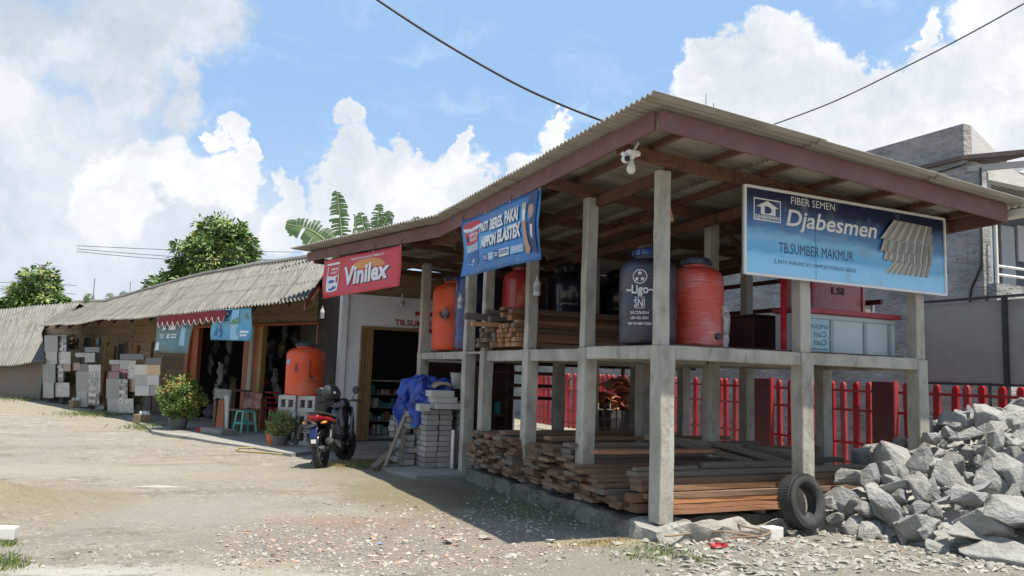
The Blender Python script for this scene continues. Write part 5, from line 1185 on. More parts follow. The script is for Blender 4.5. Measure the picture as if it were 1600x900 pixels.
mb = MB(); mb.lbox(.20, .62, 1.90, 3.40, ZT + .003, ZT + .055); o = mb.build('red_beam', M('red_steel_strip', [(.26, .02, .035), (.32, .04, .05)], .5, 4, 5, spots=(7, (.55, .50, .48), .66, .70, .8)), None, bevel=.004); tag(o, 'dark red steel strip with flaking white paint lying along the frosted sign box', 'strip')
rc = thing('red_cabinet', 'glossy red acrylic cabinet standing behind the sign board on the right', 'cabinet', L(1.0, 2.9, dz0))
h = PA(.9); q = lambda x, y: ((h.hit(x, y) - C0).dot(V), h.hit(x, y).z)
(b0, zt), (b1, zb) = q(1268, 440), q(1350, 486)
m_rc = M('red_acrylic', [(.36, .012, .02), (.44, .03, .035)], .18, 2.2, 5, coat=.6, spots=(2.4, (.50, .16, .16), .58, .68, .4))
mb = MB(); mb.lbox(.9, 1.3, b0, b1, dz0, zt + .5); mb.build('body', m_rc, rc, bevel=.01)
mb = MB(); mb.lbox(.885, .897, b1 - .035, b1 + .004, dz0, zt + .5); mb.build('edge_strip', M('pink_edge', [(.55, .25, .25), (.6, .3, .3)], .3), rc)
pR = Print(lambda s, z, l: L(.895 - l, s, z), rc); pR.text('lettering', 'LSI', b0 + .32, zb + .17, b0 + .52, zb + .25, flat('cab_ink', (.06, .01, .015)), bold=.03)
sf = thing('steel_frame', 'pale steel frame around a dark panel leaning behind the red cabinet', 'frame', L(1.6, 3.2, dz0)); mb = MB(); mb.lbox(1.6, 1.63, 3.45, 4.6, 1.8, 2.52); mb.build('panel', m_screen, sf); mb = MB(); mb.lbox(1.58, 1.65, 3.45, 4.63, 2.523, 2.55); mb.lbox(1.58, 1.65, 4.603, 4.64, 1.8, 2.52); mb.build('rim', m_metal, sf)
mc = thing('maroon_chest', 'dark maroon steel chest on the upper floor in the middle bay', 'chest', L(2.2, 2.6, dz0)); pc = PA(1.9); bb0, bb1 = (pc.hit(1179, 530) - C0).dot(V), (pc.hit(1238, 530) - C0).dot(V); mb = MB(); mb.lbox(1.9, 2.4, bb0, bb1, dz0, pc.hit(1200, 496).z); mb.build('body', m_maroon, mc, bevel=.01); mb = MB(); mb.lbox(1.88, 2.42, bb0 - .02, bb1 + .02, pc.hit(1200, 496).z + .002, pc.hit(1200, 496).z + .03); mb.build('lid', m_maroon, mc, bevel=.005)
mb = MB(); mb.lbox(.19, .23, 1.64, 1.685, dz0, 3.1); tag(mb.build('red_post', m_red, None), 'thin bright red post beside the middle front column on the upper floor', 'post')

# ------------------------------------------------------------------ hanging bottles, camera lamp
m_plastic = M('clear_bottle', [(.55, .56, .55), (.65, .66, .64)], .25, 6, 3, alpha=.75); m_lab = flat('bottle_label', (.30, .30, .31))
def bottle(c, h, lab):
    th = thing('plastic_bottle', lab, 'bottle', c); c = V3(c)
    mb = MB(); r = h * .17; mb.lathe([(0, 0), (r * .9, 0), (r, h * .04), (r, h * .62), (r * .4, h * .80), (r * .36, h * .88), (0, h * .88)], 14, c); mb.build('body', m_plastic, th, smooth=40)
    mb = MB(); mb.lathe([(r * 1.01, h * .18), (r * 1.03, h * .18), (r * 1.03, h * .46), (r * 1.01, h * .46)], 14, c); mb.build('label', m_lab, th, smooth=40)
    mb = MB(); mb.lathe([(0, h * .883), (r * .42, h * .883), (r * .42, h * .97), (0, h * .97)], 12, c); mb.build('cap', flat('bottle_cap', (.35, .33, .30)), th)
    mb = MB(); mb.tube([c + Z * h * .96, c + Z * (h * 1.35) + V * .01], .003, 4); mb.build('string', m_black, th)
pq = PB(-.06)
bottle(pq.hit(841, 462) - V * .02, .24, 'small labelled bottle tied to the column under the right end of the blue banner')
bottle(pq.hit(721, 482) - V * .02, .22, 'small clear bottle hanging beside the tall orange tank'); bottle(PS.hit(622, 481) - U * .25, .27, 'clear bottle hanging from the shop ceiling near the red painted name'); bottle(PR(-.9).hit(503, 498), .25, 'clear bottle hanging at the right end of the kiosk wall')
cv = thing('security_camera', 'white bulb shaped security camera lamp under the shed roof corner', 'security camera', L(-.12, -.42, 3.3))
pcv = PA(-.12); c = pcv.hit(986, 272)
mb = MB(); mb.lathe([(0, 0), (.022, .004), (.036, .022), (.040, .045), (.034, .075), (.024, .105), (.021, .13), (0, .13)], 20, c); mb.build('bulb', flat('warm_white_plastic', (.62, .59, .50), .35), cv, smooth=True)
c2_ = pcv.hit(989, 243); mb = MB(); mb.cbox(c2_ + Z * .02, V * .13, U * .07, Z * .05); mb.build('mount', m_white, cv, bevel=.012); mb = MB(); mb.tube([c + Z * .12, c2_], .02, 12); mb.build('neck', m_white, cv, smooth=40)
c3 = pcv.hit(977, 249); mb = MB(); mb.lathe([(0, -.03), (.03, -.02), (.036, 0), (.03, .02), (0, .03)], 16, c3, -U); mb.build('camera_head', m_white, cv, smooth=True); mb = MB(); mb.lathe([(0, .0), (.026, 0), (.024, .012), (0, .014)], 16, c3 - U * .024, -U); mb.build('lens', m_black, cv, smooth=40)
mb = MB(); mb.bar(c3 + Z * .02, pcv.hit(972, 238), .03, .03); mb.build('bracket', m_white, cv, bevel=.004)
mb = MB(); mb.tube([c2_ + Z * .03, c2_ + Z * .12 + V * .05], .012, 6); mb.build('cable', m_white, cv)
# ------------------------------------------------------------------ tyre
ty = thing('tyre', 'worn black tyre with treads leaning on the front planks beside the stone heap', 'tyre', L(-.12, 1.66, .05))
ax = (-U * .97 + V * .12 + Z * .22).normalized(); tc_ = PA(-.17).hit(1253, 784); RT = .25
prof = [(RT * .60, -.058), (RT * .72, -.082), (RT * .88, -.086), (RT * .965, -.072), (RT, -.048), (RT, .048), (RT * .965, .072), (RT * .88, .086), (RT * .72, .082), (RT * .60, .058), (RT * .585, .046), (RT * .66, .03), (RT * .72, .0), (RT * .66, -.03), (RT * .585, -.046)]
mb = MB(); n = 48; aa = V3((0, 0, 1)); aa = (aa - ax * aa.dot(ax)).normalized(); bb_ = ax.cross(aa); vs = []; fs = []
for k in range(n):
    an = 2 * math.pi * k / n; d = aa * math.cos(an) + bb_ * math.sin(an)
    for r, z in prof: vs.append(tc_ + d * r + ax * z)
m_ = len(prof)
for k in range(n):
    for i in range(m_): fs.append((k * m_ + i, ((k + 1) % n) * m_ + i, ((k + 1) % n) * m_ + (i + 1) % m_, k * m_ + (i + 1) % m_))
mb.add(vs, fs); mb.build('casing', m_rubber, ty, smooth=50)
mb = MB()
for k in range(56):
    an = 2 * math.pi * k / 56; d = aa * math.cos(an) + bb_ * math.sin(an); tg = ax.cross(d)
    for z, w in ((-.034, .03), (.0, .02), (.034, .03)): mb.cbox(tc_ + d * (RT + .001) + ax * z + tg * (.006 if z else 0), ax * w, tg * .02, d * .010)
    for s_ in (-1, 1): mb.cbox(tc_ + d * RT * .945 + ax * (.077 * s_), ax * .010, tg * .014, d * .035)
o = mb.build('tread', m_rubber, ty)

# ------------------------------------------------------------------ quarry stones
def bfoot(a): return 1.86 - .26 * (a + .3)
def heap(a, b):
    e = b - bfoot(a)
    if e <= 0: return 0
    h = np.interp(e, [0, .2, .6, 1.3, 2.0, 3.2, 6, 8], [0, .26, .44, .70, 1.02, 1.16, 1.38, 1.42])
    h *= 1 - .5 * smooth01((a + .1) / 1.2)
    if a < -1.9: h *= 1 - .45 * smooth01((-1.9 - a) / 2.2)
    return float(h) + .04 * mnoise.noise(V3((a * 2, b * 2, 3)))
def heap_hit(x, y):
    d = ray(x, y); best = None
    for k in range(400):
        p = O + d * (5.0 + k * .02); q = p - C0
        if p.z < heap(q.dot(U), q.dot(V)) + .03: return p
    return G(x, y, .05)
def rock_mesh(seed, n=13, chips=5):
    rnd = random.Random(seed); bm = bmesh.new()
    for i in range(n):
        v = V3((rnd.gauss(0, 1), rnd.gauss(0, 1), rnd.gauss(0, 1))).normalized() * rnd.uniform(.8, 1.05); bm.verts.new((v.x, v.y * .9, v.z * .8))
    bmesh.ops.convex_hull(bm, input=bm.verts[:])
    bmesh.ops.delete(bm, geom=[v for v in bm.verts if not v.link_faces], context='VERTS')
    bmesh.ops.dissolve_limit(bm, angle_limit=R(14), verts=bm.verts[:], edges=bm.edges[:])
    bmesh.ops.bevel(bm, geom=bm.edges[:], offset=.035, segments=1, affect='EDGES', clamp_overlap=True)
    bmesh.ops.triangulate(bm, faces=bm.faces[:])
    bmesh.ops.subdivide_edges(bm, edges=[e for e in bm.edges if e.calc_length() > .28], cuts=1, use_grid_fill=True); bmesh.ops.triangulate(bm, faces=bm.faces[:])
    bmesh.ops.subdivide_edges(bm, edges=[e for e in bm.edges if e.calc_length() > .22], cuts=1, use_grid_fill=True); bmesh.ops.triangulate(bm, faces=bm.faces[:])
    for v in bm.verts:
        q = mnoise.noise_vector(v.co * 2.1 + V3((seed * 3.3, 0, 0))) * .05 + mnoise.noise_vector(v.co * 6 + V3((seed, 4, 0))) * .022; v.co += q
    me = bpy.data.meshes.new('stone'); bm.to_mesh(me); bm.free(); return me
m_rock = M('quarry_stone', [(.25, .246, .228), (.335, .33, .306), (.405, .398, .37)], .94, 1.1, 9, bump=.8, bscale=6, bdist=.07, rand=.15, spots=[(1.5, (.45, .43, .37), .5, .7, .6), (2.4, (.19, .192, .19), .56, .72, .5), (12, (.28, .275, .26), .6, .7, .5)])
RM = [rock_mesh(i + 1, 10 + i % 6) for i in range(16)]
for me in RM: me.materials.append(m_rock)
def stone(p, r, label, group=None, sq=None, me=None, rot=None, name='quarry_stone'):
    o = bpy.data.objects.new(name, me or random.choice(RM)); COL.objects.link(o); o.location = p
    o.rotation_euler = rot or (random.uniform(0, 6.28), random.uniform(0, 6.28), random.uniform(0, 6.28)); s_ = sq or (random.uniform(.85, 1.25), random.uniform(.75, 1.0), random.uniform(.6, .9))
    o.scale = (r * s_[0], r * s_[1], r * s_[2]); return tag(o, label, 'stone', group)
big = [(1398, 727, 44, (1.1, .8, 1.0), 'large pointed pale stone left of centre in the heap, above the flat slabs'), (1338, 752, 36, (1.2, .8, .7), 'pale rounded stone beside the tyre, half way up the heap edge'), (1365, 705, 22, (1.3, .8, .7), 'small flat stone perched against the right end column foot'),
       (1385, 770, 36, (1.3, .9, .6), 'grey broad stone below the large pointed stone'), (1268, 785, 26, (.9, 1, 1.0), 'grey stone wedged in the hollow of the tyre'), (1298, 786, 24, (1, 1, .8), 'pale stone just right of the tyre'), (1305, 812, 20, (1, .9, .7), 'low pale stone on the ground right of the tyre'),
       (1425, 820, 42, (.85, .9, 1.25), 'upright wedge shaped stone at the front foot of the heap'), (1362, 830, 30, (1.7, .8, .6), 'long flat stone lying at the front left foot of the heap'), (1350, 800, 22, (1.1, .9, .8), 'mid sized stone above the long flat front stone'), (1395, 800, 22, (1, .9, .8), 'stone between the upright wedge and the broad grey stone'),
       (1562, 740, 42, (1.25, .9, .85), 'large smooth faced stone high on the right of the heap'), (1592, 812, 58, (1.2, .9, .75), 'very large flat topped stone at the right edge of the picture'), (1505, 778, 34, (1.8, .7, .42), 'long thin slab lying across the middle of the heap'), (1520, 835, 40, (1.5, .9, .5), 'broad flat stone at the front right foot of the heap'),
       (1455, 690, 24, (1.2, .8, .6), 'pale stone against the right end column base'), (1510, 688, 30, (1.4, .8, .7), 'pale triangular stone on the upper left flank of the heap'), (1490, 660, 24, (1.1, .9, .8), 'stone on the upper edge of the heap in front of the fence'), (1540, 655, 24, (1.1, .9, .8), 'stone on the crest of the heap below the fence rails'), (1585, 650, 28, (1.1, .9, .8), 'stone on the crest at the right edge of the picture'),
       (1590, 690, 30, (1.1, .9, .8), 'stone on the right flank of the heap just under the crest'), (1535, 705, 26, (1.2, .9, .7), 'pale flat stone above the large smooth faced stone'), (1470, 730, 26, (1.1, .9, .7), 'stone in the middle of the heap right of the large pointed stone'), (1450, 765, 24, (1.1, .9, .8), 'grey stone in the middle of the heap above the upright wedge'), (1575, 880, 60, (1.3, .9, .7), 'large blue grey stone in the bottom right corner')]
for x, y, rp_, sq, lab in big:
    p = heap_hit(x, y); dist = (p - O).dot(CF); r = rp_ / FPX * dist
    stone(p + Z * r * .12, r, lab, None, sq, rot=(random.uniform(-.5, .5), random.uniform(-.5, .5), random.uniform(0, 6.28)))
placed = []
tries = 0; ngen = 0
lab_s = 'grey angular quarry stone in the heap at the right end of the shed'; lab_m = 'small broken stone tucked between the large stones of the heap'
while ngen < 262 and tries < 20000:
    tries += 1; a = random.uniform(-2.9, 1.2); b = random.uniform(1.6, 7.0)
    e = b - bfoot(a)
    if e < -.05: continue
    if a > -.12 and b < 3.7: continue
    p = L(a, b); s_ = [(p.x - 0) / max(p.y, .1)]
    if s_[0] > .80: continue
    r = random.choice((.25, .22, .20, .18, .16, .13)) if ngen < 140 else random.choice((.12, .10, .08, .06))
    if any((a - u_) ** 2 + (b - v_) ** 2 < ((r + r2) * (.60 if ngen < 120 else .4)) ** 2 for u_, v_, r2 in placed): continue
    placed.append((a, b, r)); h = heap(a, b); small = ngen >= 140
    stone(L(a, b, h + r * .18), r, '%s grey stone %s, in the %s of the heap' % ('small broken' if small else 'mid sized angular', 'between the larger ones' if small else 'resting on its neighbours', ('lower ' if h < .45 else 'middle ' if h < .95 else 'upper ') + ('left' if p.x / p.y < .52 else 'centre' if p.x / p.y < .62 else 'right')), 'small stones between the heap' if small else 'stones of the quarry heap'); ngen += 1
hm = MB(); hm.grid(lambda i, j: (lambda a, b: L(a, b, heap(a, b) - .12 + .05 * mnoise.noise(V3((a * 6, b * 6, 1)))))(-3.2 + 4.6 * i, 1.5 + 6 * j), 60, 80)
ho_ = hm.build('stone_fill', m_rock, None); tag(ho_, 'broken stone filling the core of the quarry heap', 'stone', kind='stuff')

# chips strewn on the ground, one object per kind of stone
def chips(name, label, pts, mat, flatn=.45):
    vs = []; fs = []; n0 = 0
    base = [(1, 0, 0), (-.5, .87, 0), (-.5, -.87, 0), (.1, .05, 1), (.3, .5, .55), (0, 0, -.6)]
    F_ = [(0, 4, 3), (4, 1, 3), (1, 2, 3), (2, 0, 3), (1, 4, 5), (4, 0, 5), (0, 2, 5), (2, 1, 5)]
    for (x, y, z, r) in pts:
        m3 = Matrix.Rotation(random.uniform(0, 6.28), 3, 'Z') @ Matrix.Rotation(random.gauss(0, .35), 3, 'X'); sx, sy, sz = random.uniform(.7, 1.4), random.uniform(.6, 1.1), random.uniform(.5, 1.2) * flatn
        for q in base:
            p = m3 @ V3((q[0] * sx * random.uniform(.75, 1.2), q[1] * sy * random.uniform(.75, 1.2), q[2] * sz)); vs.append((x + p.x * r, y + p.y * r, z + p.z * r + r * .1))
        fs += [tuple(i + n0 for i in f) for f in F_]; n0 += 6
    me = bpy.data.meshes.new(name); me.from_pydata(vs, [], fs); me.update(); o = link_mesh(name, me, mat); return tag(o, label, 'rubble', kind='stuff')
def scatter(n, px0, px1, py0, py1, r0, r1, test=None, pw=2.2):
    out = []
    k = 0
    while len(out) < n and k < n * 20:
        k += 1; x, y = random.uniform(px0, px1), random.uniform(py0, py1)
        if test and not test(x, y): continue
        p = G(x, y, .0); q = p - C0; zz = gz(p.x, p.y)
        if q.dot(V) > bfoot(q.dot(U)) + .25 or q.dot(U) > -.1 and -.1 < q.dot(V) < 3.4: continue
        r = r0 + (r1 - r0) * random.random() ** pw * 1.0
        out.append((p.x, p.y, zz, r))
    return out
def bed(x, y):                      # rubble bed in the middle of the yard
    d = ((x - 640) / 330) ** 2 + ((y - 850) / 62) ** 2 + .5 * mnoise.noise(V3((x * .012, y * .04, 0))); return random.random() < max(0, 1.25 - d)
def bed2(x, y): d = ((x - 880) / 170) ** 2 + ((y - 790) / 45) ** 2; return random.random() < max(0, 1.1 - d)
def front(x, y): return y > 818 + .035 * (x - 1000) * (1 if x > 1000 else 3) and random.random() < smooth01((x - 960) / 200 + .15)
m_chip_w = M('pale_rubble', [(.34, .31, .258), (.43, .40, .345), (.28, .25, .205)], .95, 3, 5, bump=.3, world=True)
m_chip_g = M('grey_rubble', [(.22, .205, .175), (.31, .295, .255), (.38, .36, .315), (.17, .16, .14)], .95, 9, 3, bump=.4, world=True)
m_chip_r = M('brick_rubble', [(.36, .17, .11), (.42, .27, .20), (.30, .22, .175), (.38, .30, .24)], .95, 12, 3, bump=.3, world=True)
wide = lambda x, y: random.random() < .5 + mnoise.noise(V3((x * .01, y * .03, 2)))
chips('pale_rubble', 'pale crushed plaster and stone chips strewn over the yard', scatter(1900, 330, 1000, 780, 905, .006, .034, bed, 4) + scatter(60, 700, 1000, 770, 850, .006, .026, bed2, 3) + scatter(240, 0, 700, 690, 900, .004, .016, wide, 3) + scatter(120, 960, 1600, 820, 905, .010, .05, front, 3) + scatter(90, 0, 400, 855, 900, .008, .03), m_chip_w)
chips('fine_rubble', 'fine dark grit between the rubble in the yard', scatter(2600, 330, 1010, 780, 905, .004, .014, bed, 2) + scatter(1500, 960, 1620, 815, 908, .005, .018, front, 2) + scatter(1700, 0, 720, 640, 900, .003, .012, wide, 2.4), M('dark_rubble', [(.15, .14, .12), (.24, .22, .185), (.33, .30, .25)], .95, 9, 3, bump=.3, world=True))
chips('grey_rubble', 'grey gravel and broken stone spread in front of the heap and plinth', scatter(1300, 330, 1010, 780, 905, .005, .026, bed, 3) + scatter(420, 700, 1000, 760, 850, .005, .028, bed2, 3) + scatter(1900, 960, 1620, 815, 908, .008, .06, front, 3.2) + scatter(800, 0, 720, 640, 900, .004, .016, wide, 3), m_chip_g)
hc_ = []
while len(hc_) < 1500:
    a, b = random.uniform(-2.9, .9), random.uniform(1.7, 6)
    if b > bfoot(a) + .05 and not (a > -.1 and b < 3.6): p = L(a, b); hc_.append((p.x, p.y, heap(a, b) - .03, random.uniform(.012, .06)))
chips('stone_chips', 'small broken stone lying in the gaps of the quarry heap', hc_, m_chip_g)
chips('brick_rubble', 'bits of broken red brick mixed into the rubble bed', scatter(900, 360, 850, 785, 890, .006, .030, bed, 3.2) + scatter(60, 1000, 1600, 830, 900, .01, .03, front), m_chip_r)
# single loose stones one can point at
m_wht = M('white_block', [(.66, .64, .58), (.74, .72, .67)], .9, 4, 5, bump=.4)
def loose(x, y, w, lab, mat=None, z=.03, sq=(1.2, .8, .5), name='loose_stone', cat='stone'):
    p = G(x, y, z); me = random.choice(RM)
    if mat: me = me.copy(); me.materials.clear(); me.materials.append(mat)
    o = bpy.data.objects.new(name, me); COL.objects.link(o); r = w / 2 / FPX * (p - O).dot(CF); o.location = on(p.x, p.y, r * .25 + (z if z > .05 else 0)); o.scale = (r * sq[0], r * sq[1], r * sq[2]); o.rotation_euler = (random.uniform(-.3, .3), random.uniform(-.3, .3), random.uniform(0, 6)); return tag(o, lab, cat)
def brick(c, ax_, l, w, h, mat, lab, name='brick'):
    me = MB().box(-.5, .5, -.5, .5, -.5, .5).mesh(name, bevel=.06, jit=.05); me.materials.append(mat); o = unit(name, me, None, None, c, V3((math.cos(ax_), math.sin(ax_), 0)) * l, V3((-math.sin(ax_), math.cos(ax_), 0)) * w, Z * h); return tag(o, lab, 'brick')
p = G(4, 834, .05); brick(on(p.x, p.y, .05), .2, .20, .12, .10, m_wht, 'white brick lying on the dirt at the left edge of the picture')
p = G(1206, 836, .06); brick(on(p.x, p.y, .06), .5, .17, .13, .11, m_wht, 'white square block on the rubble left of the tyre')
for x, y, w, mt, lab in ((860, 842, 26, m_chip_w, 'flat white stone at the edge of the shadow on the rubble'), (795, 706 + 75, 20, m_rock, 'grey stone lying in the shade of the shed, by the slab'), (840, 788, 16, m_chip_g, 'small pale stone at the foot of the plinth, nearest the planks'), (1090, 868, 16, m_chip_w, 'white stone right of the sparse grass at the corner footing'), (985, 866, 14, m_chip_w, 'small white stone beside the yellow grass at the shed corner'),
                         (700, 846, 30, m_chip_w, 'flat pale slab chip in the middle of the rubble bed'), (757, 838, 26, m_chip_w, 'largest white chip in the rubble bed near the shadow edge'), (800, 868, 24, m_chip_w, 'white lump in the rubble bed at the near right'), (500, 858, 14, m_chip_r, 'reddish brick bit near the front of the rubble bed'), (708, 840, 14, m_chip_r, 'orange brick piece right of the rubble bed'), (583, 838, 14, m_chip_r, 'pinkish brick flake in the middle of the rubble bed'), (1120, 852, 22, m_chip_w, 'white lump in front of the red plastic at the footing'), (1160, 862, 24, m_rock, 'grey flat stone on the gravel in front of the footing'), (1060, 858, 18, m_chip_w, 'pale lump at the foot of the corner column footing')):
    loose(x, y, w, lab, mt)
mb = MB(); mb.grid(lambda i, j: G(1108 + 26 * i + 6 * j, 848 + 7 * j * (1 - .5 * i), .07) + V3(mnoise.noise_vector(V3((i * 6, j * 5, 1)))) * .035, 10, 6); o = mb.build('red_plastic', flat('red_plastic_scrap', (.34, .03, .035), .5), None, smooth=50); tag(o, 'crumpled scrap of red plastic on the rubble by the footing', 'plastic scrap')
mb = MB(); p = G(590, 853); mb.grid(lambda i, j: on(p.x + .035 * i, p.y + .03 * j, .01 + .02 * abs(mnoise.noise(V3((i * 4, j * 4, 6))))), 4, 3); tag(mb.build('blue_scrap', flat('blue_scrap', (.12, .22, .55)), None), 'tiny scrap of blue plastic on the rubble bed', 'plastic scrap')
mb = MB(); mb.bar(G(1503, 858, .12), G(1592, 856, .14), .05, .03); tag(mb.build('plank_offcut', m_batten, None), 'thin wooden board lying on the stones at the bottom right', 'plank')
for pts, lab in (([(1095, 812), (1130, 806), (1160, 822), (1205, 832), (1190, 838), (1140, 840)], 'thin dry branch lying along the footing left of the tyre'), ([(1040, 838), (1090, 832), (1130, 830), (1185, 838)], 'bent twig on the footing in front of the red planks')):
    mb = MB(); mb.tube([G(x, y, .10 if i % 2 else .14) for i, (x, y) in enumerate(pts)], .009, 6); tag(mb.build('twig', M('dry_twig', [(.22, .15, .09), (.3, .22, .14)], .9, 6), None), lab, 'twig')
# grass
m_grass = M('short_grass', [(.07, .12, .025), (.12, .17, .04), (.20, .19, .07)], .8, 2, 5, bump=0, world=True); m_drygrass = M('dry_grass', [(.28, .23, .09), (.36, .29, .12), (.20, .19, .07)], .85, 2, 5, bump=0, world=True)
def grass(name, label, spots, mat):
    vs = []; fs = []
    for (cx, cy, rx, ry, n, h) in spots:
        for k in range(n):
            rr = random.gauss(0, .5); r2 = random.gauss(0, .5); p = G(cx + rx * rr, cy + ry * r2); z = gz(p.x, p.y); an = random.uniform(0, 6.28); hh = h * random.uniform(.4, 1.1); w = .0045; lx, ly = random.gauss(0, .5) * hh, random.gauss(0, .5) * hh; i = len(vs)
            vs += [(p.x - w * math.cos(an), p.y - w * math.sin(an), z - .004), (p.x + w * math.cos(an), p.y + w * math.sin(an), z - .004), (p.x + lx * .4 + w * .6 * math.cos(an), p.y + ly * .4 + w * .6 * math.sin(an), z + hh * .6), (p.x + lx, p.y + ly, z + hh)]; fs += [(i, i + 1, i + 2), (i, i + 2, i + 3)]
    me = bpy.data.meshes.new(name); me.from_pydata(vs, [], fs); me.update(); tag(link_mesh(name, me, mat), label, 'grass', kind='stuff')
grass('short_grass', 'short green grass in the shade by the shop and in tufts at the corner footing', [(590, 727, 45, 7, 1500, .05), (640, 731, 40, 4, 500, .045), (1020, 870, 60, 12, 620, .03), (1100, 884, 25, 7, 140, .03), (10, 880, 35, 10, 420, .04), (12, 850, 18, 6, 160, .035), (240, 668, 40, 5, 800, .10), (350, 680, 60, 3, 500, .06), (150, 648, 60, 5, 900, .10), (60, 625, 70, 4, 900, .12), (860, 790, 80, 22, 900, .03)], m_grass)
grass('dry_grass', 'dry yellow grass beside the footing and motorcycle', [(935, 852, 55, 8, 650, .03), (530, 727, 25, 5, 600, .05), (60, 622, 80, 3, 600, .09), (450, 705, 60, 3, 350, .04)], m_drygrass)
# ------------------------------------------------------------------ tile sample boards along the kiosk wall
def pattern(name, a, b, scale, kind='checker'):
    m = bpy.data.materials.new(name); m.use_nodes = True; t = NT(m.node_tree); bs = t.N['Principled BSDF']; v = t.n('ShaderNodeTexCoord').outputs['Object']
    if kind == 'brick':
        pass
        n = t.n('ShaderNodeTexBrick'); t.l(t.vm('MULTIPLY', v, (1, 1, 1)), n.inputs['Vector']); n.inputs['Scale'].default_value = scale; n.inputs['Color1'].default_value = (*a, 1); n.inputs['Color2'].default_value = (*b, 1); n.inputs['Mortar'].default_value = (*[x * .6 for x in a], 1); n.inputs['Mortar Size'].default_value = .03; n.inputs['Brick Width'].default_value = .28; n.inputs['Row Height'].default_value = .75 if 'white' in name else .3; c = n.outputs[0]
        sw = t.n('ShaderNodeCombineXYZ'); s = t.n('ShaderNodeSeparateXYZ'); t.l(v, s.inputs[0]); t.l(t.math('ADD', s.outputs[0], s.outputs[1]), sw.inputs[0]); t.l(s.outputs[2], sw.inputs[1]); t.l(sw.outputs[0], n.inputs['Vector'])
    elif kind == 'voronoi':
        n = t.n('ShaderNodeTexVoronoi'); t.l(v, n.inputs['Vector']); n.inputs['Scale'].default_value = scale; c = t.mix(t.sstep(n.outputs['Distance'], .25, .6), a, b)
    else:
        f = t.noise(t.vm('MULTIPLY', v, (1, 1, .35)), scale, 4, .6, 1.5); c = t.ramp(f, [(.42, a), (.5, b), (.58, a)])
    t.l(c, bs.inputs['Base Color']); bs.inputs['Roughness'].default_value = .3; return m
TM = {'grey': flat('grey_tile', (.21, .205, .185), .4), 'light': flat('light_tile', (.30, .295, .27), .4), 'white': flat('white_tile', (.42, .42, .395), .4), 'black': flat('black_tile', (.035, .037, .04), .3), 'beige': flat('beige_tile', (.52, .47, .37), .35),
      'orange': flat('orange_tile', (.50, .30, .13), .35), 'maroon': flat('maroon_tile', (.15, .06, .055), .35), 'red': pattern('red_mosaic', (.30, .06, .06), (.40, .16, .14), 9, 'brick'), 'mosaic': pattern('black_white_mosaic', (.02, .02, .02), (.52, .51, .47), 8, 'brick'), 'pebble': pattern('pebble_tile', (.16, .15, .14), (.45, .43, .40), 16, 'voronoi'),
      'brown': pattern('brown_mosaic', (.18, .09, .05), (.32, .20, .13), 8, 'brick'), 'wave': pattern('wave_tile', (.06, .07, .06), (.45, .46, .43), 5, 'noise'), 'pink': flat('pink_tile', (.55, .28, .22), .35)}
def board(label, off, tiles, lean=.06):
    # tiles: (crop x0, x1, y0, y1, kind) in the survey crop of the wall
    pl = PR(off); px = lambda x, y: (50 + x / 5, 500 + y / 5)
    xs_ = [(a + b) / 2 for a, b, _, _, _ in tiles]; base = pl.hit(*px(sum(xs_) / len(xs_), max(tl[3] for tl in tiles))); th = thing('tile_board', label, 'tile display', V3((base.x, base.y, 0)))
    for k, (x0, x1, y0, y1, kd_) in enumerate(tiles):
        c0, c1, c2, c3 = [pl.hit(*px(x, y)) for x, y in ((x0, y1), (x1, y1), (x1, y0), (x0, y0))]
        cc = (c0 + c1 + c2 + c3) / 4
        q = [cc + (c - cc) * 1.03 for c in (c0, c1, c2, c3)]; off_ = -RN * (.003 * (k % 2))
        mb = MB(); mb.prism([c + off_ for c in q], RN * .010); mb.build('tile', TM[kd_], th, bevel=.003)
    zt = pl.hit(*px(xs_[0], min(tl[2] for tl in tiles))).z
    xa, xb = min(tl[0] for tl in tiles), max(tl[1] for tl in tiles); ym = sum(tl[3] for tl in tiles) / len(tiles)
    pa, pb_ = pl.hit(*px(xa, ym)), pl.hit(*px(xb, ym))
    mid_ = (pa + pb_) / 2; hw_ = (pb_ - pa) * .12; mb = MB(); mb.obox(V3((mid_.x - hw_.x, mid_.y - hw_.y, .01)) + RN * .03, V3((hw_.x * 2, hw_.y * 2, 0)), RN * .03, Z * (zt - .03)); mb.build('backing_board', m_dark, th)
board('tall board of alternating grey and pale tiles at the far left under the eave', -.8, [(98, 198, 122, 246, 'grey'), (108, 194, 248, 342, 'light'), (84, 180, 344, 488, 'grey'), (88, 168, 490, 608, 'light')])
board('narrow mosaic tile board beside the tall grey board at the far left', -.75, [(206, 268, 120, 248, 'mosaic'), (200, 300, 250, 340, 'pebble'), (182, 243, 346, 488, 'mosaic'), (175, 290, 492, 600, 'pebble'), (247, 300, 300, 400, 'brown')])
board('small stepped tile board with black top under the blue round sign', -.7, [(415, 525, 212, 252, 'black'), (340, 411, 256, 290, 'light'), (414, 490, 257, 330, 'light'), (302, 372, 334, 392, 'brown'), (358, 440, 346, 402, 'black')])
board('grey tile board with a patterned strip beside it, in the middle of the plank wall', -.9, [(345, 440, 405, 556, 'grey'), (350, 432, 558, 678, 'light'), (443, 535, 350, 402, 'pebble'), (443, 535, 404, 458, 'wave'), (440, 532, 462, 560, 'wave'), (428, 525, 564, 664, 'mosaic')])
board('grey tile board with a dark cap below the second window', -1.1, [(596, 680, 405, 458, 'maroon'), (582, 680, 460, 612, 'grey'), (590, 668, 615, 732, 'light'), (682, 745, 462, 612, 'mosaic'), (672, 790, 616, 728, 'pebble')])
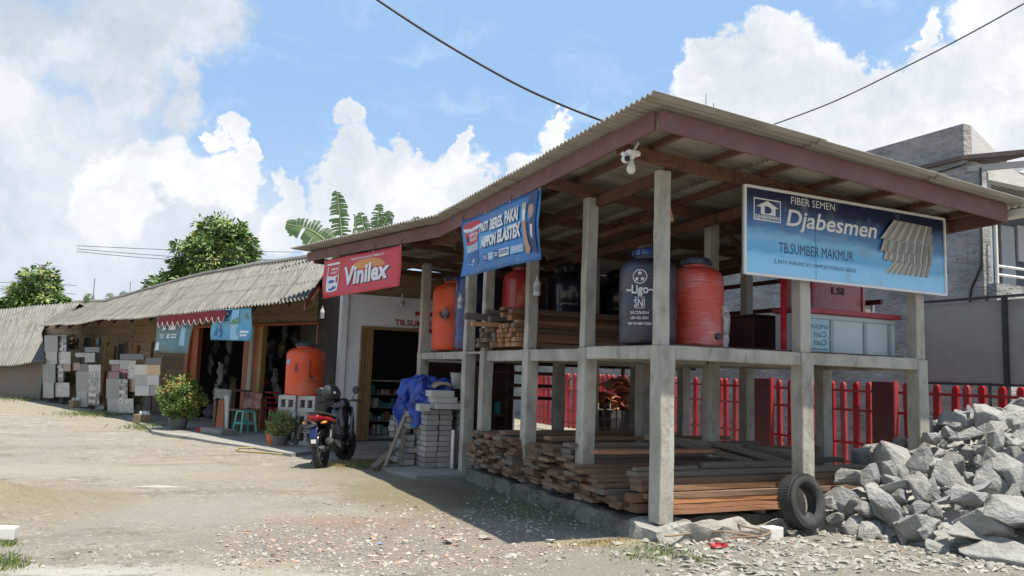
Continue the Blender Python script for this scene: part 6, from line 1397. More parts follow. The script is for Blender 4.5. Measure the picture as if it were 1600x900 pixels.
board('tile board of white, red and pebble squares under a black strip', -1.05, [(690, 870, 265, 310, 'black'), (605, 682, 312, 346, 'light'), (685, 750, 314, 384, 'light'), (622, 682, 350, 402, 'maroon'), (684, 747, 388, 456, 'red'), (752, 810, 318, 456, 'pebble'), (750, 806, 460, 560, 'brown')])
board('wide tile board of beige, orange and white squares behind the round shrub', -1.5, [(890, 1010, 296, 344, 'black'), (806, 898, 350, 428, 'beige'), (900, 1000, 350, 428, 'orange'), (806, 898, 431, 508, 'light'), (900, 990, 431, 508, 'white'), (806, 915, 512, 590, 'white'), (922, 1010, 512, 590, 'grey')])
board('pair of loose tiles, pink over white, propped at the plank wall', -.75, [(475, 556, 592, 648, 'pink'), (490, 560, 650, 698, 'white')])
bsn = thing('round_sign', 'round blue sign plate on the plank wall above the tile boards', 'sign', PR(.2).hit(153, 534)); mb = MB(); c = PR(.2).hit(153, 534); mb.lathe([(0, 0), (.13, 0), (.13, .012), (0, .012)], 24, c, -RN); mb.build('plate', flat('sign_cyan', (.04, .32, .46)), bsn); mb = MB(); mb.lathe([(0, .0125), (.05, .0125), (.05, .016), (0, .016)], 16, c, -RN); mb.build('spot', flat('sign_pale', (.3, .55, .62)), bsn)
# crates of stones and foam boxes at the wall foot
m_foam = M('white_foam', [(.58, .57, .53), (.66, .65, .6)], .8, 4, 4)
def crate(x, y, w, lab):
    p = G(x, y); th = thing('crate', lab, 'crate', p, math.atan2(RD.y, RD.x)); r = w / FPX * (p - O).dot(CF); mb = MB()
    e = lambda a, b, c: p + RD * a + RN * b + Z * c
    mb.obox(e(-r / 2, 0, .0), RD * r, RN * .3, Z * .03); mb.obox(e(-r / 2, 0, .03), RD * r, RN * .025, Z * .18); mb.obox(e(-r / 2, .275, .03), RD * r, RN * .025, Z * .18); mb.obox(e(-r / 2, .025, .03), RD * .025, RN * .25, Z * .18); mb.obox(e(r / 2 - .025, .025, .03), RD * .025, RN * .25, Z * .18)
    mb.build('box', m_row, th, bevel=.004)
    for k in range(6): stone(e(random.uniform(-r * .38, r * .38), random.uniform(.06, .24), .23), .085, 'pale lump of stone heaped in a crate at the foot of the plank wall', 'lumps in the crates', me=FOAM, name='pale_lump')
FOAM = RM[3].copy(); FOAM.materials.clear(); FOAM.materials.append(m_foam)
crate(110, 637, 22, 'small wooden crate of pale stones at the plank wall, further left'); crate(212, 662, 24, 'small wooden crate of pale stones left of the round shrub')

# ------------------------------------------------------------------ kiosk fronts: stool, bench, goods
def leafmat(name, cols): return M(name, cols, .55, 3.5, 4, bump=0, world=True, lo=.35, hi=.65)
st = at(396, 680, 1); p = G(382, 676, .046)
stl = thing('stool', 'pale green plastic stool standing on the porch slab before the kiosk door', 'stool', p, .6); m_teal = flat('teal_plastic', (.14, .42, .34), .45); sc_ = .27
X_, Y_ = RD * -1, RN
mb = MB(); mb.obox(p + X_ * -.14 + Y_ * -.14 + Z * .42, X_ * .28, Y_ * .28, Z * .035); mb.build('seat', m_teal, stl, bevel=.012)
for sx in (-1, 1):
    for sy in (-1, 1): mb = MB(); mb.bar(p + X_ * .17 * sx + Y_ * .17 * sy, p + X_ * .125 * sx + Y_ * .125 * sy + Z * .425, .045, .045); mb.build('leg', m_teal, stl, bevel=.006)
for s_ in (-1, 1): mb = MB(); mb.bar(p + X_ * -.14 + Y_ * .15 * s_ + Z * .2, p + X_ * .14 + Y_ * .15 * s_ + Z * .2, .03, .04); mb.bar(p + X_ * .15 * s_ + Y_ * -.14 + Z * .2, p + X_ * .15 * s_ + Y_ * .14 + Z * .2, .03, .04); mb.build('crossbar', m_teal, stl)
p = G(358, 672, .046); bn_t = thing('bench', 'dark red patterned wooden seat behind the green stool', 'bench', p); m_bench = pattern('bench_paint', (.22, .03, .03), (.42, .28, .22), 9, 'noise')
mb = MB(); mb.obox(p + X_ * -.35 + Y_ * .10 + Z * .40, X_ * .75, Y_ * .35, Z * .04); mb.build('seat', m_bench, bn_t, bevel=.006); mb = MB(); mb.obox(p + X_ * -.35 + Y_ * .46 + Z * .46, X_ * .75, Y_ * .03 + Z * .03, Z * .32); mb.build('backrest', m_bench, bn_t, bevel=.006)
for sx in (-.33, .34):
    for sy in (.12, .42): mb = MB(); mb.bar(p + X_ * sx + Y_ * sy, p + X_ * sx + Y_ * sy + Z * .398, .05, .05); mb.build('leg', m_bench, bn_t)
# work table with torn cover, orange board
p = G(330, 668, .046); tb_t = thing('work_table', 'shabby table with a torn pale cover before the left kiosk door', 'table', p); m_cloth = M('torn_cloth', [(.30, .28, .24), (.42, .40, .35)], .9, 4, 6, bump=.4)
mb = MB(); mb.obox(p + X_ * -.35 + Y_ * .2 + Z * .80, X_ * .75, Y_ * .5, Z * .03); mb.build('top', m_plank_grey, tb_t)
mb = MB(); mb.grid(lambda i, j: p + X_ * (-.36 + .77 * i) + Y_ * (.19 - .01 * j) + Z * (.84 - (.22 + .10 * mnoise.noise(V3((i * 7, 0, 3)))) * j) + V3(mnoise.noise_vector(V3((i * 5, j * 3, 1)))) * .02, 20, 5); mb.build('cover', m_cloth, tb_t, smooth=True)
for sx in (-.33, .37):
    for sy in (.22, .66): mb = MB(); mb.bar(p + X_ * sx + Y_ * sy, p + X_ * sx + Y_ * sy + Z * .798, .06, .06); mb.build('leg', m_plank_grey, tb_t)
mb = MB(); mb.prism([PR(-1.55).hit(334, 690), PR(-1.55).hit(346, 690), PR(-1.25).hit(349, 625), PR(-1.25).hit(341, 625)], RN * .03); tag(mb.build('orange_board', M('faded_orange_board', [(.50, .13, .05), (.42, .17, .10)], .8, 4, 5), None), 'faded orange board leaning at the front of the shabby table', 'board')
mb = MB(); mb.prism([PR(-1.45).hit(347, 687), PR(-1.45).hit(353, 687), PR(-1.2).hit(357, 618), PR(-1.2).hit(350, 618)], RN * .03); tag(mb.build('pale_board', m_cream, None), 'narrow pale blue board leaning next to the faded orange board', 'board')
mb = MB(); q = G(312, 675, .046); mb.obox(q, X_ * .9, Y_ * .35, Z * .10); tag(mb.build('doorstep', m_slab, None, bevel=.01), 'low concrete step before the left kiosk door', 'step')
mb = MB(); q = G(310, 674, .046); mb.lathe([(0, 0), (.07, 0), (.085, .08), (.07, .09), (0, .085)], 16, q - X_ * -.1 + Z * .002); tag(mb.build('red_pot', flat('red_pot', (.4, .04, .03)), None, smooth=40), 'small red pot on the porch edge right of the shrub', 'pot')
# goods inside both doorways
m_goods = [M('goods_%s' % n, [c, tuple(x * .7 for x in c)], .8, 4, 5, bump=.2) for n, c in (('white', (.30, .29, .27)), ('grey', (.09, .09, .09)), ('tan', (.20, .14, .08)), ('dull_red', (.38, .06, .05)), ('blue', (.08, .12, .25)))]
def hang(x, y, w, h, o, mi, lab, name='hanging_bag'):
    pl = PR(o); c = pl.hit(x, y); dist = (c - O).dot(CF); W_, H_ = w / FPX * dist, h / FPX * dist; sd = random.random() * 20
    mb = MB()
    def f(i, j):
        an = 2 * math.pi * i; rr = (.5 + .30 * mnoise.noise(V3((math.cos(an), math.sin(an), j * 3 + sd)))) * (.35 + .65 * math.sin(math.pi * min(.92, .12 + j * .85)))
        p = c + X_ * math.cos(an) * rr * W_ + Y_ * math.sin(an) * rr * W_ * .5 + Z * H_ * (.5 - j); return p + V3(mnoise.noise_vector(p * 6)) * .07 + V3(mnoise.noise_vector(p * 16)) * .025
    mb.grid(f, 18, 12); tag(mb.build(name, m_goods[mi], None, smooth=50), lab, 'goods')
for x, y, w, h, o, mi, lab in ((330, 570, 14, 30, .5, 0, 'pale bag hanging in the left kiosk doorway, upper'), (345, 585, 18, 34, .45, 0, 'white folded cloth hanging in the left kiosk doorway, largest'), (322, 592, 12, 36, .6, 1, 'grey bag hanging at the left of the left kiosk doorway'), (354, 568, 12, 26, .7, 1, 'grey bundle hanging at the right of the left kiosk doorway'), (338, 612, 14, 18, .5, 0, 'pale bundle on the goods in the left kiosk doorway'), (328, 642, 26, 22, .2, 1, 'heap of grey wire and scraps under the table'),
                             (425, 560, 16, 36, .8, 1, 'grey bundle hanging in the right kiosk doorway'), (440, 545, 14, 26, .7, 2, 'tan bundle hanging in the right kiosk doorway'), (462, 530, 16, 24, .9, 1, 'grey bag hanging highest in the right kiosk doorway'), (412, 545, 12, 40, .9, 2, 'tan coil hanging beside the right kiosk door post'), (430, 592, 14, 30, .7, 0, 'pale cone shaped goods in the right kiosk doorway'), (418, 524, 14, 20, .8, 1, 'grey bag near the lintel in the right kiosk doorway')): hang(x, y, w, h, o, mi, lab)
for i, (x, y) in enumerate(((312, 560), (336, 540), (350, 606), (364, 600), (318, 618), (360, 540))): hang(x, y, random.uniform(12, 20), random.uniform(16, 34), random.uniform(.4, .9), (0, 1, 1, 2, 0, 1)[i], '%s of the extra bundles crowding the left kiosk doorway, counted from the left' % ORD[i])
for i, (x, y) in enumerate(((408, 575), (422, 545), (434, 615), (446, 520), (454, 556), (470, 548), (478, 524))): hang(x, y, random.uniform(12, 20), random.uniform(16, 34), random.uniform(.5, 1.0), (2, 1, 0, 1, 2, 0, 1)[i], '%s of the extra bundles crowding the right kiosk doorway, counted from the left' % ORD[i])
c = PR(.3).hit(410, 597); mb = MB(); mb.lathe([(0, -.15), (.1, -.12), (.17, -.03), (.18, .03), (.12, .12), (0, .15)], 20, c); tag(mb.build('red_basin', flat('dull_red_plastic', (.42, .07, .03)), None, smooth=40), 'round dull red plastic ball in the right kiosk doorway', 'ball')
rs = PR(-.3); 
for k, (x, lab) in enumerate(((424, 'stack of red plastic stools in the right kiosk doorway'),)):
    p = rs.hit(x, 655); p.z = .046; th = thing('stool_stack', lab, 'stools', p); m_rs = flat('red_stool', (.42, .02, .035), .4)
    for s in range(4):
        z0 = .046 + .11 * s; mb = MB(); mb.obox(p + X_ * -.13 + Y_ * -.13 + Z * (z0 + .42), X_ * .26, Y_ * .26, Z * .03); mb.build('seat', m_rs, th, bevel=.008)
        if s == 0:
            for sx in (-1, 1):
                for sy in (-1, 1): mb = MB(); mb.bar(p + X_ * .16 * sx + Y_ * .16 * sy + Z * (z0 + .0), p + X_ * .12 * sx + Y_ * .12 * sy + Z * (z0 + .42), .035, .035); mb.build('leg', m_rs, th)
p = rs.hit(408, 655); p.z = .046; mb = MB()
for k in range(9): an = k * .7; mb.tube([p + X_ * .07 * math.cos(an) * (k % 3) * .6 + Y_ * .07 * math.sin(an) * (k % 3) * .6, p + X_ * .075 * math.cos(an) * (k % 3) * .6 + Y_ * .07 * math.sin(an) * (k % 3) * .6 + Z * (.62 + .02 * (k % 4))], .024, 6)
tag(mb.build('wood_bundle', m_batten, None), 'upright bundle of wooden sticks left of the red stools', 'bundle')

# hose, pots and plants
def leaves(mb, c, r, n, l, w, up=.3, shell=.45, sq=(1, 1, 1), noisy=.35, seed=0, droop=0.0, clump=0.0, per=26):
    if clump:                       # rosettes of leaves at twig ends
        for k in range(max(3, n // per)):
            d = V3((random.gauss(0, 1), random.gauss(0, 1), random.gauss(0, 1))).normalized(); rr = (shell + (1 - shell) * random.random() ** .5) * (1 + noisy * mnoise.noise(d * 2.2 + V3((seed, 0, 0)))) * random.uniform(.88, 1.1)
            q = V3(c) + V3((d.x * sq[0], d.y * sq[1], d.z * sq[2])) * r * rr; ax_ = (d + Z * .5 + V3((random.gauss(0, .4), random.gauss(0, .4), 0))).normalized(); kk = int(per * random.uniform(.6, 1.4)); cs_ = clump * random.uniform(.7, 1.3)
            for m in range(kk):
                e = V3((random.gauss(0, 1), random.gauss(0, 1), random.gauss(0, .7))).normalized(); dr = (e + ax_ * .55 - Z * droop * random.random()).normalized(); p = q + e * cs_ * random.uniform(.05, .55); sd = dr.cross(ax_)
                if sd.length < .1: continue
                sd.normalize(); ll = l * random.uniform(.7, 1.2); ww = w * random.uniform(.8, 1.2); nn = dr.cross(sd) * ww * .25
                mb.add([p, p + dr * ll * .5 + sd * ww / 2 + nn, p + dr * ll - Z * droop * ll * .45, p + dr * ll * .5 - sd * ww / 2 + nn], [(0, 1, 2), (0, 2, 3)])
        return
    for k in range(n):
        d = V3((random.gauss(0, 1), random.gauss(0, 1), random.gauss(0, 1))).normalized(); rr = (shell + (1 - shell) * random.random() ** .6) * (1 + noisy * mnoise.noise(d * 2.2 + V3((seed, 0, 0))))
        p = V3(c) + V3((d.x * sq[0], d.y * sq[1], d.z * sq[2])) * r * rr
        dr = (d * .8 + V3((random.gauss(0, .6), random.gauss(0, .6), random.gauss(0, .5) + up - droop))).normalized(); sd = dr.cross(V3((random.gauss(0, 1), random.gauss(0, 1), random.gauss(0, 1)))).normalized(); ll = l * random.uniform(.6, 1.25); ww = w * random.uniform(.7, 1.2); nn = dr.cross(sd) * ww * .35
        mb.add([p, p + dr * ll * .5 + sd * ww / 2 + nn, p + dr * ll - Z * droop * ll * .4, p + dr * ll * .5 - sd * ww / 2 + nn], [(0, 1, 2), (0, 2, 3)])
m_hose = flat('yellow_hose', (.36, .30, .13), .6)
mb = MB(); pts = [(478, 709), (440, 711), (400, 709), (374, 708), (368, 706), (376, 703), (410, 703), (445, 705), (478, 706), (500, 708)]
hp = []
for i in range(len(pts) - 1):
    for k in range(4):
        f = k / 4; a = G(pts[i][0] + (pts[i + 1][0] - pts[i][0]) * f, pts[i][1] + (pts[i + 1][1] - pts[i][1]) * f); hp.append(on(a.x, a.y, .018))
mb.tube(hp, .013, 8); tag(mb.build('garden_hose', m_hose, None, smooth=True), 'pale yellow garden hose looped on the dirt behind the motorcycle', 'hose')
m_leaf_shrub = leafmat('shrub_leaf', [(.06, .12, .02), (.11, .19, .035), (.20, .24, .05)]); m_leaf_red = leafmat('shrub_tip', [(.30, .24, .05), (.24, .26, .06), (.40, .20, .06)]); m_stem = M('plant_stem', [(.16, .11, .06), (.22, .16, .1)], .9, 6); m_pot = M('grey_pot', [(.11, .11, .105), (.16, .155, .15)], .8, 5, 5)
def pot(mb, c, r, h): mb.lathe([(0, 0), (r * .7, 0), (r, h * .92), (r * 1.06, h * .92), (r * 1.06, h), (r * .93, h), (r * .9, h * .85), (0, h * .85)], 20, c); return mb
p = G(277, 674); sh = thing('potted_shrub', 'round clipped shrub with yellow red tips in a grey pot before the kiosks', 'shrub', p)
pot(MB(), p, .21, .30).build('pot', m_pot, sh, smooth=40); cc = p + X_ * .10 + Z * .70
for k in range(5): an = k * 1.3; mb = MB(); mb.tube([p + Z * .25, p + Z * .45 + V3((math.cos(an), math.sin(an), 0)) * .08, cc + V3((math.cos(an), math.sin(an), 0)) * .28], [.02, .016, .006], 6); mb.build('stem', m_stem, sh)
mb = MB(); leaves(mb, cc, .43, 9000, .06, .027, .4, .5, (1, 1, .98), .4, 1, .15, .085, 20); mb.build('foliage', m_leaf_shrub, sh); mb = MB(); leaves(mb, cc + Z * .05, .45, 900, .06, .026, .6, .84, (1, 1, .98), .4, 1, .1, .09, 14); mb.build('leaf_tips', m_leaf_red, sh)
m_leaf_g = leafmat('bright_leaf', [(.08, .15, .03), (.14, .21, .05), (.26, .27, .08)])
def pplant(x, y, lab, pr_, ph, fr_, n, mat, pm, l=.09, w=.03, fz=.22, sq=(1, 1, 1)):
    p = G(x, y); th = thing('potted_plant', lab, 'plant', p); pot(MB(), p, pr_, ph).build('pot', pm, th, smooth=40); c = p + Z * (ph + fz)
    for k in range(5): an = k * 1.3 + x; mb = MB(); mb.tube([p + Z * ph * .8, c + V3((math.cos(an), math.sin(an), .3)) * fr_ * .5], [.01, .004], 5); mb.build('stem', m_stem, th)
    mb = MB(); leaves(mb, c, fr_, n, l, w, .5, .2, sq, .3, x); mb.build('foliage', mat, th)
pplant(436, 700, 'bushy yellow green plant in a grey pot in front of the hollow blocks', .15, .22, .22, 420, m_leaf_g, m_pot)
pplant(424, 699, 'small plant in a bright orange plastic bucket at the porch edge', .10, .24, .10, 90, m_leaf_g, flat('orange_bucket', (.62, .14, .02), .4), fz=.06)
pplant(461, 699, 'dark straggling green plant beside the motorcycle wheel', .12, .16, .26, 520, leafmat('dark_leaf', [(.035, .06, .015), (.06, .09, .025), (.09, .12, .04)]), m_pot, .08, .025, .18, (1, 1, .8))
p = G(448, 672, .046); mb = MB(); pot(mb, TKC + X_ * -.52 + Y_ * -.1 - Z * (TKC.z - .34), .07, .16); tag(mb.build('terracotta_pot', M('terracotta', [(.45, .15, .06), (.52, .2, .1)], .85, 5), None, smooth=40), 'small terracotta pot on the ledge left of the hollow blocks', 'pot')
# plants clinging at the tile boards
for x, y, fr_, lab in ((113, 535, .20, 'drooping plant in a hanging pot on the plank wall at the far left'), (112, 590, .22, 'green plant in a small pot between the left tile boards'), (211, 620, .24, 'green leafy plant in a pot between the tile boards, next to the shrub')):
    c = PR(-.75 if x > 150 else -.35).hit(x, y); th = thing('wall_plant', lab, 'plant', c); pot(MB(), c - Z * .22, .09, .15).build('pot', m_pot, th, smooth=40); mb = MB(); leaves(mb, c, fr_, 150, .15, .045, .2, .1, (1, 1, 1), .3, x, .3); mb.build('foliage', m_leaf_g, th)

# ------------------------------------------------------------------ trees, banana plants
m_bark = M('bark', [(.12, .09, .065), (.18, .14, .10)], .95, 5, 6, (1, 1, .3), .6)
m_mango = leafmat('mango_leaf', [(.055, .11, .022), (.10, .18, .035), (.18, .25, .06)]); m_mango2 = leafmat('mango_young_leaf', [(.20, .27, .06), (.30, .30, .09), (.15, .22, .05)])
def tree(label, X, Yd, top, width, ptop, n, seed, blobs):
    b = V3((X.x, X.y, 0)); th = thing('mango_tree', label, 'tree', b)
    H = ptop; rnd = random.Random(seed)
    mb = MB(); mb.tube([b, b + Z * H * .25 + V3((.05, 0, 0)), b + Z * H * .45], [.26, .2, .15], 12); mb.build('trunk', m_bark, th, smooth=50)
    m1 = MB(); m2 = MB(); lm = MB()
    for i, (dx, dy, dz, r) in enumerate(blobs):
        c = b + V3((dx * width, dy * width, H * dz)); lm.tube([b + Z * H * .4, b.lerp(c, .5) + Z * H * .28, c], [.11, .07, .03], 6)
        leaves(m1, c, r * width, int(n * r * r * 1.25), .30, .11, -.1, .5, (1, 1, .88), .42, seed + i * 3, .55, .38); leaves(m2, c + Z * .06, r * width * 1.02, int(n * r * r * .22), .27, .10, .2, .85, (1, 1, .88), .42, seed + i * 3, .45, .36)
    lm.build('limb', m_bark, th, smooth=50); m1.build('crown', m_mango, th); m2.build('young_leaves', m_mango2, th)
Yt = 34.0; c = at(330, 460, Yt); topz = at(345, 333, Yt).z; wd = (at(430, 400, Yt) - at(232, 400, Yt)).x
tree('big dark green mango tree rising behind the kiosk roof', c, Yt, 0, wd, topz, 34000, 3, [(-.02, 0, .62, .28), (.08, 0, .84, .20), (.0, .05, .88, .17), (-.2, 0, .60, .22), (-.34, 0, .46, .20), (.34, 0, .56, .18), (.44, .0, .44, .14), (.14, 0, .80, .18), (-.44, 0, .40, .22), (-.32, 0, .50, .22), (.46, 0, .50, .18), (-.10, -.05, .74, .20), (.18, 0, .68, .22), (.28, .05, .58, .20), (.38, 0, .50, .14), (-.24, 0, .48, .22), (-.38, 0, .40, .16), (.05, -.1, .50, .26), (.22, -.1, .44, .22), (-.14, .1, .42, .24)])
Yt = 40.0; c = at(58, 470, Yt); topz = at(62, 405, Yt).z; wd = (at(115, 440, Yt) - at(0, 440, Yt)).x
tree('smaller mango tree at the left edge behind the low roof', c, Yt, 0, wd, topz, 30000, 8, [(.0, 0, .80, .24), (.16, 0, .62, .24), (.28, 0, .44, .20), (-.18, 0, .66, .26), (-.36, 0, .46, .22), (-.5, 0, .34, .2), (.05, -.1, .5, .28), (.42, 0, .34, .14)])
m_ban = leafmat('banana_leaf', [(.022, .06, .014), (.04, .09, .02), (.07, .13, .035)]); m_rib = leafmat('banana_rib', [(.20, .26, .10), (.26, .30, .14)])
def banana(label, base_px, Yb, lv, cy=400):
    b = at(base_px, 480, Yb); b.z = 0; th = thing('banana_plant', label, 'banana plant', b)
    mb = MB(); crown = at(base_px, cy, Yb); mb.tube([b, b + Z * (crown.z * .5), crown], [.14, .12, .08], 10); mb.build('trunk', M('banana_stem', [(.16, .18, .08), (.22, .2, .1)], .8, 3, 5), th, smooth=50)
    for k, (pts, w, tear) in enumerate(lv):
        P = [at(x, y, Yb + .15 * k * (1 if k % 2 else -1)) for x, y in pts]; n = 26; sp = []
        for i in range(n + 1):
            f = i / n * (len(P) - 1); j = min(int(f), len(P) - 2); u_ = f - j; p0, p1, p2, p3 = P[max(j - 1, 0)], P[j], P[j + 1], P[min(j + 2, len(P) - 1)]
            sp.append(.5 * (2 * p1 + (p2 - p0) * u_ + (2 * p0 - 5 * p1 + 4 * p2 - p3) * u_ ** 2 + (3 * p1 - p0 - 3 * p2 + p3) * u_ ** 3))
        mr = MB(); mr.tube(sp, [.03 * (1 - .8 * i / n) + .004 for i in range(n + 1)], 6); o = mr.build('leaf_rib', m_rib, th, smooth=True); mb = MB()
        for i in range(4, n):
            d = (sp[i + 1] - sp[i]).normalized(); s_ = d.cross(V3((.15, -1, .25))).normalized(); f = (i - 4) / (n - 4); ww = w * math.sin(math.pi * min(.97, .10 + f * .9)) ** .55
            for sg_ in (-1, 1):
                if random.random() < tear * .25: continue
                gap = .55 + .42 * (random.random() > tear); drop = Z * -(.10 + .35 * random.random() * tear) * ww; wv = ww * random.uniform(.8, 1.05)
                a0, a1 = sp[i], sp[i].lerp(sp[i + 1], 1.0); e0_, e1_2 = a0 + s_ * sg_ * wv + drop + d * ww * .15, a0.lerp(a1, gap) + s_ * sg_ * wv * random.uniform(.85, 1) + drop + d * ww * .15; mm0, mm1 = (a0 + e0_) / 2 + V3((0, -.03, .05)) * ww, (a1 + e1_2) / 2 + V3((0, -.03, .05)) * ww
                mb.add([a0, a1, mm1, mm0, e1_2, e0_], [(0, 1, 2, 3), (3, 2, 4, 5)])
        mb.build('leaf', m_ban, th)
banana('banana plant with a long torn leaf leaning left above the shop roof', 520, 21.0, [([(556, 420), (520, 386), (486, 360), (447, 350)], .40, .25), ([(536, 410), (534, 370), (530, 330), (526, 298)], .28, .4), ([(546, 400), (552, 372), (556, 345), (553, 334)], .05, .3)])
banana('banana plant with upright split leaves right of its neighbour above the shop roof', 585, 23.0, [([(574, 395), (570, 362), (563, 332)], .26, .3), ([(590, 395), (590, 350), (593, 318)], .22, .45), ([(592, 395), (598, 358), (610, 330)], .25, .4), ([(640, 385), (645, 350), (656, 340)], .16, .5)])
banana('small banana plant just showing over the kiosk ridge at the left', 150, 33.0, [([(152, 500), (142, 470), (133, 460)], .25, .3), ([(190, 500), (194, 466), (190, 456)], .22, .3), ([(192, 490), (203, 462), (210, 462)], .22, .3), ([(160, 500), (170, 470), (172, 458)], .3, .8)], 495)

# ------------------------------------------------------------------ wires, aerials
def wire(label, pts, r, n=40):
    P = [at(x, y, Y) for x, y, Y in pts]; sp = []
    for i in range(n + 1):
        f = i / n * (len(P) - 1); j = min(int(f), len(P) - 2); u_ = f - j; p0, p1, p2, p3 = P[max(j - 1, 0)], P[j], P[j + 1], P[min(j + 2, len(P) - 1)]
        sp.append(.5 * (2 * p1 + (p2 - p0) * u_ + (2 * p0 - 5 * p1 + 4 * p2 - p3) * u_ ** 2 + (3 * p1 - p0 - 3 * p2 + p3) * u_ ** 3))
    mb = MB(); mb.tube(sp, r, 6); tag(mb.build('overhead_cable', m_black, None, smooth=True), label, 'cable')
wire('thick black cable sagging from the top of the picture down to the shed roof', [(520, -52, 18.0), (590, 0, 18.3), (690, 65, 18.8), (800, 128, 19.3), (880, 165, 19.7), (960, 196, 20)], .03)
wire('thin black cable rising from the shed roof to the upper right corner', [(1185, 203, 22), (1300, 160, 21), (1420, 102, 20), (1520, 50, 19), (1660, -28, 18)], .018)
for pts, lab in (([(120, 384, 30), (290, 391, 30), (470, 394, 30)], 'thin power line over the kiosk roof, uppermost of three'), ([(120, 389, 30), (290, 402, 30), (440, 406, 30)], 'thin power line over the kiosk roof, middle one'), ([(120, 393, 30), (260, 405, 30), (420, 407, 30)], 'thin power line over the kiosk roof, lowest of three'), ([(-40, 440, 32), (60, 443, 32), (120, 446, 32)], 'pale thin power line crossing the small mango tree, upper'), ([(-40, 450, 32), (60, 453, 32), (118, 460, 32)], 'pale thin power line crossing the small mango tree, lower')): wire(lab, pts, .011, 20)
ant = thing('roof_aerial', 'tiny thin aerial with curved arms showing over the shed roof', 'aerial', at(1103, 200, 26)); mb = MB(); mb.tube([at(1103, 215, 26), at(1103, 147, 26)], .012, 6); mb.build('mast', m_iron, ant)
for x0, x1 in ((1093, 1103), (1103, 1115)): mb = MB(); mb.tube([at(x0, 164, 26), at((x0 + x1) / 2, 167, 26), at(x1, 170, 26)], .014, 6); mb.build('arm', m_iron, ant)
mb = MB(); mb.tube([at(1115, 170, 26), at(1115, 161, 26)], .012, 6); mb.build('arm', m_iron, ant)
mb = MB(); mb.tube([at(145, 475, 33), at(148, 435, 33)], .014, 6); tag(mb.build('bare_pole', m_iron, None), 'thin bare pole standing over the kiosk ridge at the left', 'pole')
mb = MB(); mb.tube([at(202, 470, 33), at(204, 440, 33)], .010, 6); tag(mb.build('bare_pole', m_iron, None), 'thinner second bare pole over the kiosk ridge, right of the first', 'pole')
# ------------------------------------------------------------------ motorcycle
pr_ = G(502, 731); hd = V3((.10, .99, 0)).normalized(); rgt = V3((hd.y, -hd.x, 0)); mo_rz = math.atan2(hd.y, hd.x)
moto = thing('motorcycle', 'black motorcycle with red tail light parked on its stand beside the shop pillar', 'motorcycle', V3((pr_.x, pr_.y, 0)), mo_rz)
lean = R(5); S_ = .93
def mp(x, y, z):                     # x forward from the rear axle, y to the right, z up; leaning left onto the stand
    y2 = y * math.cos(lean) - z * math.sin(lean); z2 = z * math.cos(lean) + y * math.sin(lean) * .9
    return V3((pr_.x, pr_.y, gz(pr_.x, pr_.y))) + hd * x * S_ + rgt * y2 * S_ + Z * z2 * S_
m_gloss = M('gloss_black_paint', [(.010, .010, .012), (.016, .016, .018)], .22, 4, 3, coat=.6, bump=0); m_tail = flat('tail_red', (.27, .01, .015), .25); m_seat = M('seat_vinyl', [(.02, .02, .02), (.03, .03, .03)], .6, 8, 4); m_blue = flat('plate_blue', (.008, .015, .085), .35); m_chrome = M('scuffed_alloy', [(.38, .38, .38), (.52, .52, .52)], .35, 8, 5, metal=.9, bump=.1)
RW_ = .285
def wheel(xc, wdt, yaw, nm):
    c = mp(xc, 0, RW_); axl = (rgt * math.cos(yaw) + hd * math.sin(yaw)); axl = (axl * math.cos(lean) + Z * math.sin(lean)).normalized()
    mb = MB(); a = V3(axl); r = RW_; w = wdt
    mb.lathe([(r * .74, -w * .8), (r * .86, -w), (r * .96, -w * .75), (r, -w * .3), (r, w * .3), (r * .96, w * .75), (r * .86, w), (r * .74, w * .8), (r * .72, 0), (r * .74, -w * .8)], 40, c, a); t_ = mb.build('wheel', m_rubber, moto, smooth=45)
    mb = MB(); mb.lathe([(r * .70, -w * .7), (r * .76, -w * .78), (r * .76, w * .78), (r * .70, w * .7), (r * .70, -w * .7)], 36, c, a); mb.build('rim', m_iron, t_, smooth=45)
    for k in range(5):
        an = k * 2 * math.pi / 5; e = V3((1, 0, 0)) if abs(a.x) < .8 else Z; e = (e - a * e.dot(a)).normalized(); f = a.cross(e); d = e * math.cos(an) + f * math.sin(an); mb = MB(); mb.bar(c + d * .03, c + d * r * .72, .028, .02, a); mb.build('spoke', m_iron, t_)
    mb = MB(); mb.lathe([(0, -w * 1.1), (.045, -w * 1.1), (.045, w * 1.1), (0, w * 1.1)], 16, c, a); mb.build('hub', m_chrome, t_, smooth=40)
    # shallow tread blocks
    mb = MB(); e = (Z - a * Z.dot(a)).normalized(); f = a.cross(e)
    for k in range(44):
        an = 2 * math.pi * k / 44; d = e * math.cos(an) + f * math.sin(an); tg = a.cross(d); mb.cbox(c + d * (r + .002) + a * (w * .35 * (1 if k % 2 else -1)), a * w * .7, tg * .018, d * .008)
    mb.build('tread', m_rubber, t_)
wheel(0, .052, 0, 'rear'); wheel(1.22, .045, R(-16), 'front')
def loft(name, secs, mat, n=14, parent=None, smooth=60, sup=2.4):
    """body panel through cross sections (x, y, z, half width, half height)"""
    mb = MB(); vs = []; fs = []
    for (x, y, z, w, h) in secs:
        for k in range(n):
            an = 2 * math.pi * k / n; cc, ss = math.cos(an), math.sin(an); vs.append(mp(x, y + w * math.copysign(abs(cc) ** (2 / sup), cc), z + h * math.copysign(abs(ss) ** (2 / sup), ss)))
    m = len(secs)
    for i in range(m - 1):
        for k in range(n): fs.append((i * n + k, (i + 1) * n + k, (i + 1) * n + (k + 1) % n, i * n + (k + 1) % n))
    fs.append(tuple(range(n))); fs.append(tuple(range((m - 1) * n, m * n))[::-1]); mb.add(vs, fs); return mb.build(name, mat, parent or moto, smooth=smooth)
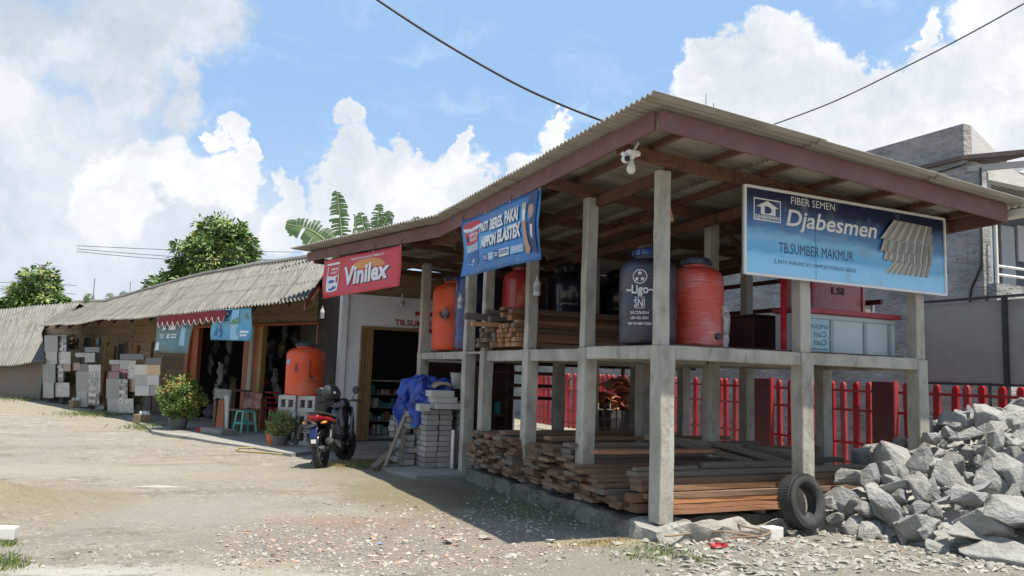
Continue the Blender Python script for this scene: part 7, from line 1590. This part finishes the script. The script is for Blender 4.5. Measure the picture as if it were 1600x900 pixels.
loft('tail_panel', [(-.30, 0, .80, .05, .03), (-.22, 0, .775, .10, .06), (-.05, 0, .74, .135, .085), (.18, 0, .68, .15, .10), (.38, 0, .62, .14, .12), (.52, 0, .60, .11, .10)], m_gloss)
loft('seat', [(-.24, 0, .84, .09, .025), (-.10, 0, .83, .125, .04), (.15, 0, .79, .14, .045), (.38, 0, .755, .13, .05), (.55, 0, .75, .10, .04), (.66, 0, .76, .06, .03)], m_seat)
loft('tail_light', [(-.345, 0, .785, .05, .028), (-.325, 0, .785, .10, .05), (-.26, 0, .775, .118, .058), (-.16, 0, .765, .122, .05)], m_tail)
for s_ in (-1, 1):
    loft('side_stripe', [(-.16, s_ * .125, .76, .012, .035), (.05, s_ * .150, .73, .014, .04), (.22, s_ * .162, .70, .008, .02)], m_tail, 8)
    loft('indicator', [(-.30, s_ * .13, .70, .02, .015), (-.26, s_ * .16, .705, .035, .024), (-.22, s_ * .17, .71, .02, .015)], flat('amber_lens', (.55, .22, .03), .3), 8)
    loft('side_cover', [(.10, s_ * .12, .56, .03, .10), (.35, s_ * .15, .52, .03, .13), (.60, s_ * .15, .48, .03, .10)], m_gloss, 10)
    loft('leg_shield', [(.86, s_ * .20, .42, .03, .10), (.92, s_ * .24, .60, .03, .20), (1.0, s_ * .21, .76, .03, .14), (1.06, s_ * .14, .86, .02, .05)], m_gloss, 10)
    mb = MB(); mb.tube([mp(0, s_ * .115, RW_), mp(.08, s_ * .13, .42), mp(.14, s_ * .13, .64)], .022, 10); mb.build('shock_absorber', m_chrome, moto, smooth=40)
    mb = MB(); mb.tube([mp(1.20, s_ * .085, RW_), mp(1.08, s_ * .085, .66), mp(1.0, s_ * .06, .92)], .024, 10); mb.build('fork_leg', m_iron, moto, smooth=40)
    mb = MB(); mb.tube([mp(.42, s_ * .05, .33), mp(.42, s_ * .24, .32)], .014, 8); mb.build('footrest', m_rubber, moto)
    mb = MB(); mb.tube([mp(.96, s_ * .22, 1.0), mp(.96, s_ * .27, 1.10), mp(.93, s_ * .30, 1.15)], .007, 6); mb.build('mirror_stem', m_iron, moto)
    mb = MB(); mb.lathe([(0, -.012), (.05, -.012), (.062, .0), (.05, .012), (0, .012)], 20, mp(.92, s_ * .31, 1.17), (hd * .95 + rgt * .2 * s_)); mb.build('mirror', m_black, moto, smooth=40)
mb = MB(); mb.tube([mp(0, .10, RW_), mp(.30, .08, .33), mp(.55, .05, .36)], .03, 8); mb.tube([mp(0, -.10, RW_), mp(.30, -.08, .33), mp(.55, -.05, .36)], .03, 8); mb.build('swingarm', m_iron, moto, smooth=40)
loft('engine', [(.40, 0, .36, .09, .09), (.48, 0, .36, .13, .13), (.66, 0, .36, .13, .13), (.78, 0, .40, .09, .10), (.92, 0, .44, .07, .07)], m_chrome, 12)
mb = MB(); mb.tube([mp(.80, .10, .32), mp(.60, .15, .22), mp(.38, .17, .24)], .022, 10); mb.tube([mp(.40, .17, .245), mp(.34, .175, .27), mp(-.02, .185, .38), mp(-.16, .19, .42), mp(-.17, .19, .425)], [.035, .052, .058, .056, .02], 14); mb.build('exhaust', m_iron, moto, smooth=40)
mb = MB(); mb.cbox(mp(.14, .235, .345), hd * .22 + Z * -.07, rgt * .01, Z * .075); mb.build('heat_guard', m_chrome, moto, bevel=.003)
for n_, (x0, x1, r0) in (('rear_fender', (-.34, .14, .34)), ('front_fender', (.93, 1.46, .325))):
    mb = MB(); cx = 0 if n_ == 'rear_fender' else 1.22
    a0, a1 = (R(60), R(168)) if n_ == 'rear_fender' else (R(20), R(160))
    mb.grid(lambda i, j: mp(cx + r0 * math.cos(a0 + (a1 - a0) * i), (j - .5) * .15, RW_ + r0 * math.sin(a0 + (a1 - a0) * i) - .03 * (2 * j - 1) ** 2), 14, 6); o = mb.build(n_, m_gloss, moto, smooth=True); sm = o.modifiers.new('t', 'SOLIDIFY'); sm.thickness = .006
mb = MB(); mb.grid(lambda i, j: mp(-.28 - .09 * j, (i - .5) * (.13 - .02 * j), .64 - .20 * j), 4, 5); o = mb.build('mudguard', m_blue, moto, smooth=True); sm = o.modifiers.new('t', 'SOLIDIFY'); sm.thickness = .006
o_ = MB(); o_.cbox(mp(-.372, 0, .43), rgt * .13, hd * .004 + Z * .0, Z * .085); plate = o_.build('number_plate', m_black, moto)
pP = Print(lambda s, z, l: mp(-.376 - l, s, z), moto); pP.rect('plate_patch', -.02, .40, .06, .46, m_white, 2)
mb = MB(); mb.tube([mp(.98, -.36, .985), mp(.97, -.22, 1.0), mp(1.0, -.06, .96), mp(1.0, .06, .96), mp(.97, .22, 1.0), mp(.98, .36, .985)], .014, 8); mb.build('handlebar', m_iron, moto, smooth=40)
for s_ in (-1, 1):
    mb = MB(); mb.tube([mp(.975, s_ * .24, 1.0), mp(.98, s_ * .37, .985)], .02, 10); mb.build('grip', m_rubber, moto, smooth=40); mb = MB(); mb.tube([mp(1.0, s_ * .2, 1.0), mp(1.04, s_ * .36, .985)], .007, 6); mb.build('brake_lever', m_chrome, moto)
loft('headlight_cowl', [(.92, 0, .93, .10, .07), (1.0, 0, .95, .17, .10), (1.10, 0, .93, .15, .11), (1.2, 0, .88, .08, .07)], m_gloss)
loft('front_apron', [(.84, 0, .56, .10, .20), (.92, 0, .64, .16, .26), (1.02, 0, .74, .15, .20), (1.10, 0, .82, .09, .10)], m_gloss)
mb = MB(); mb.bar(mp(.42, -.10, .30), mp(.34, -.30, .03), .03, .02); mb.build('side_stand', m_iron, moto)
mb = MB(); mb.tube([mp(-.26, -.10, .84), mp(-.34, -.08, .87), mp(-.34, .08, .87), mp(-.26, .10, .84)], .012, 8); mb.build('grab_rail', m_iron, moto, smooth=40)
# helmet hung on the right mirror
hc = PB(-.9).hit(516, 613); hc = at(517, 614, mp(.95, .2, 1.1).y); hel = thing('helmet', 'matt black open face helmet with visor resting on the motorcycle mirror', 'helmet', hc)
def shell(i, j):
    an = 2 * math.pi * i; v = -.55 + 1.55 * j; ph = v * math.pi / 2; x = math.cos(ph) * math.cos(an) * .15; y = math.cos(ph) * math.sin(an) * .125; z = math.sin(ph) * .135
    if z < 0: x *= 1 + z * .6
    d = rgt * .85 + hd * .5; d.normalize(); e = V3((-d.y, d.x, 0)); tilt = .35
    return hc + d * (x * math.cos(tilt) + z * math.sin(tilt)) + e * y + Z * (z * math.cos(tilt) - x * math.sin(tilt))
mb = MB(); mb.grid(shell, 30, 14); o = mb.build('shell', M('matt_black_shell', [(.025, .026, .028), (.04, .04, .042)], .45, 8, 3, bump=0), hel, smooth=True); sm = o.modifiers.new('t', 'SOLIDIFY'); sm.thickness = .012
def visor(i, j):
    an = -1.15 + 2.3 * i; ph = -.35 + .95 * j; x = math.cos(ph) * math.cos(an) * .162; y = math.cos(ph) * math.sin(an) * .134; z = math.sin(ph) * .14
    d = rgt * .85 + hd * .5; d.normalize(); e = V3((-d.y, d.x, 0)); tilt = .35
    return hc + d * (x * math.cos(tilt) + z * math.sin(tilt)) + e * y + Z * (z * math.cos(tilt) - x * math.sin(tilt))
mb = MB(); mb.grid(visor, 16, 8); mb.build('visor', M('smoked_visor', [(.05, .055, .06), (.07, .075, .08)], .08, 4, 2, bump=0, coat=.8), hel, smooth=True)
mb = MB(); mb.lathe([(0, 0), (.022, 0), (.018, .01), (0, .012)], 14, shell(.78, .42), -hd); mb.build('visor_pivot', m_white, hel)
mb = MB(); mb.tube([hc - Z * .06, hc - Z * .20 + rgt * .02], .012, 6); mb.build('chin_strap', m_black, hel)
